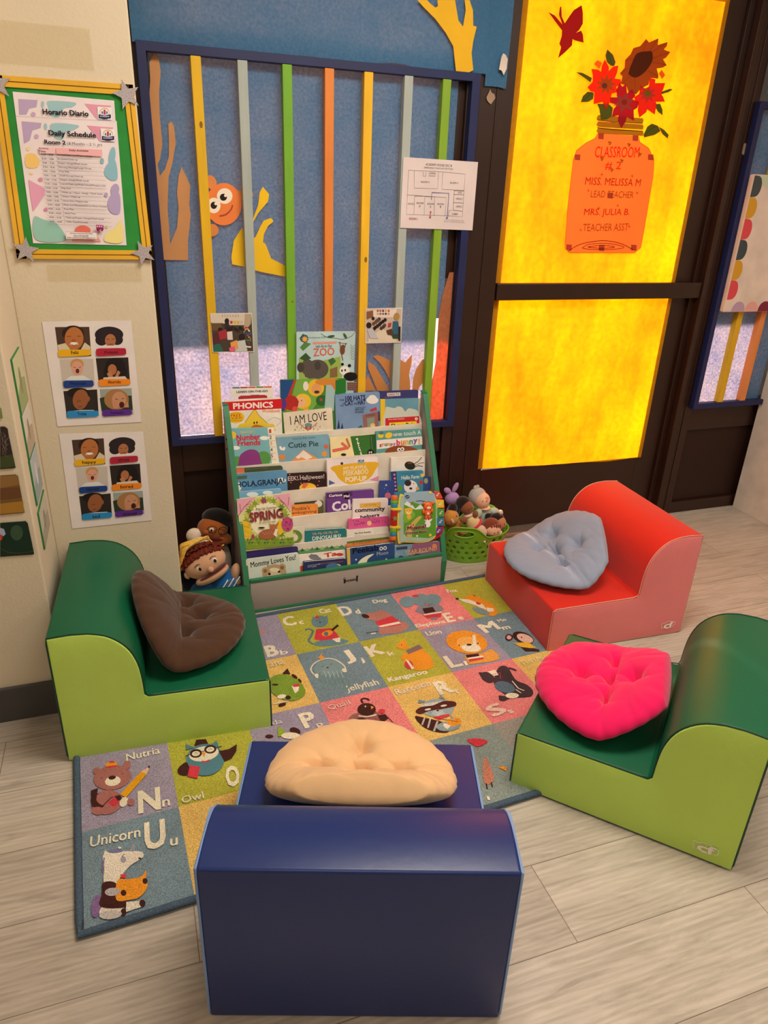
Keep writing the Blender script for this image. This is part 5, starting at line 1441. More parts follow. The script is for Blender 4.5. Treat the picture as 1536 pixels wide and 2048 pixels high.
('p','8cac44',[145,-1508,153,-1545,188,-1550,157,-1567,165,-1604,138,-1578,107,-1596,122,-1562,95,-1536,131,-1542]),
('p','485c50',[280,-1588,287,-1625,323,-1630,292,-1647,300,-1684,273,-1658,242,-1676,257,-1642,230,-1616,266,-1622]),
('p','a8b83c',[415,-1668,423,-1705,459,-1710,427,-1728,435,-1764,408,-1738,377,-1756,392,-1722,365,-1696,401,-1702]),
('p','5c7c34',[575,-1508,583,-1544,619,-1549,587,-1567,595,-1604,568,-1577,537,-1595,552,-1562,525,-1536,561,-1541]),
('p','8cac44',[712,-1588,719,-1625,755,-1630,724,-1647,732,-1684,705,-1658,673,-1676,688,-1642,661,-1616,697,-1622]),
('p','485c50',[849,-1668,856,-1705,893,-1710,861,-1728,869,-1765,842,-1738,810,-1756,825,-1723,798,-1697,834,-1702]),
('p','a8b83c',[986,-1749,994,-1787,1030,-1792,999,-1809,1007,-1846,979,-1820,948,-1838,963,-1804,935,-1778,972,-1783]),
('p','5c7c34',[1148,-1587,1155,-1624,1192,-1630,1160,-1647,1168,-1684,1141,-1658,1109,-1676,1124,-1642,1097,-1616,1133,-1621]),
('p','8cac44',[1286,-1668,1294,-1706,1331,-1711,1299,-1728,1307,-1765,1280,-1739,1248,-1757,1263,-1723,1235,-1697,1272,-1702]),
('p','485c50',[1426,-1750,1434,-1787,1471,-1792,1439,-1810,1447,-1847,1419,-1820,1388,-1838,1403,-1804,1375,-1778,1411,-1784]),
('p','a8b83c',[1589,-1587,1596,-1624,1634,-1629,1601,-1647,1610,-1684,1582,-1658,1550,-1676,1565,-1642,1537,-1615,1574,-1621]),
('p','5c7c34',[1729,-1668,1737,-1706,1774,-1711,1742,-1728,1751,-1766,1723,-1739,1691,-1757,1706,-1723,1677,-1697,1715,-1703]),
('p','8cac44',[1870,-1750,1878,-1788,1916,-1793,1883,-1810,1892,-1848,1864,-1821,1832,-1839,1847,-1805,1819,-1779,1856,-1784]),
('p','485c50',[237,-1458,245,-1495,280,-1499,249,-1517,257,-1553,230,-1527,199,-1545,214,-1512,187,-1486,223,-1491]),
('p','a8b83c',[372,-1538,380,-1574,416,-1579,384,-1597,392,-1633,365,-1607,334,-1625,349,-1591,322,-1566,358,-1571]),
('t','342c24','Pop-Up Surprise',639,-490,751,100,-1.6,1),
('t','8c343c','SPRING',375,-899,1248,362,1.1,2),
('t','5c544c','in the Forest',713,-996,597,88,-1.7,0),
('e','a86444',986,-1419,344,0,8,-193),
('p','a86444',[1144,-1423,1200,-1172,1328,-1158,1367,-1422]),
('e','b06c4c',1212,-1174,125,-17,-10,-102),
('p','b06c4c',[1109,-1127,1037,-1021,1177,-1085]),
('p','b06c4c',[1269,-1117,1444,-1012,1360,-1162]),
('p','f0e4d0',[1185,-1461,1288,-1249,1367,-1292,1289,-1573]),
('e','342c24',774,-1145,124,-17,-3,-32),
('e','342c24',1512,-553,75,-10,-4,-38),
('e','e8d0b0',777,-1306,11,-2,-1,-11),
('e','e8d0b0',822,-1357,11,-2,-1,-11),
('e','e8d0b0',867,-1409,11,-2,-1,-11),
('e','e8d0b0',923,-1359,11,-2,-1,-11),
('e','e8d0b0',968,-1410,11,-2,-1,-11),
('e','e8d0b0',1024,-1360,11,-2,-1,-11),
('e','e8d0b0',1069,-1412,11,-2,-1,-11),
('e','e8d0b0',1125,-1362,11,-2,-1,-11),
('e','e8d0b0',1171,-1413,11,-2,-1,-11)],
'dark_purple_book':[],
'mommy_loves_you_book':[('p','dcd4c0',[0,0,111,4,58,-852,-27,-839]),
('t','241c1c','Mommy Loves You!',155,-397,1687,281,2.6,1),
('e','b89c74',999,-663,453,-25,5,-342),
('e','b89c74',663,-515,124,-18,-9,-130),
('e','b89c74',1298,-475,139,-20,-9,-144),
('e','8c6c4c',662,-528,68,-10,-5,-71),
('e','8c6c4c',1297,-488,76,-11,-5,-78),
('e','d8c4a0',993,-761,251,-37,-13,-196),
('e','2c2018',809,-668,50,-7,-4,-52),
('e','2c2018',1167,-621,50,-7,-4,-52),
('e','e8d8b8',1008,-532,188,-27,-5,-78)],
'jungle_board_book':[('p','3c6c3c',[32,-36,133,86,215,-42]),
('p','a8bc7c',[222,-38,323,85,406,-43]),
('p','5c8c5c',[412,-39,515,84,597,-44]),
('p','3c6c3c',[604,-40,707,83,790,-46]),
('p','a8bc7c',[797,-42,900,82,984,-47]),
('p','5c8c5c',[991,-43,1094,81,1178,-48]),
('p','3c6c3c',[1185,-44,1288,80,1374,-50]),
('p','a8bc7c',[1381,-45,1484,79,1570,-51]),
('p','5c8c5c',[1577,-47,1681,78,1768,-52])],
'white_animals_book':[('e','7c7c84',583,-144,171,-19,-3,-106),
('p','7c7c84',[355,-86,489,-1,617,-115,449,-216]),
('e','7c7c84',746,-229,106,-12,-2,-67),
('t','c83c34','Ta',978,-235,507,185,6.6,2),
('e','c83c34',1583,-154,148,-16,-1,-61),
('p','d8603c',[17,-446,214,-402,201,-802,36,-816])],
'night_sky_book':[('L','8c5c3c',26,[330,-269,495,-151,891,-121,1426,-115,1527,-97]),
('e','4c70a8',1157,-313,301,-28,0,-168),
('e','e8c878',1345,-296,94,-9,0,-94),
('e','4c70a8',1305,-306,81,-7,0,-81),
('t','c8d0e0','If you were born at night',154,-186,473,53,2.8,0),
('t','c8d0e0','lullaby',141,-238,354,46,1.1,0)],
'orange_storybook':[('t','9c4c24','A CHICKEN STORY',238,-41,1326,68,0.6,1)],
'peekaboo_moon_book':[('p','d8b458',[0,0,135,-4,130,-857,8,-840]),
('t','141c34','Peekab',234,-246,1054,242,0.8,2),
('t','ece8dc','oo',1323,-249,308,163,0.4,1),
('t','a8b8c8','Moon',1213,-440,470,150,1.0,0),
('s','ece4c8',[1090,-349,828,-541,713,-868,334,-885,482,-563,763,-396]),
('p','e8f0e8',[364,-432,375,-464,408,-471,381,-488,389,-521,361,-500,333,-514,342,-483,317,-459,351,-461]),
('p','e8f0e8',[1594,-580,1606,-613,1640,-619,1613,-637,1621,-671,1593,-649,1563,-663,1573,-632,1547,-607,1581,-610])],
'white_flap_book':[('l','3c5c5c',22,[180,-50,1720,-35]),
('l','5c8c5c',22,[614,-16,1053,-9])],
'all_year_round_book':[('p','8c5c7c',[786,23,1919,0,2006,-842,428,-738]),
('p','3c4450',[71,-62,535,-55,535,-179,71,-172]),
('t','8cacb4','ALL',14,-415,342,166,0.8,1),
('t','ccac5c','YEAR ROUND',442,-405,1372,180,1.8,1),
('t','e8c8b8','A Book of Seasons',536,-436,873,69,3.1,0),
('L','241c28',36,[644,-587,897,-440,1152,-502,1190,-647]),
('e','34446c',270,-512,114,-12,0,-97),
('e','d8885c',1700,-174,103,-11,1,-98)],
'toy_page':[('p','98b4c4',[-611,1050,498,1091,694,943,752,331,-584,315]),
('p','5c9a34',[-601,584,-272,672,90,559,409,682,739,603,822,-703,512,-811,-432,-707,-573,-563]),
('p','e0e8ea',[-594,583,-486,713,-268,572,-118,398,90,559,277,383,-117,364]),
('s','c8b060',[-415,-691,-445,-366,-240,-138,38,87,166,48,-57,-214,-225,-513,-217,-718]),
('s','7ab040',[-589,248,-331,372,-109,161,-314,-67,-575,-123]),
('e','24385c',-475,880,99,-3,3,-67),
('t','e8e8f0','vtech',-544,855,141,40,4.9,1),
('e','e8b840',-400,308,160,-6,5,-141),
('e','e8b840',-526,380,50,-2,2,-47),
('e','e8b840',-268,397,50,-2,2,-47),
('e','f4dca0',-398,257,85,-3,3,-67),
('e','e8b040',-373,88,93,-4,4,-108),
('e','2c1c14',-443,326,14,-1,1,-13),
('e','2c1c14',-351,333,14,-1,1,-13),
('e','c8643c',-391,281,25,-1,1,-17),
('e','f0ece8',440,-15,175,-8,6,-144),
('e','8a5a3c',547,32,73,-3,3,-75),
('e','8a5a3c',285,43,47,-2,4,-89),
('e','f0ece8',432,-237,124,-6,6,-137),
('e','1c1414',402,21,15,-1,1,-14),
('e','1c1414',511,16,15,-1,1,-14),
('e','1c1414',448,-39,29,-1,1,-21),
('l','2c2018',21,[-95,700,84,710,301,669]),
('p','f0d040',[480,1098,504,1051,557,1055,527,1016,561,974,507,981,487,936,464,983,410,979,440,1018,407,1060,460,1053]),
('p','f0d040',[558,-607,582,-655,636,-652,605,-692,640,-735,585,-727,565,-772,541,-724,487,-727,517,-687,483,-644,538,-652]),
('p','f4f4f0',[-4,-640,15,-674,53,-681,26,-705,34,-741,0,-722,-34,-738,-29,-702,-57,-675,-19,-672]),
('e','d04838',-303,573,28,-1,1,-27),
('e','d04838',-182,-242,32,-1,1,-31),
('e','d04838',-291,-203,29,-1,1,-27),
('l','d04838',14,[-275,572,-279,673,-166,685]),
('t','f0e8d8','Musical',-448,-461,827,197,3.9,2),
('t','7a1c3c','Musical',-438,-455,806,177,4.0,2),
('t','f0e8d8','Rhymes Book',-506,-635,954,150,2.2,2),
('t','7a1c3c','Rhymes Book',-495,-628,933,130,2.4,2)],
'toy_button_0':[('p','d8503c',[625,1080,900,1038,1060,762,768,745]),
('l','f0ece4',18,[752,864,866,995]),
('e','f0ece4',794,896,44,-1,1,-30),
('e','d8503c',794,896,22,-1,1,-14),
('l','f0ece4',15,[811,990,893,954])],
'toy_button_1':[('p','e8b838',[776,731,1099,706,1123,385,804,390]),
('l','f0ece4',18,[890,496,1004,628]),
('e','f0ece4',932,528,44,-2,1,-31),
('e','e8b838',932,528,22,-1,1,-14),
('l','f0ece4',15,[950,623,1032,586])],
'toy_button_2':[('p','4c9a3c',[793,370,1118,344,1141,20,821,27]),
('l','f0ece4',18,[926,132,1041,265]),
('e','f0ece4',968,165,44,-2,2,-31),
('e','4c9a3c',968,165,22,-1,1,-14),
('l','f0ece4',15,[986,260,1068,223])],
'toy_button_3':[('p','2c7a94',[810,14,1135,-14,1159,-339,838,-331]),
('l','f0ece4',18,[932,-225,1047,-92]),
('e','f0ece4',975,-192,44,-2,2,-31),
('e','2c7a94',975,-192,22,-1,1,-14),
('l','f0ece4',15,[992,-97,1075,-135])],
'toy_button_4':[('p','6c3c84',[804,-391,1117,-389,1054,-611,802,-729]),
('l','f0ece4',18,[859,-611,974,-479]),
('e','f0ece4',901,-579,44,-2,2,-31),
('e','6c3c84',901,-579,22,-1,1,-14),
('l','f0ece4',15,[919,-483,1002,-522])]}
BOOKS=[{'n':'zoo_board_book','o':[0.5715,2.5923,0.9698],'u':[0.9997,0.0209,-0.0159],'v':[0.0158,0.0043,0.9999],'w':0.2263,'h':0.276,'th':0.0035,'bg':'bcd8d8','pg':'ece4d6','label':'pale blue ZOO board book standing tallest,on the ledge at the back of the bookshelf'},
{'n':'phonics_workbook','o':[0.2966,2.5754,0.7339],'u':[0.9998,0.0205,-0.0051],'v':[0.003,0.0996,0.995],'w':0.2087,'h':0.1841,'th':0.006,'bg':'f0e8dc','pg':'ece4d6','label':'white PHONICS workbook with carrying handle at the left of the top tier'},
{'n':'story_picture_book','o':[0.5058,2.5841,0.7973],'u':[0.9995,0.0195,-0.0249],'v':[0.0237,0.0604,0.9979],'w':0.2547,'h':0.2445,'th':0.008,'bg':'4a8a3c','pg':'ece4d6','label':'colourful cartoon picture book leaning behind the cream book on the top tier'},
{'n':'cream_picture_book','o':[0.5109,2.57,0.675],'u':[0.999,0.0247,0.0369],'v':[-0.0392,0.0986,0.9944],'w':0.1914,'h':0.129,'th':0.008,'bg':'e8dcc4','pg':'ece4d6','label':'cream I AM LOVE book at the front of the top tier'},
{'n':'blue_holiday_book','o':[0.899,2.5913,0.7309],'u':[0.9997,0.0201,-0.015],'v':[0.0138,0.0602,0.9981],'w':0.1662,'h':0.1799,'th':0.008,'bg':'3a3c74','pg':'ece4d6','label':'dark blue book with worn top edge behind the yellow-spined cloud book'},
{'n':'hundred_hats_book','o':[0.716,2.5773,0.732],'u':[0.9998,0.0214,0.0051],'v':[-0.0068,0.0796,0.9968],'w':0.181,'h':0.1829,'th':0.008,'bg':'7c9cc4','pg':'ece4d6','label':'light blue book titled THE 100 HATS on the right of the top tier'},
{'n':'cloud_board_book','o':[0.9,2.5789,0.7035],'u':[0.9994,0.0186,-0.0303],'v':[0.0287,0.0803,0.9964],'w':0.1635,'h':0.1514,'th':0.012,'bg':'6aa0b4','pg':'ece4d6','label':'board book with yellow spine,cloudy sky and red band at the top right'},
{'n':'number_friends_book','o':[0.2959,2.5313,0.6388],'u':[0.9992,0.0132,-0.039],'v':[0.0356,0.1967,0.9798],'w':0.1709,'h':0.1782,'th':0.014,'bg':'7cb8c0','pg':'ece4d6','label':'light blue number book with a strip of numerals down its right edge'},
{'n':'cutie_pie_book','o':[0.467,2.5277,0.593],'u':[0.9997,0.0179,-0.0155],'v':[0.0116,0.1963,0.9805],'w':0.2119,'h':0.1382,'th':0.012,'bg':'7aa8bc','pg':'ece4d6','label':'blue Cutie Pie board book with orange leaves on the second tier'},
{'n':'curious_green_book','o':[0.6837,2.5343,0.5734],'u':[0.9997,0.0225,0.0075],'v':[-0.0118,0.1959,0.9806],'w':0.1889,'h':0.1206,'th':0.012,'bg':'f0e0a8','pg':'ece4d6','label':'green and cream book turned sideways,showing its title on end'},
{'n':'grumpy_bunny_book','o':[0.8716,2.5367,0.5853],'u':[0.9997,0.018,-0.0148],'v':[0.0109,0.1963,0.9805],'w':0.1956,'h':0.1305,'th':0.012,'bg':'5c9c98','pg':'ece4d6','label':'teal NEVER touch A grumpy bunny board book at the right end of the second tier'},
{'n':'orange_green_book','o':[0.2996,2.4876,0.4982],'u':[0.9995,0.0156,-0.027],'v':[0.0234,0.1965,0.9802],'w':0.1883,'h':0.1395,'th':0.008,'bg':'3c4c34','pg':'ece4d6','label':'dark green book with an orange corner,mostly hidden behind the ¡HOLA,GRANJA! book'},
{'n':'farm_board_book','o':[0.3,2.469,0.4852],'u':[0.9997,0.0176,-0.0172],'v':[0.0134,0.1964,0.9804],'w':0.1994,'h':0.127,'th':0.018,'bg':'5c94bc','pg':'ece4d6','label':'blue ¡HOLA,GRANJA! board book at the left of the third tier'},
{'n':'halloween_board_book','o':[0.5014,2.4715,0.4662],'u':[0.9992,0.0134,-0.038],'v':[0.0346,0.1967,0.9799],'w':0.1519,'h':0.1066,'th':0.012,'bg':'2c1a1c','pg':'ece4d6','label':'black EEK! Halloween! board book with pink dots on the third tier'},
{'n':'peekaboo_popup_book','o':[0.6571,2.4788,0.5066],'u':[0.9995,0.0158,-0.026],'v':[0.0223,0.1965,0.9802],'w':0.2062,'h':0.1479,'th':0.02,'bg':'eee2e0','pg':'d8a0a8','label':'white MY PLAYFUL PEEKABOO POP-UP book with a yellow bowl shape'},
{'n':'insect_board_book','o':[0.9246,2.4945,0.4868],'u':[0.9992,0.0132,-0.0388],'v':[0.0354,0.1967,0.9798],'w':0.1447,'h':0.1276,'th':0.014,'bg':'ece4d8','pg':'ece4d6','label':'white board book with a dark beetle,behind the farm book on the third tier'},
{'n':'moon_night_book','o':[1.0284,2.4533,0.412],'u':[0.9976,0.0071,-0.0692],'v':[0.0664,0.197,0.9781],'w':0.0534,'h':0.127,'th':0.008,'bg':'34508c','pg':'ece4d6','label':'small dark blue book peeking out at the right of the Hello Farm book'},
{'n':'hello_farm_book','o':[0.9082,2.4512,0.4441],'u':[0.9989,0.0121,-0.0445],'v':[0.0412,0.1968,0.9796],'w':0.1405,'h':0.1485,'th':0.012,'bg':'3c8cac','pg':'ece4d6','label':'teal Hello Farm board book with a spotted puppy on its cover'},
{'n':'starry_blue_book','o':[0.8612,2.4422,0.4141],'u':[0.9979,0.008,-0.0648],'v':[0.0619,0.197,0.9784],'w':0.0626,'h':0.144,'th':0.008,'bg':'34488c','pg':'ece4d6','label':'dark blue starry book behind the plastic music toy'},
{'n':'pale_blue_book','o':[0.3005,2.433,0.4271],'u':[0.9997,0.0169,-0.0202],'v':[0.0165,0.1964,0.9804],'w':0.1694,'h':0.1576,'th':0.014,'bg':'7cb4d8','pg':'ece4d6','label':'pale blue book with white animal outlines behind the SPRING book'},
{'n':'olive_board_book','o':[0.5195,2.4323,0.3604],'u':[0.9997,0.0182,-0.0141],'v':[0.0102,0.1963,0.9805],'w':0.1115,'h':0.0905,'th':0.008,'bg':'5c5c34','pg':'ece4d6','label':'olive rounded board book behind the orange Thanksgiving book'},
{'n':'orange_thanksgiving_book','o':[0.4908,2.4195,0.3592],'u':[0.9985,0.0104,-0.0531],'v':[0.05,0.1969,0.9792],'w':0.1162,'h':0.087,'th':0.008,'bg':'ec9444','pg':'ece4d6','label':"orange Pookie's Thanksgiving board book on the fourth tier"},
{'n':'purple_colors_book','o':[0.6424,2.427,0.391],'u':[0.9997,0.017,-0.0197],'v':[0.016,0.1964,0.9804],'w':0.1913,'h':0.1206,'th':0.014,'bg':'6c3c8c','pg':'ece4d6','label':'purple Curious book of colors on the fourth tier'},
{'n':'caterpillar_board_book','o':[0.4905,2.3795,0.2846],'u':[0.9992,0.0133,-0.0383],'v':[0.0349,0.1967,0.9798],'w':0.0554,'h':0.1047,'th':0.008,'bg':'d8d4c0','pg':'ece4d6','label':'white board book with a green caterpillar beside the SPRING book'},
{'n':'dinosaur_board_book','o':[0.545,2.3716,0.2695],'u':[0.9982,0.009,-0.0598],'v':[0.0569,0.1969,0.9788],'w':0.1606,'h':0.0855,'th':0.018,'bg':'24787c','pg':'ece4d6','label':'teal Oh My DINOSAURS! board book on the fifth tier'},
{'n':'community_board_book','o':[0.7433,2.4083,0.3621],'u':[0.9973,0.0062,-0.0735],'v':[0.0708,0.1971,0.9778],'w':0.1445,'h':0.1794,'th':0.012,'bg':'ece0dc','pg':'ece4d6','label':'white lift-the-flap community board book standing behind the pink book'},
{'n':'pink_fairy_book','o':[0.7188,2.3836,0.291],'u':[0.9993,0.0139,-0.0356],'v':[0.0322,0.1967,0.9799],'w':0.1675,'h':0.1093,'th':0.012,'bg':'dc5c98','pg':'e8c0d0','label':'pink fairy book between the white community book and the white reader'},
{'n':'white_reader_book','o':[0.708,2.3681,0.2546],'u':[0.9993,0.0141,-0.0347],'v':[0.0312,0.1967,0.98],'w':0.1715,'h':0.0722,'th':0.01,'bg':'e6e2d4','pg':'ece4d6','label':'white My First Reader book with a green base strip on the fifth tier'},
{'n':'spring_forest_book','o':[0.2986,2.3895,0.4165],'u':[0.9996,0.0249,0.0165],'v':[-0.0218,0.2329,0.9723],'w':0.1945,'h':0.196,'th':0.02,'bg':'d8d894','pg':'ece4d6','label':'large Pop-Up Surprise SPRING book with deer and pink blossoms'},
{'n':'dark_purple_book','o':[0.3153,2.3496,0.2216],'u':[0.9997,0.0171,-0.0195],'v':[0.0158,0.1964,0.9804],'w':0.1961,'h':0.1184,'th':0.008,'bg':'38306c','pg':'ece4d6','label':'plain dark purple book behind the Mommy Loves You! book'},
{'n':'mommy_loves_you_book','o':[0.3092,2.3057,0.2127],'u':[0.9998,0.0207,-0.0014],'v':[-0.0027,0.1961,0.9806],'w':0.1956,'h':0.1262,'th':0.01,'bg':'ccd8cc','pg':'ece4d6','label':'pale green Mommy Loves You! book at the left of the bottom tier'},
{'n':'jungle_board_book','o':[0.5139,2.3449,0.2021],'u':[0.9994,0.0144,-0.0328],'v':[0.0294,0.1966,0.98],'w':0.1816,'h':0.0974,'th':0.008,'bg':'6c9c6c','pg':'ece4d6','label':'board book edge with green jungle leaves behind the white animal book'},
{'n':'white_animals_book','o':[0.5083,2.3207,0.1965],'u':[0.9995,0.0157,-0.0263],'v':[0.0227,0.1965,0.9802],'w':0.1843,'h':0.1073,'th':0.008,'bg':'ece4d8','pg':'ece4d6','label':'white animal book with red title letters behind the night sky book'},
{'n':'night_sky_book','o':[0.5222,2.3008,0.1754],'u':[0.9987,0.0112,-0.049],'v':[0.0459,0.1968,0.9794],'w':0.1641,'h':0.0842,'th':0.014,'bg':'243060','pg':'ece4d6','label':'dark blue night sky book in front of the white animal book'},
{'n':'orange_storybook','o':[0.6998,2.3443,0.2045],'u':[0.9997,0.0178,-0.016],'v':[0.0122,0.1963,0.9805],'w':0.1992,'h':0.1013,'th':0.008,'bg':'e08c4c','pg':'ece4d6','label':'orange book edge behind the Peekaboo Moon book'},
{'n':'peekaboo_moon_book','o':[0.6905,2.31,0.2038],'u':[0.9998,0.0195,-0.0075],'v':[0.0035,0.1962,0.9806],'w':0.1962,'h':0.1165,'th':0.016,'bg':'24487c','pg':'ece4d6','label':'dark blue Peekaboo Moon board book with a crescent moon'},
{'n':'white_flap_book','o':[0.9023,2.3467,0.1954],'u':[0.9989,0.0118,-0.0458],'v':[0.0426,0.1968,0.9795],'w':0.1719,'h':0.0896,'th':0.008,'bg':'dcdcd0','pg':'ece4d6','label':'white book edge behind the ALL YEAR ROUND book at the bottom right'},
{'n':'all_year_round_book','o':[0.8862,2.3111,0.1889],'u':[0.9995,0.0152,-0.0291],'v':[0.0256,0.1966,0.9802],'w':0.1919,'h':0.0992,'th':0.014,'bg':'6c94b4','pg':'ece4d6','label':'blue and mauve ALL YEAR ROUND book at the right end of the bottom tier'}]
# ---------------- structure
BROWN=mat('dark_bronze_frame','2c160d',.38,.5,nscale=4,namt=.12,bump=.05,bscale=90)
BROWN2=mat('dark_brown_panel','28140c',.55,.35,nscale=3,namt=.15)
CREAM=mat('cream_painted_wall','d6c8ae',.75,.25,nscale=3,namt=.04,bump=.35,bscale=140)
def floor_mat():
    m=bpy.data.materials.new('vinyl_plank_floor'); m.use_nodes=True; N,L=nodes(m); b=N['Principled BSDF']; tc=N.new('ShaderNodeTexCoord'); mp=N.new('ShaderNodeMapping'); L.new(tc.outputs['Object'],mp.inputs[0])
    br=N.new('ShaderNodeTexBrick'); br.offset=.37; br.inputs['Scale'].default_value=1; br.inputs['Brick Width'].default_value=1.22; br.inputs['Row Height'].default_value=.2; br.inputs['Mortar Size'].default_value=.0009; br.inputs['Mortar Smooth'].default_value=.1
    br.inputs['Color1'].default_value=lin('c6bbad'); br.inputs['Color2'].default_value=lin('b8ad9f'); br.inputs['Mortar'].default_value=lin('7a6a5a'); L.new(mp.outputs[0],br.inputs['Vector'])
    g=N.new('ShaderNodeMapping'); g.inputs['Scale'].default_value=(3.2,26,1); L.new(tc.outputs['Object'],g.inputs[0])
    ad=N.new('ShaderNodeVectorMath'); ad.operation='ADD'; L.new(g.outputs[0],ad.inputs[0]); sc=N.new('ShaderNodeVectorMath'); sc.operation='SCALE'; sc.inputs['Scale'].default_value=9; L.new(br.outputs['Color'],sc.inputs[0]); L.new(sc.outputs[0],ad.inputs[1])
    n=N.new('ShaderNodeTexNoise'); n.inputs['Scale'].default_value=1.6; n.inputs['Detail'].default_value=8; n.inputs['Roughness'].default_value=.68; n.inputs['Distortion'].default_value=.9; L.new(ad.outputs[0],n.inputs['Vector'])
    r=N.new('ShaderNodeValToRGB'); r.color_ramp.elements[0].position=.3; r.color_ramp.elements[0].color=(.70,.68,.65,1); r.color_ramp.elements[1].position=.62; r.color_ramp.elements[1].color=(1.06,1.04,1.02,1); L.new(n.outputs['Fac'],r.inputs[0])
    w2=N.new('ShaderNodeTexWave'); w2.bands_direction='Y'; w2.inputs['Scale'].default_value=.9; w2.inputs['Distortion'].default_value=9; w2.inputs['Detail'].default_value=3; w2.inputs['Detail Scale'].default_value=.6; L.new(ad.outputs[0],w2.inputs['Vector'])
    r2=N.new('ShaderNodeMapRange'); r2.inputs['To Min'].default_value=.9; r2.inputs['To Max'].default_value=1.03; L.new(w2.outputs['Fac'],r2.inputs['Value'])
    m1=N.new('ShaderNodeMix'); m1.data_type='RGBA'; m1.blend_type='MULTIPLY'; m1.inputs[0].default_value=1; L.new(br.outputs['Color'],m1.inputs[6]); L.new(r.outputs[0],m1.inputs[7])
    s=N.new('ShaderNodeVectorMath'); s.operation='SCALE'; L.new(m1.outputs[2],s.inputs[0]); L.new(r2.outputs[0],s.inputs['Scale']); L.new(s.outputs[0],b.inputs['Base Color'])
    b.inputs['Roughness'].default_value=.42; b.inputs['Specular IOR Level'].default_value=.35; return m
fl=struct('floor',bx(-2.3,4.3,-3.6,2.80,-.06,0),floor_mat())
CEI=mat('white_ceiling','d8d2c4',.9,.1)
struct('ceiling',bx(-2.3,4.3,-3.6,2.9,2.6,2.7),CEI)
struct('wall_right',bx(4.2,4.3,-3.6,2.75,0,2.6),CREAM); struct('wall_front',bx(-2.3,4.3,-3.7,-3.6,0,2.6),CREAM)
struct('wall_left',bx(-2.4,-2.3,-3.6,2.75,0,2.6),CREAM)
struct('wall_back',bx(-2.3,-.295,1.90,2.75,0,2.6,bev=.004),CREAM)
struct('wall_corner',bx(-.2955,.075,2.225,2.75,0,2.6,bev=.004),CREAM)
struct('baseboard_back',bx(-2.3,-.290,1.888,1.9,0,.115,bev=.003),mat('grey_vinyl_base','4c4a48',.5,.3))
# window wall: brown framing
def brown(n,*a,m=BROWN,bev=.002): return struct(n,bx(*a,bev=bev),m)
brown('trim_1',.075,.135,2.64,2.74,0,2.6)            # left jamb
brown('trim_2',.135,1.20,2.645,2.74,.44,.585)        # sill rail
brown('wall_window',.135,1.20,2.662,2.73,0,.44,m=BROWN2)
brown('trim_3',1.20,1.385,2.63,2.75,0,2.6)           # post by the door
brown('trim_4',1.245,1.252,2.626,2.631,0,2.6); brown('trim_5',1.315,1.322,2.626,2.631,0,2.6)
brown('trim_6',.135,1.20,2.645,2.74,2.45,2.6)
brown('trim_7',2.3725,2.40,2.655,2.75,0,2.6); brown('trim_8',2.40,2.425,2.62,2.75,0,2.6); brown('trim_9',2.425,2.50,2.635,2.75,0,2.6)
brown('trim_10',2.458,2.464,2.631,2.636,0,2.6)
brown('trim_11',2.50,4.2,2.645,2.74,.44,.565); brown('wall_window.001',2.50,4.2,2.662,2.73,.06,.44,m=BROWN2); brown('trim_12',2.50,4.2,2.64,2.74,0,.06)
brown('trim_13',2.50,4.2,2.645,2.74,2.4,2.6); brown('trim_14',1.385,2.375,2.65,2.74,2.30,2.6)
# door
d=empty('door_1',(1.88,2.69,.02),kind='structure')
def dp(n,*a,m=BROWN,bev=.002):
    o=obj(n,bx(*a,bev=bev),m,d); o.location=-d.location; return o
dp('stile',1.387,1.425,2.672,2.716,.022,2.295); dp('stile',2.262,2.373,2.672,2.716,.022,2.295)
dp('bottom_panel',1.425,2.262,2.672,2.716,.022,.322); dp('top_rail',1.425,2.262,2.672,2.716,2.18,2.295)
dp('push_bar',1.392,2.40,2.628,2.655,1.066,1.132,bev=.004); dp('bar_bracket',1.39,1.425,2.655,2.672,1.07,1.128); dp('bar_bracket',2.30,2.36,2.655,2.672,1.07,1.128)
dp('glass',1.425,2.262,2.692,2.698,.322,2.18,m=glass_mat('door_glass'),bev=0)
tr=struct('trim_15',bx(1.39,2.37,2.60,2.74,0,.02,bev=.006),mat('metal_threshold','a89888',.35,.6,metal=.7))
for n,a in (('window_1',(.135,1.20,2.700,2.706,.585,2.45)),('window_2',(2.50,4.2,2.700,2.706,.565,2.4))): struct(n,bx(*a),glass_mat('window_glass'))
# outside: paving, unseen boards added to keep sun off parts of the window papers
struct('ground_outside',bx(-6,10,2.82,14,-.10,-.04),mat('pale_concrete','b8b4ac',.9,.1,nscale=2))
SH=mat('grey_shade_board','6a6a68',.8,.1)
struct('shade_board_upper',bx(.108,1.245,3.40,3.43,1.40,3.2),SH); struct('shade_board_lower',bx(.735,.985,3.40,3.43,-.04,1.40),SH)  # added boards: upper one sets the shadow edge, lower one the unlit band
struct('shade_board_upper.001',bx(2.43,4.2,3.40,3.43,1.43,3.2),SH); struct('shade_board_lower.001',bx(2.775,4.2,3.40,3.43,-.04,1.43),SH)  # same added shading for the right window
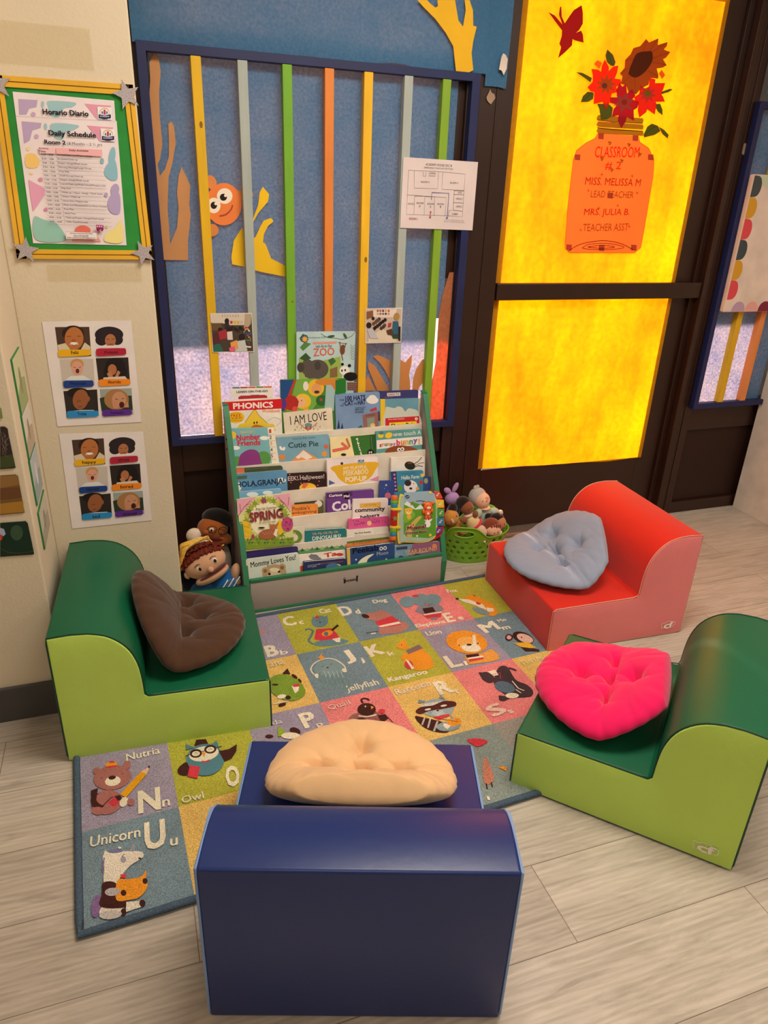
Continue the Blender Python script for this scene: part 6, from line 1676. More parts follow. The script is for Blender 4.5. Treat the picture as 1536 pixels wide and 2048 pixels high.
# blue backing paper
BLUE=paper_mat('blue_backing_paper','4678a0','dcb4b8',.26,(7,7,7),'a08cac',.42,110)
def wrinkle_sheet(x0,x1,z0,z1,y,amp,nx,nz,seed,edge=0,fy=None):
    bm=bmesh.new(); G=[]
    for i in range(nx+1):
        row=[]
        for j in range(nz+1):
            x=x0+(x1-x0)*i/nx; z=z0+(z1-z0)*j/nz
            if edge and j==0: z+=edge*noise.noise(Vector((x*6,seed,1)))
            p=Vector((x*3.1,z*2.3,seed)); h=noise.noise(p)*amp+amp*.55*(1-abs(noise.noise(p*2.7+Vector((3,1,0)))*2))
            row.append(bm.verts.new((x,y+h+(fy(x,z) if fy else 0),z)))
        G.append(row)
    for i in range(nx):
        for j in range(nz): bm.faces.new((G[i][j],G[i+1][j],G[i+1][j+1],G[i][j+1]))
    return bm
def center(o,c):
    c=Vector(c); o.data.transform(Matrix.Translation(-c)); o.location=c; return o
o=center(obj('backing_paper',wrinkle_sheet(.118,1.142,.588,1.86,2.640,.003,60,60,3.1),BLUE,smooth=2),(.63,2.64,.59)); tag(o,'blue backing paper behind the coloured slats of the left window','paper')
o=center(obj('backing_paper',wrinkle_sheet(1.1425,1.170,1.0,1.86,2.640,.003,6,50,2.1),BLUE,smooth=2),(1.15,2.64,1)); tag(o,'narrow blue paper strip right of the last green slat, behind the evacuation plan','paper')
brown('trim_16',1.166,1.2005,2.646,2.73,1.15,2.45)
o=center(obj('backing_paper',wrinkle_sheet(.092,1.262,1.832,2.46,2.616,.007,70,40,8.2,.012),BLUE,smooth=2),(.66,2.616,1.84)); tag(o,'crumpled blue paper sheet above the slatted blue frame','paper')
o=center(obj('backing_paper',wrinkle_sheet(1.262,1.345,1.80,2.46,2.618,.005,16,40,5.2,.03),BLUE,smooth=2),(1.3,2.615,1.81)); tag(o,'narrow torn blue paper strip wrapped over the brown post beside the yellow door paper','paper')
o=center(obj('backing_paper',wrinkle_sheet(2.507,2.898,.567,1.83,2.640,.003,50,60,1.7),BLUE,smooth=2),(2.9,2.64,.57)); tag(o,'blue backing paper in the right window behind the scalloped board','paper')
o=center(obj('backing_paper',wrinkle_sheet(2.505,2.898,1.86,2.42,2.612,.004,30,30,4.4),BLUE,smooth=2),(2.9,2.612,1.86)); tag(o,'blue paper above the right window frame at the photo edge','paper')
TAPEW=mat('torn_white_paper','d8c8bc',.8,.1)
for x,z,s,l in ((1.318,1.87,.026,'torn white paper scrap on the blue strip beside the door'),(1.29,1.765,.02,'brownish torn tape scrap high on the brown post left of the door'),(2.475,1.66,.018,'torn tape scrap on the brown post right of the door')):
    pts=[(s*random.uniform(.4,1)*math.cos(t*PI/5),s*1.5*random.uniform(.5,1)*math.sin(t*PI/5)) for t in range(10)]
    o=obj('tape_scrap',poly_sheet(pts),TAPEW if 'white' in l else mat('old_tape','a08870',.6,.3)); o.matrix_world=WALL(2.605 if 'white' in l else (2.6255 if x<2 else 2.6345))@Matrix.Translation((x,z,0)); tag(o,l,'tape')
# door paper (two sheets, lit from outside)
ORP=paper_mat('orange_door_paper','e8a020','ffa400',.44,(4,4,1.8),'ff6000',.2,45)
o=center(obj('door_paper',wrinkle_sheet(1.399,2.282,.332,1.074,2.664,.0012,40,40,2.2,.006),ORP,smooth=2),(1.83,2.664,.34)); tag(o,'orange translucent paper on the lower half of the door, under the push bar','paper')
for v in o.data.vertices:
    if v.co.z<.01: v.co.z-=.020*min(1,(v.co.x+.431)/.62)
o=center(obj('door_paper',wrinkle_sheet(1.401,2.282,1.112,2.165,2.665,.0014,40,50,6.2),ORP,smooth=2),(1.83,2.664,1.1)); tag(o,'orange translucent paper on the upper half of the door, behind the paper flower jar','paper')
# ---------------- lattice frames with coloured slats
NAVY=mat('navy_painted_wood','1b2350',.5,.4,nscale=9,namt=.15)
def wood(c): return mat('painted_wood_'+c,c,.55,.35,nscale=5,namt=.08,stretch=(6,6,1),bump=.1,bscale=60)
lf=empty('slatted_frame',(.67,2.615,.56),label='navy blue wooden frame with seven coloured slats over the left window',cat='frame')
def lp(par,n,*a,m=NAVY,bev=.0015,lab=None):
    o=obj(n,bx(*a,bev=bev),m,par); o.location=-par.location
    if lab: o['label']=lab
    return o
lp(lf,'top_rail',.101,1.236,2.601,2.631,1.806,1.832); lp(lf,'bottom_rail',.101,1.236,2.601,2.631,.562,.588); lp(lf,'side_rail',.100,.128,2.6005,2.6315,.562,1.832); lp(lf,'side_rail',1.205,1.236,2.6005,2.6315,.562,1.832)
for x,c,l in ((.2725,'e0b21c','yellow slat'),(.4145,'a9b2ac','grey slat'),(.556,'74ac2e','green slat'),(.695,'e0843a','orange slat'),(.829,'edb824','yellow slat'),(.971,'a9b2ac','grey slat'),(1.111,'82a82e','green slat')):
    s=lp(lf,'slat',x-.0155,x+.0155,2.602,2.630,.589,1.8055,m=wood(c),lab=l)
    if l=='yellow slat' or x==.556:
        k=obj('wood_knot',poly_sheet([(.0045*math.cos(t*.6)*(1.2 if x!=.556 else .8),(.010 if x!=.556 else .004)*math.sin(t*.6)) for t in range(10)],.0003),mat('wood_knot','8a6420',.6,.3),s)
        k.matrix_world=Matrix(); k.matrix_basis=WALL(2.6016)@Matrix.Translation((x+.004,{.2725:1.62,.829:1.22}.get(x,1.075),0))
rf=empty('slatted_frame',(2.9,2.615,.56),label='navy blue wooden frame with slats in the right window, behind the scalloped board',cat='frame')
lp(rf,'top_rail',2.478,2.896,2.601,2.631,1.806,1.832); lp(rf,'bottom_rail',2.478,2.896,2.601,2.631,.560,.586); lp(rf,'side_rail',2.476,2.500,2.6005,2.6315,.560,1.832)
for x,c,l in ((2.63,'d8aa20','yellow slat'),(2.765,'e08a4a','orange slat')): lp(rf,'slat',x-.0155,x+.0155,2.602,2.630,.5865,1.8055,m=wood(c),lab=l)
# paper sea shapes
cutout('paper_coral','coral_brown_tall',2.634,'tall brown paper seaweed with three wavy fingers beside the left edge of the frame','coral')
cutout('paper_coral','coral_yellow_small',2.633,'small yellow paper coral with a pointed finger, low between the grey and green slats','coral')
cutout('paper_coral','coral_yellow_top',2.606,'large yellow paper coral on the blue sheet above the frame','coral')
lv=cutout('paper_coral','coral_brown_leaves',2.633,'brown paper seaweed leaves behind the top right corner of the bookshelf','coral',body=(0,1,2,3),skip=99)
cutout('paper_coral','coral_brown_strip',2.634,'sunlit orange-brown paper seaweed at the lower right corner of the left window','coral',m=paper_mat('brown_craft_paper','c98a60','f08a6c',.45,(9,9,9),'e0502c',.3,60))
f=cutout('paper_fish','fish_face',2.629,'orange paper fish face with big googly eyes peeking between the yellow and grey slats','fish',body=(3,),skip=4,partname='drawn_face')
for i in range(3):
    P=[shape_pts(ART['fish_face'][i])]; q=obj('fin',sheets(P,0,0),mat('paper_fin','d98a50',.8,.1),f); q.location=(-sum(p[0] for p in shape_pts(ART['fish_face'][3]))/40,-min(p[1] for p in shape_pts(ART['fish_face'][3])),-.0012)
cutout('evacuation_plan','evacuation_plan',2.598,'white EMERGENCY EVACUATION PLAN sheet taped over the right slats','sign')
cutout('class_photo','class_photo_left',2.599,'class photo with children on a rug, taped across the first yellow and grey slats','photo',group='class photos on the slats')
cutout('class_photo','class_photo_right',2.599,'class photo with a teacher reading, taped across the second yellow and grey slats','photo',group='class photos on the slats')
for k,y,l,c in (('paper_jar',2.659,'orange paper jar with the classroom and teacher names on the door','jar'),('bird',2.658,'red paper bird at the top left of the door paper','bird'),('leaves',2.6575,'green paper leaves around the bouquet on the door','leaf'),('sunflower',2.657,'big brown-centred paper sunflower above the jar on the door','flower'),('red_flower_left',2.6555,'red-orange paper flower left of the sunflower on the door','flower'),('red_flower_right',2.6555,'red paper flower below the sunflower, at the right of the bouquet','flower'),('pink_flower',2.654,'deep pink paper flower at the front of the bouquet over the jar rim','flower')):
    nb={'leaves':8}.get(k,1)
    cutout('paper_'+k.split('_')[-1] if 'flower' in k else ('paper_leaves' if k=='leaves' else ('paper_bird' if k=='bird' else 'paper_jar')),k,y,l,c,m=PT,pm=PT,body=tuple(range(nb)),skip=nb,partname='drawn_details')
# scalloped board
sb=empty('bulletin_board',(2.8,2.59,1.0),label='white bulletin board with a colourful scalloped border hung on the right window',cat='board')
o=obj('panel',bx(2.498,2.896,2.572,2.600,1.012,1.568,bev=.006),mat('white_board_panel','dccabc',.7,.2,bump=.2,bscale=60),sb); o.location=-sb.location
cs=['3d4a4c','d09a24','d84850','38464a','d09a24','d84850']
bs=['b89ab4','e0a49c','7c2040','d8b040','8aa890','d84850','38464a','d09a24','b89ab4']
P=[]
for i,c in enumerate(cs):
    z=1.568-.0455-i*.083; P.append((c,[(2.500,z+.041)]+[(2.506+.042*math.cos(t*PI/12-PI/2)**.6 if abs(t-6)>-1 and math.cos(t*PI/12-PI/2)>0 else 2.506,z+.041*-math.cos(t*PI/12)) for t in range(12,-1,-1)]+[(2.500,z-.041)]))
for i,c in enumerate(bs[:4]):
    x=2.575+i*.075; P.append((c,[(x-.036,1.014)]+[(x-.036*math.cos(t*PI/12),1.02+.038*math.sin(t*PI/12)) for t in range(13)]+[(x+.036,1.014)]))
    P.append((['c0ccb0','d09a24','d84850','3d4a4c'][i%4],[(x-.036,1.566)]+[(x-.036*math.cos(t*PI/12),1.56-.038*math.sin(t*PI/12)) for t in range(13)]+[(x+.036,1.566)]))
it=[('p',c,[v*1e4 for p in q for v in p]) for c,q in P]
o=obj('scalloped_border',art_mesh(it),PR,sb); o.matrix_basis=Matrix.Translation(-sb.location)@WALL(2.572)
it=[('p','5a2c20',[26950,12900,28900,12900,28900,14500,26950,14500]),('e','b06848',27100,13150,60,0,0,100),('e','c88860',27350,13600,80,0,0,150),('e','8a3c28',27150,13900,80,0,0,180),('e','d8b090',27600,13200,70,0,0,120)]
o=obj('photo_print',art_mesh(it,z0=.002),PG,sb); o.matrix_basis=Matrix.Translation(-sb.location)@WALL(2.572)
# ---------------- corner wall posters
def poster(name,key,y,label,cat,**k): return cutout(name,key,y,label,cat,**k)
p1=cutout('emotion_chart','emotion_chart',2.2232,'Spanish feelings chart with six child photos, upper of the two on the corner wall','poster',group='feelings charts')
c1=[p[0] for p in shape_pts(ART['emotion_chart'][0])]; cx1=sum(c1)/4; cz1=min(p[1] for p in shape_pts(ART['emotion_chart'][0]))
p2=cutout('emotion_chart','captions_english',2.2232,'English feelings chart with six child photos, lower of the two on the corner wall','poster',group='feelings charts',skip=99)
pp=shape_pts(ART['captions_english'][0]); cx2=sum(p[0] for p in pp)/4; cz2=min(p[1] for p in pp)
for i in range(6):
    for par,lg,ox,oz in ((p1,'es',cx1,cz1),(p2,'en',cx1-.001,cz1-.0005)):
        q=obj('child_photo',art_mesh(ART['child_photo_%d'%i]),PR,par); q.location=(-ox,-oz,0)
        q=obj('caption_band',art_mesh(ART['caption_band_%d'%i],z0=.003),PR,par); q.location=(-ox,-oz,0)
        t=obj('caption_text',art_mesh(ART['caption_%s_%d'%(lg,i)],z0=.0033),PR,q)
        if lg=='en': t.location=(cx1-cx2-.001,cz1-cz2-.0005,0)
# schedule board
SBX=empty('schedule_board',(-.09,2.21,1.28),label='green schedule board with yellow trim holding the Daily Schedule sheets',cat='board')
def sq(bm,a,b,c,d_,t=.006):
    f=bm.faces.new([bm.verts.new((p[0],p[1],0)) for p in (a,b,c,d_)]); f.normal_update()
    if f.normal.z<0: f.normal_flip()
    r=bmesh.ops.extrude_face_region(bm,geom=[f])
    for g in r['geom']:
        if isinstance(g,bmesh.types.BMVert): g.co.z+=t
    bmesh.ops.recalc_face_normals(bm,faces=bm.faces[:])
BL,TL,TR,BR=(-.256,1.262),(-.246,1.662),(.058,1.664),(.066,1.262)
M0=Matrix.Translation(-SBX.location)@WALL(2.224)
b=bmesh.new(); sq(b,BL,TL,TR,BR,.003); o=obj('green_backing',b,mat('green_card','2f8a3c',.7,.2),SBX); o.matrix_basis=M0
def trim(a,b_,w=.012):
    a=Vector(a);b_=Vector(b_);d_=(b_-a).normalized();n=Vector((-d_.y,d_.x))*w; a=a-d_*.012;b_=b_+d_*.012
    m=bmesh.new(); sq(m,a-n,b_-n,b_+n,a+n,.006); o=obj('trim_strip',m,mat('yellow_trim','e0ac30',.6,.3,nscale=6,namt=.1),SBX); o.matrix_basis=M0@Matrix.Translation((0,0,.0005))
    m=bmesh.new(); sq(m,a-n*.08,b_-n*.08,b_+n*.08,a+n*.08,.0004); o2=obj('trim_line',m,mat('trim_line','6a4018',.7,.2),SBX); o2.matrix_basis=M0@Matrix.Translation((0,0,.0066))
for a,b_ in ((BL,TL),(TL,TR),(TR,BR),(BR,BL)): trim(a,b_)
SILV=mat('silver_glitter','b8b0b4',.35,.6,nscale=600,namt=.75,bump=1,bscale=700,metal=.5)
for (x,z,r_,rot,l) in ((-.247,1.655,.034,.1,'silver glitter star at the top left corner of the schedule board'),(.052,1.652,.036,.25,'silver glitter star at the top right corner of the schedule board'),(-.243,1.272,.034,-.15,'silver glitter star at the bottom left corner of the schedule board'),(.055,1.268,.034,.35,'silver glitter star at the bottom right corner of the schedule board')):
    pts=[((r_ if i%2==0 else r_*.42)*math.cos(PI/2+rot+i*PI/5),(r_ if i%2==0 else r_*.42)*math.sin(PI/2+rot+i*PI/5)) for i in range(10)]
    o=obj('glitter_star',poly_sheet(pts,.0012),SILV); o.matrix_world=WALL(2.2140)@Matrix.Translation((x,z,0)); tag(o,l,'star',group='silver stars on the schedule board')
sh=cutout('schedule_sheet','schedule_sheet',2.2195,'two laminated sheets, Horario Diario above Daily Schedule Room 2, on the green board','sheet',pm=PG)
CT=glass_mat('clear_tape',.1,.05,'fcfaf4')
for a,l in (((-.25,-.02,1.70,1.79),'wide band of clear tape on the wall above the schedule board'),((-.20,.045,1.19,1.235),'wide band of clear tape on the wall under the schedule board')):
    o=center(obj('clear_tape',wrinkle_sheet(a[0],a[1],a[2],a[3],2.2225,.0012,30,14,3),CT,smooth=2),((a[0]+a[1])/2,2.2225,a[2])); tag(o,l,'tape')
# pictures on the left wall and on the recess side
for k,l in (('green_picture','pale green picture card cut by the left photo edge, highest on the left wall'),('roots_picture','dark roots and grass picture card on the left wall'),('grassland_picture','brown grassland picture card on the left wall, between the roots and bird cards'),('bird_picture','dark green bird picture card, lowest on the left wall')):
    cutout('picture_card',k,1.897,l,'picture',group='nature picture cards on the left wall',pm=PG)
JC=['8aa05a','b09c84','7a98a8','9a9484']; nm=['top','second','third','lowest']
for i,(z0,z1,y0,y1) in enumerate(((.885,1.03,1.99,2.15),(.765,.885,1.985,2.14),(.632,.762,1.98,2.14),(.50,.612,1.975,2.15))):
    b=bmesh.new(); box(b,-.0005,.004,0,y1-y0,0,z1-z0); bmesh.ops.recalc_face_normals(b,faces=b.faces[:])
    o=obj('picture_card',b,mat('green_card_edge','2c7a40',.6,.3)); o.location=(-.2945,y0,z0); tag(o,['green-edged nature card, topmost in the shallow wall recess','green-edged nature card, second from the top in the shallow wall recess','green-edged nature card, third from the top in the shallow wall recess','green-edged nature card, lowest in the shallow wall recess'][i],'picture',group='nature cards in the wall recess')
    W_,H_=(y1-y0)*1e4,(z1-z0)*1e4
    it=[('p',['c8d0a0','d8d4cc','a8bcc8','c0bcb0'][i],[12,12,W_-12,12,W_-12,H_-12,12,H_-12]),('p',JC[i],[12,12,W_-12,12,W_-12,H_*.45,W_*.5,H_*.55,12,H_*.35]),('e',['6a7a4a','8a7460','d8dce0','7a7468'][i],W_*.5,H_*.5,W_*.12,0,0,H_*.25)]
    q=obj('printed_picture',art_mesh(it),PG,o); q.matrix_basis=frame((.004,0,0),(0,1,0),(0,0,1))
# white cabinet at the right
wc=empty('white_cabinet',(3.1,2.35,0),label='tall white cabinet at the right edge, beyond the red chair',cat='cabinet')
WC=mat('white_cabinet_laminate','ddd2c6',.5,.3)
for n,a in (('side_panel',(2.9,2.918,2.0,2.625,.0,1.9)),('side_panel',(3.5,3.518,2.0,2.625,0,1.9)),('back_panel',(2.918,3.5,2.61,2.624,0,1.9)),('door',(2.92,3.498,1.982,1.998,.06,1.89)),('top',(2.9,3.518,1.99,2.625,1.901,1.92))):
    o=obj(n,bx(*a,bev=.0015),WC,wc); o.location=-wc.location
# ---------------- rug
rug=empty('alphabet_rug',(.45,1.75,0),label='alphabet rug with animal squares in pastel colours under the foam chairs',cat='rug')
RX,RY,RA=-.27971,2.19273,.05296; TW,TH=7*.22767,4*.26437
Mr=Matrix.Translation(-rug.location)@Matrix.Translation((RX,RY,0))@Matrix.Rotation(RA,4,'Z')
PILE=print_mat('rug_pile',fuzz=.42)
b=bmesh.new(); box(b,0,TW,-TH,0,.001,.0105); bmesh.ops.recalc_face_normals(b,faces=b.faces[:]); o=obj('pile_backing',b,mat('rug_backing','6a8798',.95,.05),rug); o.matrix_basis=Mr
o=obj('pile_pattern',art_mesh(ART['rug'],dz=.000012,z0=.0108),PILE,rug); o.matrix_basis=Mr
b=bmesh.new(); e_=.009
cor=[(-e_,e_),(TW+e_,e_),(TW+e_,-TH-e_),(-e_,-TH-e_)]
pts=[]
for i in range(4):
    a=Vector(cor[i]);c=Vector(cor[(i+1)%4])
    for s in range(30): t=s/30; pts.append((*(a+(c-a)*t),.0095+.0012*noise.noise(Vector((t*9,i,0)))))
tube(b,pts,.0088,10,closed=True); o=obj('binding',b,mat('rug_binding','4c5c6c',.85,.1,nscale=300,namt=.3,bump=.6,bscale=400),rug,smooth=1); o.matrix_basis=Mr
# ---------------- foam chairs
def vinyl(n,c,r=.42,fab=0): return mat(n,c,r,.45 if not fab else .15,nscale=5,namt=.05,bump=.12 if not fab else .3,bscale=60 if not fab else 500,sheen=.3*fab)
PROF=[(.2775,0),(.2775,.178),(-.050,.182),(-.058,.19),(-.060,.24),(-.066,.29),(-.082,.335),(-.108,.368),(-.140,.390),(-.178,.401),(-.22,.404),(-.2775,.400),(-.2775,0)]
def foam_chair(name,c,yaw,w,mc,ms,mp,label,logo=0,sy=1,puff=.004):
    root=empty(name,(c[0],c[1],0),R(yaw),label=label,cat='foam chair',group='soft foam children\'s chairs')
    bm=bmesh.new(); z0=.0125 if logo!=9 else .0
    pr=catmull([(p[0],p[1]) for p in PROF[3:10]],False,3); prof=PROF[:3]+pr+PROF[10:]
    H=[]
    for s in (-1,1): H.append([bm.verts.new((x,s*w/2,z if z>0 else .002)) for x,z in prof])
    n=len(prof)
    for i in range(n): bm.faces.new((H[0][i],H[0][(i+1)%n],H[1][(i+1)%n],H[1][i]))
    bm.faces.new(H[0]); bm.faces.new(H[1]); bmesh.ops.recalc_face_normals(bm,faces=bm.faces[:])
    ed=[e for e in bm.edges if e.calc_face_angle(0)>R(50)]
    bmesh.ops.bevel(bm,geom=ed,offset=.007,segments=3,affect='EDGES',profile=.6)
    me=bpy.data.meshes.new('t'); bm.to_mesh(me); bm.free()
    for nm,sel,m in (('cover',0,mc),('side_panel',-1,ms),('side_panel',1,ms)):
        b=bmesh.new(); b.from_mesh(me)
        kill=[f for f in b.faces if (sel==0 and abs(f.normal.y)>.75) or (sel!=0 and f.normal.y*sel<=.75)]
        bmesh.ops.delete(b,geom=kill,context='FACES')
        if sel:
            bmesh.ops.triangulate(b,faces=b.faces[:])
            bmesh.ops.subdivide_edges(b,edges=b.edges[:],cuts=3,use_grid_fill=True)
            for v in b.verts:
                if not v.is_boundary:
                    x,z=v.co.x,v.co.z; dd=min(z,.2775-x if x<.2775 else 0,x+.2775,(.18-z if x>-.05 else .4-z)); v.co.y+=sel*puff*math.sqrt(min(1,max(0,dd)/.06))
                    q=Vector((x+.055,0,z-.18)); rr=q.length
                    v.co.y-=sel*.003*math.exp(-(rr/.05)**2)
        obj(nm,b,m,root,smooth=1)
    bpy.data.meshes.remove(me)
    for s in (-1,1):
        b=bmesh.new(); q=[(x,s*(w/2-.001),max(z,.004)) for x,z in prof]; q2=[]
        for i in range(len(q)):
            a=Vector(q[i]);e=Vector(q[(i+1)%len(q)]); q2+= [a.lerp(e,t) for t in ((.04,.5,.96) if (e-a).length>.03 else (.5,))]
        tube(b,[(p.x,p.y,p.z) for p in q2],.0015,6,closed=True); obj('piping',b,mp,root,smooth=1)
    if logo:
        W_='f0e4dc'
        it=[('t',W_,'cf',40,0,400,260,0,2),('L',W_,14,[-40,30,-60,230,60,240,150,290,300,290,380,230,500,225,490,60,380,60,300,10,180,-10,100,40,-40,30])]
        o=obj('logo_print',art_mesh(it,z0=.0052),PR,root)
        o.matrix_basis=frame((-.19+.0,-sy*0-w/2,.035),(1,0,0),(0,0,1)) if sy==1 else frame((-.188,w/2,.032),(-1,0,0),(0,0,1))
    return root
G1=vinyl('dark_green_vinyl','0a5c3c'); G2=vinyl('lime_fabric','bede60',.7,1); DG=vinyl('dark_green_piping','0a4030')
gc=foam_chair('foam_chair',(.008,1.925),-3,.54,G1,G2,DG,'green foam chair with lime sides by the cream corner wall, brown cushion on it')
rc=foam_chair('foam_chair',(1.540,1.992),178,.52,vinyl('red_microfibre','d01e08',.62,1),vinyl('pink_fabric','e0787a',.62,1),vinyl('cream_stitching','d8a890'),'red foam chair with pink sides in front of the door, grey cushion on it',logo=1,sy=-1)
hc=foam_chair('foam_chair',(1.225,1.223),133,.53,G1,G2,DG,'green foam chair with lime sides at the right, bright pink cushion on it',logo=1,sy=-1)
bc=foam_chair('foam_chair',(.358,1.063),71.8,.555,vinyl('navy_vinyl','182d68',.36),vinyl('light_blue_fabric','7c9cd0',.6,1),vinyl('light_blue_piping','7c9cd0'),'navy blue foam chair seen from behind in the foreground, beige cushion on it',puff=.014)
# ---------------- tufted cushions lying on the seats
def cushion(name,chair,m,label,x0,s_b,ang,cy,D=.40,T=.075,rot=0,flat=0,Rb=.06,seed=1,tufts=None,wid=1,fold=0,zs=.184):
    tufts=tufts or [(0,0),(.42,0),(-.42,0),(0,.42),(0,-.42)]
    a=R(ang); NR,NT=48,200
    def prof(s):   # point and normal on the path along the chair, going backwards
        if s<s_b: return Vector((x0-s,0,zs)),Vector((0,0,1))
        t=min((s-s_b)/Rb,a)
        P=Vector((x0-s_b-Rb*math.sin(t),0,zs+Rb*(1-math.cos(t)))); rest=s-s_b-Rb*t
        P+=Vector((-math.cos(t),0,math.sin(t)))*max(rest,0); return P,Vector((math.sin(t),0,math.cos(t)))
    def top(u,v,r,th):
        h=(1-r**3.0)**.5*T*.62
        for i,(a_,b_) in enumerate(tufts):
            d2=((u-a_)**2+(v-b_)**2); h-=T*.34*math.exp(-d2/.010)+T*.22*math.exp(-math.sqrt(d2)/.16)
            an=math.atan2(v-b_,u-a_)+.35*math.sin(d2*9+i); h-=T*.11*math.exp(-d2/.055)*(1-abs(math.sin(an*3+i*1.7+seed))**.45)*min(1,d2/.004)
        h+=T*.05*noise.noise(Vector((u*3,v*3,seed)))
        t2=th+.25*math.sin(r*5+seed)
        h-=T*.22*r**3*(1-r)*2.4*(1-abs(math.sin(t2*4.5+2*math.sin(th*2+seed)))**.35)
        h-=T*.09*r**6*(1-r)*5*(1-abs(math.sin(t2*12+3*math.sin(th*3)+seed))**.5)
        if fold: h-=T*.38*math.exp(-((u-fold)/.06)**2)*(1-r*r)
        return h
    bm=bmesh.new(); rings={}
    for side in (1,-1):
        for i in range(NR+1):
            r=i/NR
            if side==-1 and i==NR: rings[(side,i)]=rings[(1,NR)]; continue
            row=[]
            for j in range(NT if i else 1):
                th=2*PI*j/NT; u=r*math.cos(th); v=r*math.sin(th)
                k=1+.010*math.sin(th*3+seed)+.008*math.sin(th*5+2*seed)+.006*math.sin(th*31+seed)*r
                U,V_=u*k,v*k*wid
                if flat and U<-flat: U=-flat-(abs(U)-flat)*.15
                h=top(u,v,r,th) if side==1 else -(1-r**3)**.5*T*.38
                cr,sr=math.cos(rot),math.sin(rot); X=U*cr-V_*sr; Y=U*sr+V_*cr
                s=(D/2)-X*D/2; P,n=prof(s); Q=P+n*(T*.40+h)+Vector((0,Y*D/2+cy,0)); row.append(bm.verts.new(Q))
            rings[(side,i)]=row
    for side in (1,-1):
        for i in range(NR):
            A_,B_=rings[(side,i)],rings[(side,i+1)]
            for j in range(NT):
                j2=(j+1)%NT
                f=(A_[0],B_[j],B_[j2]) if i==0 else (A_[j],B_[j],B_[j2],A_[j2])
                bm.faces.new(f if side==1 else f[::-1])
    c=Vector((x0-D/2,cy,zs)); Mw=chair.matrix_basis.copy(); Mw=Matrix.Translation(chair.location)@Matrix.Rotation(chair.rotation_euler.z,4,'Z')
    o=obj(name,bm,m,smooth=2); o.data.transform(Matrix.Translation(-c)); o.matrix_world=Mw@Matrix.Translation(c)
    seam=bmesh.new(); 
    ring=[v.co.copy() for v in o.data.vertices]; 
    # button tufts
    for (a_,b_) in tufts:
        cr,sr=math.cos(rot),math.sin(rot); U,V_=a_,b_*wid; X=U*cr-V_*sr; Y=U*sr+V_*cr; s=D/2-X*D/2; P,n=prof(s); r=math.hypot(a_,b_)
        Q=P+n*(T*.40+top(a_,b_,r,math.atan2(b_,a_)))+Vector((0,Y*D/2+cy,0))-c; ball(seam,Q,(.0035,.0035,.002),n=8)
    obj('tuft_stitch',seam,m,o,smooth=2)
    tag(o,label,'cushion',group='round tufted cushions'); return o
def cloth(n,c): return mat(n,c,.85,.15,nscale=8,namt=.04,bump=.25,bscale=700,sheen=.25)
cushion('tufted_cushion',gc,cloth('brown_cotton','4a3020'),'dark brown tufted cushion folded against the back of the left green chair',.235,.185,64,-.02,D=.455,T=.08,rot=.0,seed=6.3,wid=.92,fold=.0,Rb=.09,tufts=[(.42,.12),(.2,-.3),(.25,.5)])
cushion('tufted_cushion',rc,cloth('grey_blue_cotton','8e97ac'),'grey-blue tufted cushion on the red chair',.308,.165,38,-.02,D=.435,T=.07,rot=-.5,seed=2.1,flat=.85,Rb=.10,wid=1.05)
cushion('tufted_cushion',hc,cloth('hot_pink_cotton','e8145c'),'bright pink tufted cushion on the right green chair',.30,.20,31,.015,D=.42,T=.085,rot=.1,seed=3.4,flat=.8,Rb=.10,wid=1.03)
cushion('tufted_cushion',bc,cloth('beige_cotton','e2b684'),'beige tufted cushion leaning on the back of the navy chair',.30,.17,44,0,D=.42,T=.09,rot=0,seed=4.4,Rb=.16,wid=1.04,flat=.75)
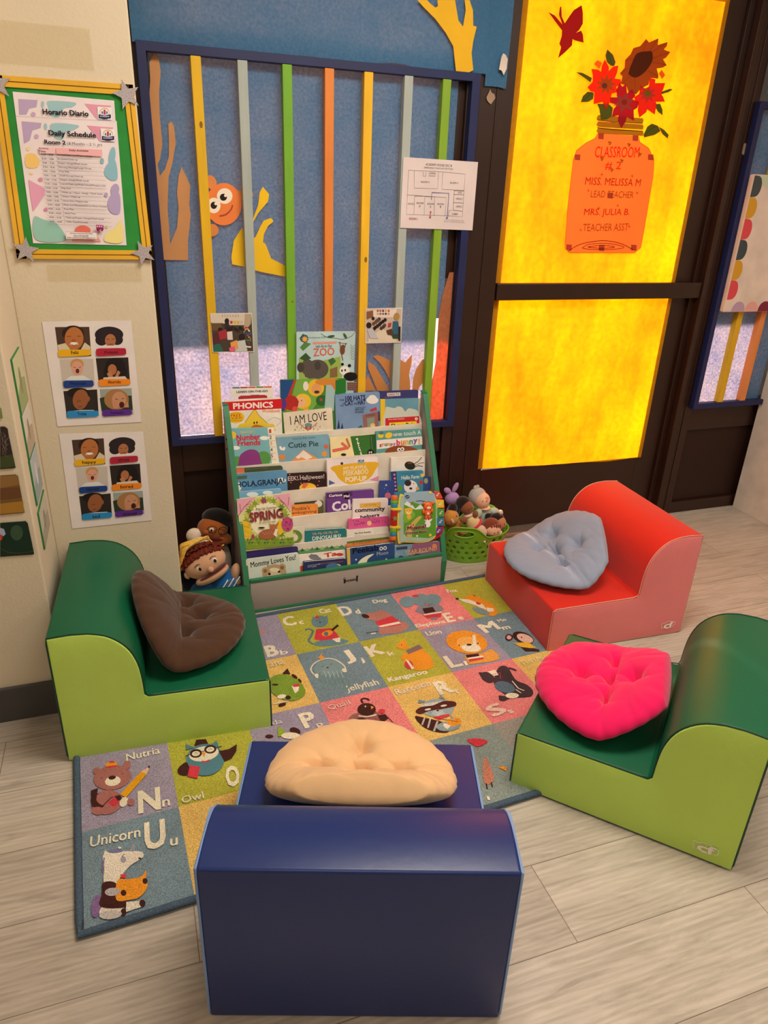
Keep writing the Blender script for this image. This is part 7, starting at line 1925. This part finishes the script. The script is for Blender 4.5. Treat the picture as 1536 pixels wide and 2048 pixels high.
# ---------------- bookshelf
sx,sa=.0,R(1.2)
bs=empty('bookshelf',(.70,2.29,0),R(1.2),label='green-edged tiered display bookshelf packed with children\'s books',cat='bookshelf')
GE=mat('green_edge_band','2f7a55',.4,.4); GY=mat('grey_speckled_laminate','a89c94',.5,.3,nscale=500,namt=.12); WT=mat('cream_white_board','e2d8c8',.45,.35)
def sd(n,bm,m): return obj(n,bm,m,bs,smooth=1)
PP=[(.305,.0),(0,0),(.0,.06),(.036,.20),(.285,.69),(.300,.72),(.305,.725)]
PP=[(.304,.0),(.003,0),(-.008,.10),(.030,.205),(.262,.675),(.282,.712),(.304,.718)]
for s,x in ((-1,-.405),(1,.385)):
    b=bmesh.new(); A_=[b.verts.new((x+.001,y,z+.003)) for y,z in PP]; B_=[b.verts.new((x+.017,y,z+.003)) for y,z in PP]; n=len(PP)
    b.faces.new(A_);b.faces.new(B_)
    for i in range(n): b.faces.new((A_[i],A_[(i+1)%n],B_[(i+1)%n],B_[i]))
    bmesh.ops.recalc_face_normals(b,faces=b.faces[:]); sd('side_panel',b,GY)
    b=bmesh.new(); q=PP
    for i in range(1,n-1):
        a_=Vector(q[i]);c_=Vector(q[i+1]); d_=(c_-a_); L_=d_.length; d_/=L_; nn=Vector((-d_.y,d_.x))
        M_=Matrix(((0,d_.x,nn.x,0),(0,d_.y,nn.y,0),(0,0,0,1),(0,0,0,1)))
        for (ya,yb) in ((0,1),):
            vs=[b.verts.new((xx,p[0],p[1]+.003)) for xx in (x-.001,x+.019) for p in ((a_.x+nn.x*-.001,a_.y+nn.y*-.001),(c_.x-nn.x*.001,c_.y-nn.y*.001),(c_.x+nn.x*.004,c_.y+nn.y*.004),(a_.x+nn.x*.004,a_.y+nn.y*.004))]
            for f in ((0,1,2,3),(7,6,5,4),(0,4,5,1),(1,5,6,2),(2,6,7,3),(3,7,4,0)): b.faces.new([vs[k] for k in f])
    bmesh.ops.recalc_face_normals(b,faces=b.faces[:]); sd('edge_band',b,GE)
    b=bmesh.new()
    for y,z in ((.245,.60),(.25,.56)): ball(b,(x+(0 if s<0 else .018),y,z),(.003,.004,.004),n=10)
    sd('screw_cap',b,mat('dark_screw','3a3030',.4,.5))
LIPS=[(.270,.595),(.218,.50),(.165,.403),(.117,.315),(.070,.225),(0,.133)]
x0,x1=-.384,.384
for k,(y,z) in enumerate(LIPS[:5]):
    zb=LIPS[k+1][1]-.052 if k<4 else .08; yb=y-.014
    b=bmesh.new(); vs=[(x0,y,z),(x1,y,z),(x1,yb,zb),(x0,yb,zb)]
    F_=[b.verts.new(v) for v in vs]; K_=[b.verts.new((v[0],v[1]+.008,v[2])) for v in vs]
    b.faces.new(F_);b.faces.new(K_[::-1])
    for i in range(4): b.faces.new((F_[i],K_[i],K_[(i+1)%4],F_[(i+1)%4]))
    bmesh.ops.recalc_face_normals(b,faces=b.faces[:]); sd('tier_board',b,WT)
for k in range(1,6):
    y,z=LIPS[k]; ya=LIPS[k-1][0]-.014; sd('tray_shelf',bx(x0,x1,y+.001,ya-.0005,z-.060,z-.052),WT)
sd('tray_shelf',bx(x0,x1,.271,.2995,.535,.543),WT)
sd('back_panel',bx(x0,x1,.300,.304,.003,.692),WT)
sd('front_panel',bx(x0,x1,-.006,.006,.012,.128,bev=.001),GY); sd('front_edge_band',bx(x0,x1,-.008,.0075,.1285,.141,bev=.001),GE); sd('front_edge_band',bx(x0,x1,-.008,.0075,.0,.0118,bev=.001),GE)
it=[('p','141414',[-80,0,-60,0,-60,50,-80,50]),('e','141414',-70,60,13,0,0,15),('e','d8d0c8',-70,62,6,0,0,7),('p','141414',[70,0,86,0,86,60,70,60]),('e','141414',78,66,12,0,0,13),('p','141414',[-60,20,72,24,72,44,-60,40]),('t','e8e0d8','Jonti-Craft',-54,26,120,11,2,1)]
o=sd('logo_print',art_mesh(it,z0=.0002),PR); o.matrix_basis=frame((0,-.0062,.070),(1,0,0),(0,0,1))@Matrix.Scale(3.4,4)
# books
for B in BOOKS:
    w_,h_,t_=B['w'],B['h'],B['th']; M_=frame(B['o'],B['u'],B['v'])
    root=empty(B['n'],label=B['label'],cat='book',group='picture books in the display shelf'); root.matrix_basis=M_@Matrix.Translation((0,-h_,0))
    pg=bx(.003,w_-.002,.002,h_-.002,-t_+.0012,-.0008,bev=0); obj('pages',pg,mat('book_pages_'+B['pg'],B['pg'],.8,.1),root)
    cm=mat('book_cover_'+B['bg'],B['bg'],.4,.4)
    cb=bmesh.new(); rr=min(.008,w_*.1)
    pts=[]
    for cx_,cy_,a0 in ((w_-rr,h_-rr,0),(rr*.3,h_-rr*.3,1),(rr*.3,rr*.3,2),(w_-rr,rr,3)):
        r_=rr if cx_>w_/2 else rr*.3
        for k in range(5): a=PI/2*(a0+k/4); pts.append((cx_+r_*math.cos(a),cy_+r_*math.sin(a)))
    front=poly_sheet(pts,.0008,0); back=poly_sheet(pts,.0008,-t_+.0008)
    obj('front_cover',front,cm,root); obj('back_cover',back,cm,root)
    sp=bx(-.0008,.0025,0.001,h_-.001,-t_+.0001,-.0001); obj('spine',sp,cm,root)
    it=ART.get(B['n'])
    if it: o=obj('cover_print',art_mesh(it,dz=.00004,z0=.0001),PG,root); o.location=(0,h_,0)
    if B['n']=='phonics_workbook':
        o=obj('handle',poly_sheet(shape_pts(ART['phonics_handle'][0]),.0015),mat('handle_card','f0e8dc',.5,.3),root); o.location=(0,h_,0)
        o=obj('handle_print',art_mesh(ART['phonics_handle'][1:]),PG,root); o.location=(0,h_,0)
# ---------------- musical toy book
TM=frame((.985,2.338,.285),(math.cos(.07),0,-math.sin(.07)),(0,.22,1))
toy=empty('musical_toy_book',label='colourful plastic musical rhymes book toy propped on the right side of the bookshelf',cat='toy'); toy.matrix_basis=TM
def pm(n,c,r=.3): return mat(n,c,r,.5)
def tp(n,bm,m,par=toy,sm=1): return obj(n,bm,m,par,smooth=sm)
def rrect(x0,x1,y0,y1,r,k=6):
    p=[]
    for cx,cy,a0 in ((x1-r,y1-r,0),(x0+r,y1-r,1),(x0+r,y0+r,2),(x1-r,y0+r,3)):
        for i in range(k+1): a=PI/2*(a0+i/k); p.append((cx+r*math.cos(a),cy+r*math.sin(a)))
    return p
def slab(p,t,z=0,bev=.002):
    b=poly_sheet(p,t,z)
    if bev: bmesh.ops.bevel(b,geom=[e for e in b.edges if e.calc_face_angle(0)>1],offset=bev,segments=2,affect='EDGES')
    return b
tp('back_case',slab([(-.075,.094),(.055,.096),(.095,.085),(.118,.045),(.122,-.03),(.113,-.075),(.085,-.092),(.0,-.098),(-.07,-.096)],.012,-.001),pm('red_plastic','b8202c'))
PGE=[(-.080,.084),(-.05,.094),(.04,.096),(.068,.090),(.082,.062),(.088,.0),(.086,-.062),(.072,-.088),(.03,-.1),(-.05,-.094),(-.08,-.084)]
tp('page_rim',slab(catmull(PGE),.006,.005),pm('yellow_plastic','e8d850'))
tp('page',slab([(x*.94+.0005,y*.94) for x,y in catmull(PGE)],.002,.0066,.0006),pm('page_sky','a4bca8'))
tp('page_print',art_mesh(ART['toy_page'],z0=.0068),PG,sm=0)
for i in range(5):
    a=ART['toy_button_%d'%i]; q=tp('button',slab(shape_pts(a[0]),.006,.006,.0015),pm('button_'+a[0][1],a[0][1])); tp('button_symbol',art_mesh(a[1:],z0=.0062),PG,q,0)
yy=.094
for n,c,l,r in (('roller_cap','e8702c',.018,.0125),('roller_ring','6cb030',.013,.0135),('roller_ring','2c88b0',.016,.013),('clip','e8c830',.010,.0145),('roller_body','b81c28',.062,.0135),('clip','e8c830',.010,.0145),('roller_ring','6cb030',.016,.0135),('roller_ring','2c88b0',.015,.013),('roller_cap','e8702c',.016,.0125)):
    b=bmesh.new(); m_=[(-.098,yy-l*t,.0) for t in (0,.08,.25,.5,.75,.92,1)]; sh=lambda t:(.9,1,1.03,1.03,1.03,1,.9)[min(6,round(t*6))]
    tube(b,m_,r,20,taper=sh); tp(n,b,pm('toy_'+c,c))
    if n=='clip': tp('clip_tab',slab(rrect(-.1,-.072,yy-l,yy,.003),.003,.0145),pm('toy_'+c,c))
    yy-=l
st=[((.012 if i%2==0 else .006)*math.cos(PI/2+i*PI/5)-.098,(.012 if i%2==0 else .006)*math.sin(PI/2+i*PI/5)+.006) for i in range(10)]
tp('star_button',slab(st,.004,.0155,.0008),pm('olive_star','7c8c34'))
b=bmesh.new()
for c,r in (((.040,.048,.011),(.019,.018,.008)),((.024,.060,.011),(.007,.007,.005)),((.058,.061,.011),(.007,.007,.005)),((.040,.022,.010),(.014,.018,.007)),((.022,.028,.011),(.006,.010,.005)),((.057,.030,.011),(.006,.010,.005)),((.034,.004,.010),(.006,.009,.005)),((.048,.004,.010),(.006,.008,.005))): ball(b,c,r,n=14)
br=tp('slider_bear',b,pm('orange_bear','e86428',.35),sm=2)
b=bmesh.new(); ball(b,(.041,.043,.017),(.009,.007,.004),n=12); ball(b,(.040,.020,.0145),(.006,.007,.004),n=12); tp('muzzle',b,pm('bear_cream','f4dcc8'),br,2)
b=bmesh.new()
for c in ((.035,.051,.0185),(.047,.050,.0185),(.041,.046,.0205)): ball(b,c,.0014,n=8)
tp('bear_face',b,pm('bear_black','181010'),br,2)
# ---------------- green perforated basket
bk=empty('toy_basket',(1.318,2.495,0),label='green perforated plastic basket full of soft dolls between bookshelf and red chair',cat='basket')
NT,NZ=260,58
def rimh(t):
    d=lambda a,b:abs((a-b+PI)%(2*PI)-PI)
    return .128+.058*math.exp(-(d(t,R(238))/.52)**4)+.058*math.exp(-(d(t,R(58))/.52)**4)
def bpt(t,z): k=.115+.3*z; return Vector((k*1.06*math.cos(t),(k*.70)*math.sin(t),z))
holes=[]
for row in range(4):
    for i in range(23): holes.append((2*PI*(i+.5*(row%2))/23,.026+row*.027,.0086))
bm=bmesh.new(); G=[]; HOLE=[]
for i in range(NT):
    t=2*PI*i/NT; hh=rimh(t); G.append([(t,hh*j/NZ) for j in range(NZ+1)])
def insh(t,z):
    for ht,hz,hr in holes:
        if abs(hz-z)<hr*1.5:
            d=((t-ht+PI)%(2*PI)-PI)*.135
            if abs(d)<hr*1.5:
                q=math.hypot(d,z-hz)/hr
                if q<1: return (ht,hz,hr,hr)
    for ht in (R(238),R(58)):
        d=((t-ht+PI)%(2*PI)-PI)*.155; q=math.hypot(d/.043,(z-.152)/.017)
        if q<1: return (ht,.152,.043,.017)
    return None
V=[]
for i in range(NT):
    r=[]
    for j in range(NZ+1):
        t,z=G[i][j]; h=insh(t,z)
        if h:   # slide vertices in a hole out to its edge when near it
            sc=.135 if h[2]==h[3] else .155; d=((t-h[0]+PI)%(2*PI)-PI)*sc; q=math.hypot(d/h[2],(z-h[1])/h[3])
            if q>.55: t=h[0]+d/q/sc; z=h[1]+(z-h[1])/q; h=None
        r.append((bm.verts.new(bpt(t,z+.0015)),h))
    V.append(r)
for i in range(NT):
    for j in range(NZ):
        q=[V[i][j],V[(i+1)%NT][j],V[(i+1)%NT][j+1],V[i][j+1]]
        if any(x[1] for x in q): continue
        try: bm.faces.new([x[0] for x in q])
        except ValueError: pass
bm.faces.new([V[i][0][0] for i in range(NT)][::-1])
for v in [v for v in bm.verts if not v.link_faces]: bm.verts.remove(v)
GP=mat('green_basket_plastic','7ab52c',.4,.45)
o=obj('perforated_shell',bm,GP,bk,smooth=1); md=o.modifiers.new('s','SOLIDIFY'); md.thickness=.0028; md.offset=-1
for a in (R(238),R(58)):
    b=bmesh.new(); tube(b,[tuple(bpt(a+(.043/.155)*math.cos(t),.152+.017*math.sin(t))+Vector((0,0,.0015))) for t in [2*PI*i/36 for i in range(36)]],.0028,8,closed=True); obj('handle_edge',b,GP,bk,smooth=2)
b=bmesh.new(); tube(b,[tuple(bpt(2*PI*i/120,rimh(2*PI*i/120)+.0015)) for i in range(120)],.003,8,closed=True); obj('rim',b,GP,bk,smooth=2)
b=bmesh.new(); p=bpt(R(272),.112); ball(b,p,.006,n=12); obj('rivet',b,mat('cream_button','d8c8a8',.5,.4),bk,smooth=2)
# ---------------- dolls in the basket
def plush(n,c): return mat('plush_'+n,c,.95,.08,nscale=30,namt=.08,bump=.5,bscale=500,sheen=.4)
DK=mat('doll_thread','1c1210',.6,.3)
def eyes(par,pts,r=.0022,m=DK):
    for p in pts: b=bmesh.new(); ball(b,p,r,n=8); obj('eye',b,m,par,smooth=2)
def rotz(a,b=0,c=0): 
    from mathutils import Euler
    return Euler((R(a),R(b),R(c)))
def doll(label,loc,head,hair,body,arms=(),eye=(),extra=(),cat='doll'):
    t=empty('soft_doll',loc,label=label,cat=cat,group='soft dolls in the green basket'); L0=Vector(loc)
    def P(n,shapes,m,par=t):
        b=bmesh.new()
        for s in shapes: ball(b,Vector(s[0])-L0,s[1],s[2] if len(s)>2 else None,n=22,defo=s[3] if len(s)>3 else None)
        return obj(n,b,m,par,smooth=2)
    if body: P('body',*body)
    hd=P('head',*head)
    if hair: P('hair' if hair[2:]==() else hair[2],hair[0],hair[1],hd)
    for a in arms: P('arm',[a[0]],a[1])
    eyes(hd,[Vector(e)-L0 for e in eye])
    for n,s,m in extra: P(n,s,m)
    return t
tan=plush('tan','c98a3c'); skinl=plush('light_skin','e8b898'); skind=plush('brown_skin','8a5030'); skinm=plush('mid_skin','b87c54'); blk=plush('black_hair','241816'); mint=plush('mint','b4c4b0'); lilac=plush('lilac','b48cc0'); cream_=plush('cream_dress','e4c890'); rbr=plush('auburn_hair','7c3a24'); grp=plush('grey_hood','b4aca4'); redp=plush('red_trim','d03848')
cap=lambda cut:(lambda v: Vector((v.x,v.y if v.y>cut else cut+(v.y-cut)*.15,v.z)))
doll('soft doll in mint pyjamas and pale knotted hood, highest at the back of the basket',(1.375,2.51,.10),([((1.352,2.505,.252),(.036,.033,.037))],skinl),([((1.340,2.525,.262),(.040,.034,.042)),((1.328,2.53,.303),(.009,.007,.011)),((1.339,2.53,.306),(.008,.006,.010))],grp,'hood'),([((1.378,2.51,.170),(.036,.028,.056),rotz(0,-10))],mint),[(((1.412,2.495,.198),(.025,.016,.017),rotz(0,20)),mint),(((1.332,2.49,.198),(.017,.016,.024),rotz(0,20)),mint)],[(1.358,2.472,.262),(1.340,2.473,.262)],[('hand',[((1.437,2.485,.192),(.013,.012,.014))],skinl),('collar',[((1.365,2.50,.218),(.027,.024,.008))],skinl),('cheek_patch',[((1.362,2.481,.272),(.010,.006,.007))],plush('peach','e8a070'))])
doll('lilac soft toy with bow-like ears behind the dark-haired doll',(1.235,2.555,.10),([((1.232,2.55,.255),(.032,.028,.030))],lilac),None,([((1.24,2.55,.18),(.03,.028,.06))],lilac),extra=[('ear',[((1.207,2.55,.293),(.019,.008,.013),rotz(0,40))],lilac),('ear',[((1.243,2.55,.305),(.011,.008,.024),rotz(0,25))],lilac)])
doll('brown-skinned soft doll with black ponytail, cream dress and red dotted sash',(1.27,2.455,.10),([((1.258,2.455,.250),(.029,.026,.029))],skind),([((1.247,2.474,.263),(.034,.030,.031)),((1.197,2.462,.250),(.020,.018,.022)),((1.222,2.465,.240),(.012,.012,.02))],blk),([((1.290,2.445,.176),(.032,.026,.052),rotz(0,-28))],cream_),[(((1.236,2.43,.208),(.018,.013,.014)),skind),(((1.288,2.43,.228),(.013,.012,.016)),skind)],[(1.255,2.428,.252),(1.270,2.431,.256)],[('collar',[((1.266,2.448,.220),(.024,.020,.007),rotz(0,-15))],plush('ruffle','d8b8a0')),('sash',[((1.297,2.437,.176),(.034,.027,.007),rotz(0,-35))],redp),('skirt',[((1.315,2.42,.145),(.028,.022,.034),rotz(0,-25))],plush('flower_print','d8b89c'))])
doll('tan soft animal at the left end of the basket next to the musical toy',(1.205,2.47,.06),([((1.188,2.452,.214),(.032,.028,.035))],tan),None,([((1.222,2.472,.145),(.032,.028,.05))],tan),eye=[(1.200,2.427,.230)],extra=[('ear',[((1.182,2.425,.210),(.006,.004,.013),rotz(0,-30))],plush('pale_ear','e0b48c')),('paw',[((1.240,2.438,.150),(.024,.014,.018),rotz(0,30))],tan)])
doll('pink-faced soft doll head with auburn fringe at the front rim of the basket',(1.37,2.43,.08),([((1.372,2.420,.152),(.035,.030,.034))],skinl),([((1.369,2.432,.164),(.038,.033,.034))],rbr),([((1.365,2.45,.10),(.03,.03,.04))],plush('pink_body','c86c64')),eye=[(1.366,2.390,.148),(1.383,2.391,.150)],extra=[('fringe',[((1.358+i*.009,2.3995+abs(i-2)*.002,.171-abs(i-2)*.002),(.006,.006,.013),rotz(0,-10+i*8)) for i in range(5)],rbr),('hand',[((1.405,2.42,.130),(.014,.010,.011),rotz(0,-30))],plush('cream_hand','e8d0a8'))])
doll('black-haired soft doll behind the auburn doll, at the right end of the basket',(1.43,2.475,.08),([((1.425,2.462,.155),(.030,.028,.031))],skinm),([((1.418,2.475,.170),(.033,.029,.028)),((1.375,2.475,.190),(.016,.010,.012))],blk),([((1.42,2.49,.10),(.03,.03,.05))],plush('plum','7c3c48')),eye=[(1.436,2.436,.160)])
# ---------------- hand puppets on the floor left of the bookshelf
def yarn(bm,P0,rx,ry,rz,Mx,n,f0,f1,t0=-.93,t1=.93,r=.0034,off=1.04,wob=.004,sd=1,lift=0):
    rnd=random.Random(sd)
    for i in range(n):
        t=t0+(t1-t0)*i/(n-1); a0=R(f0+rnd.uniform(-8,8)); a1=R(f1+rnd.uniform(-7,7)); pts=[]
        for k in range(9):
            a=a0+(a1-a0)*k/8; kk=math.sqrt(max(.02,1-t*t))*off
            p=Vector((t*rx*1.03+wob*math.sin(k*1.3+i),-math.cos(a)*ry*kk,math.sin(a)*rz*kk+lift*math.sin(PI*k/8)))
            pts.append(Mx@p)
        tube(bm,pts,r*rnd.uniform(.85,1.1),6)
felt=lambda n,c: mat('felt_'+n,c,.95,.06,nscale=25,namt=.07,bump=.4,bscale=600,sheen=.3)
pup=empty('hand_puppet',(.19,2.36,0),label='hand puppet with red-brown yarn hair and blue striped shirt, on the floor beside the bookshelf',cat='puppet',group='hand puppets left of the bookshelf')
SK=felt('peach','d0a07c'); H0=Matrix.Translation((.172-.19,2.345-2.36,.190))@rotz(-12,-26,0).to_matrix().to_4x4()
def bl(n,shapes,m,par,Mx=Matrix(),nn=28):
    b=bmesh.new()
    for s in shapes: ball(b,s[0],s[1],s[2] if len(s)>2 else None,n=nn,defo=s[3] if len(s)>3 else None)
    b.transform(Mx); return obj(n,b,m,par,smooth=2)
hd=bl('head',[((0,0,.010),(.078,.050,.052)),((.0,-.012,-.040),(.066,.040,.022))],SK,pup,H0)
bl('mouth',[((.012,-.028,-.0255),(.058,.030,.0065),rotz(0,-4))],felt('dark_red_mouth','5c1418'),hd,H0)
bl('nose',[((.012,-.054,-.008),.011)],SK,hd,H0)
for x in (-.022,.038):
    bl('eye_white',[((x,-.044,.012),(.010,.004,.011))],felt('white_eye','e8dcd0'),hd,H0); bl('pupil',[((x+.002,-.0475,.011),(.0055,.003,.0065))],DK,hd,H0)
    b=bmesh.new(); tube(b,[H0@Vector((x-.012+.024*t,-.0455-.002*math.sin(PI*t),.024+.006*math.sin(PI*t))) for t in [i/8 for i in range(9)]],.0011,6); obj('eyebrow',b,DK,hd,smooth=2)
b=bmesh.new(); yarn(b,None,.078,.050,.052,H0@Matrix.Translation((0,0,.012)),64,176,44,r=.0036,off=1.07,sd=3); obj('yarn_hair',b,mat('auburn_yarn','6c2a1c',.8,.15,nscale=80,namt=.25,bump=.4,bscale=400),hd,smooth=2)
b=bmesh.new(); yarn(b,None,.078,.056,.060,H0@Matrix.Translation((0,.004,.014)),50,150,70,r=.0036,off=1.09,sd=5,wob=.006); obj('yarn_hair_top',b,MC['auburn_yarn'],hd,smooth=2)
bl('ear',[((-.078,-.006,.002),(.010,.008,.014))],SK,hd,H0)
bl('body',[((.045,.0,.080),(.062,.06,.075)),((-.01,.0,.06),(.08,.07,.055))],felt('blue_shirt','1c5a94'),pup)
for i in range(5): 
    b=bmesh.new(); tube(b,[(.014+i*.011+.036*t,-.056-.004*math.sin(PI*t)+i*.0015,.088+.052*t+i*.001) for t in [k/6 for k in range(7)]],.0026,6); obj('shirt_stripe',b,felt('white_stripe','d8dce0') if i%2==0 else felt('blue_stripe','3c6c9c'),pup,smooth=2)
bl('arm',[((.082,-.02,.148),(.017,.02,.036),rotz(0,12)),((.084,-.024,.112),(.016,.018,.016))],SK,pup)
bp=empty('hand_puppet',(.12,2.43,0),label='hand puppet with a loose bundle of blonde yarn hair, between the other two puppets',cat='puppet',group='hand puppets left of the bookshelf')
WF=felt('cream_face','dcc8b0')
hb=bl('head',[((.035,-.01,.225),(.045,.040,.040),rotz(0,-25))],WF,bp); bl('body',[((.02,.02,.10),(.06,.05,.10))],felt('navy_dress','1c2a48'),bp)
b=bmesh.new(); rnd=random.Random(9)
for i in range(70):
    u=i/69; v=rnd.uniform(-1,1); s=Vector((.062+rnd.uniform(-.006,.004),-.045,.282+rnd.uniform(-.006,.004)))
    e=Vector((-.045+.02*u+rnd.uniform(-.01,.01),-.055+.02*v,.165+.075*u))
    m1=Vector((.012-.02*(1-u),-.062+.015*v,.262+.016*u)); m2=Vector((-.03,-.06+.02*v,.215+.05*u))
    P4=catmull([tuple(s),tuple(m1),tuple(m2),tuple(e)],False,4); tube(b,P4,.0026,5)
for i in range(14): tube(b,[(.060,-.046,.284),(.078+i*.001,-.055,.268-.002*i),(.082+.003*i,-.062,.238+.001*i)],.0024,5)
obj('yarn_hair',b,mat('blonde_yarn','e0b450',.8,.15,nscale=80,namt=.2,bump=.4,bscale=400),hb,smooth=2)
b=bmesh.new(); tube(b,[(.063+.007*math.cos(a),-.047+.003*math.sin(a*2),.279+.007*math.sin(a)) for a in [i*PI/6 for i in range(12)]],.002,5,closed=True); obj('hair_tie',b,MC['blonde_yarn'],hb,smooth=2)
dp_=empty('hand_puppet',(.22,2.50,0),label='brown-faced hand puppet with black round glasses, deepest in the corner beside the bookshelf',cat='puppet',group='hand puppets left of the bookshelf')
OB=felt('brown_face','9c5420')
hq=bl('head',[((-.005,-.01,.262),(.058,.045,.048),rotz(0,18)),((.02,-.02,.225),(.045,.035,.026),rotz(0,18))],OB,dp_); bl('body',[((.0,.01,.11),(.06,.05,.11)),((-.075,-.025,.25),(.03,.02,.03))],WF,dp_)
bl('mouth',[((-.012,-.048,.243),(.045,.012,.006),rotz(0,18))],felt('dark_red_mouth','5c1418'),hq); bl('nose',[((-.034,-.060,.276),.009)],OB,hq)
bl('hair',[((.018,.012,.292),(.060,.045,.040),rotz(0,18))],felt('black','14100e'),hq)
for cx,cz in ((-.012,.283),(.028,.270)):
    b=bmesh.new(); tube(b,[(cx+.017*math.cos(a),-.060+.008*(cx>0),cz+.015*math.sin(a)) for a in [i*PI/12 for i in range(24)]],.0013,6,closed=True); obj('glasses',b,DK,hq,smooth=2)
bl('eye_white',[((-.013,-.055,.281),(.009,.004,.009))],felt('white_eye','e8dcd0'),hq); bl('pupil',[((-.014,-.0588,.280),(.004,.002,.005))],DK,hq)
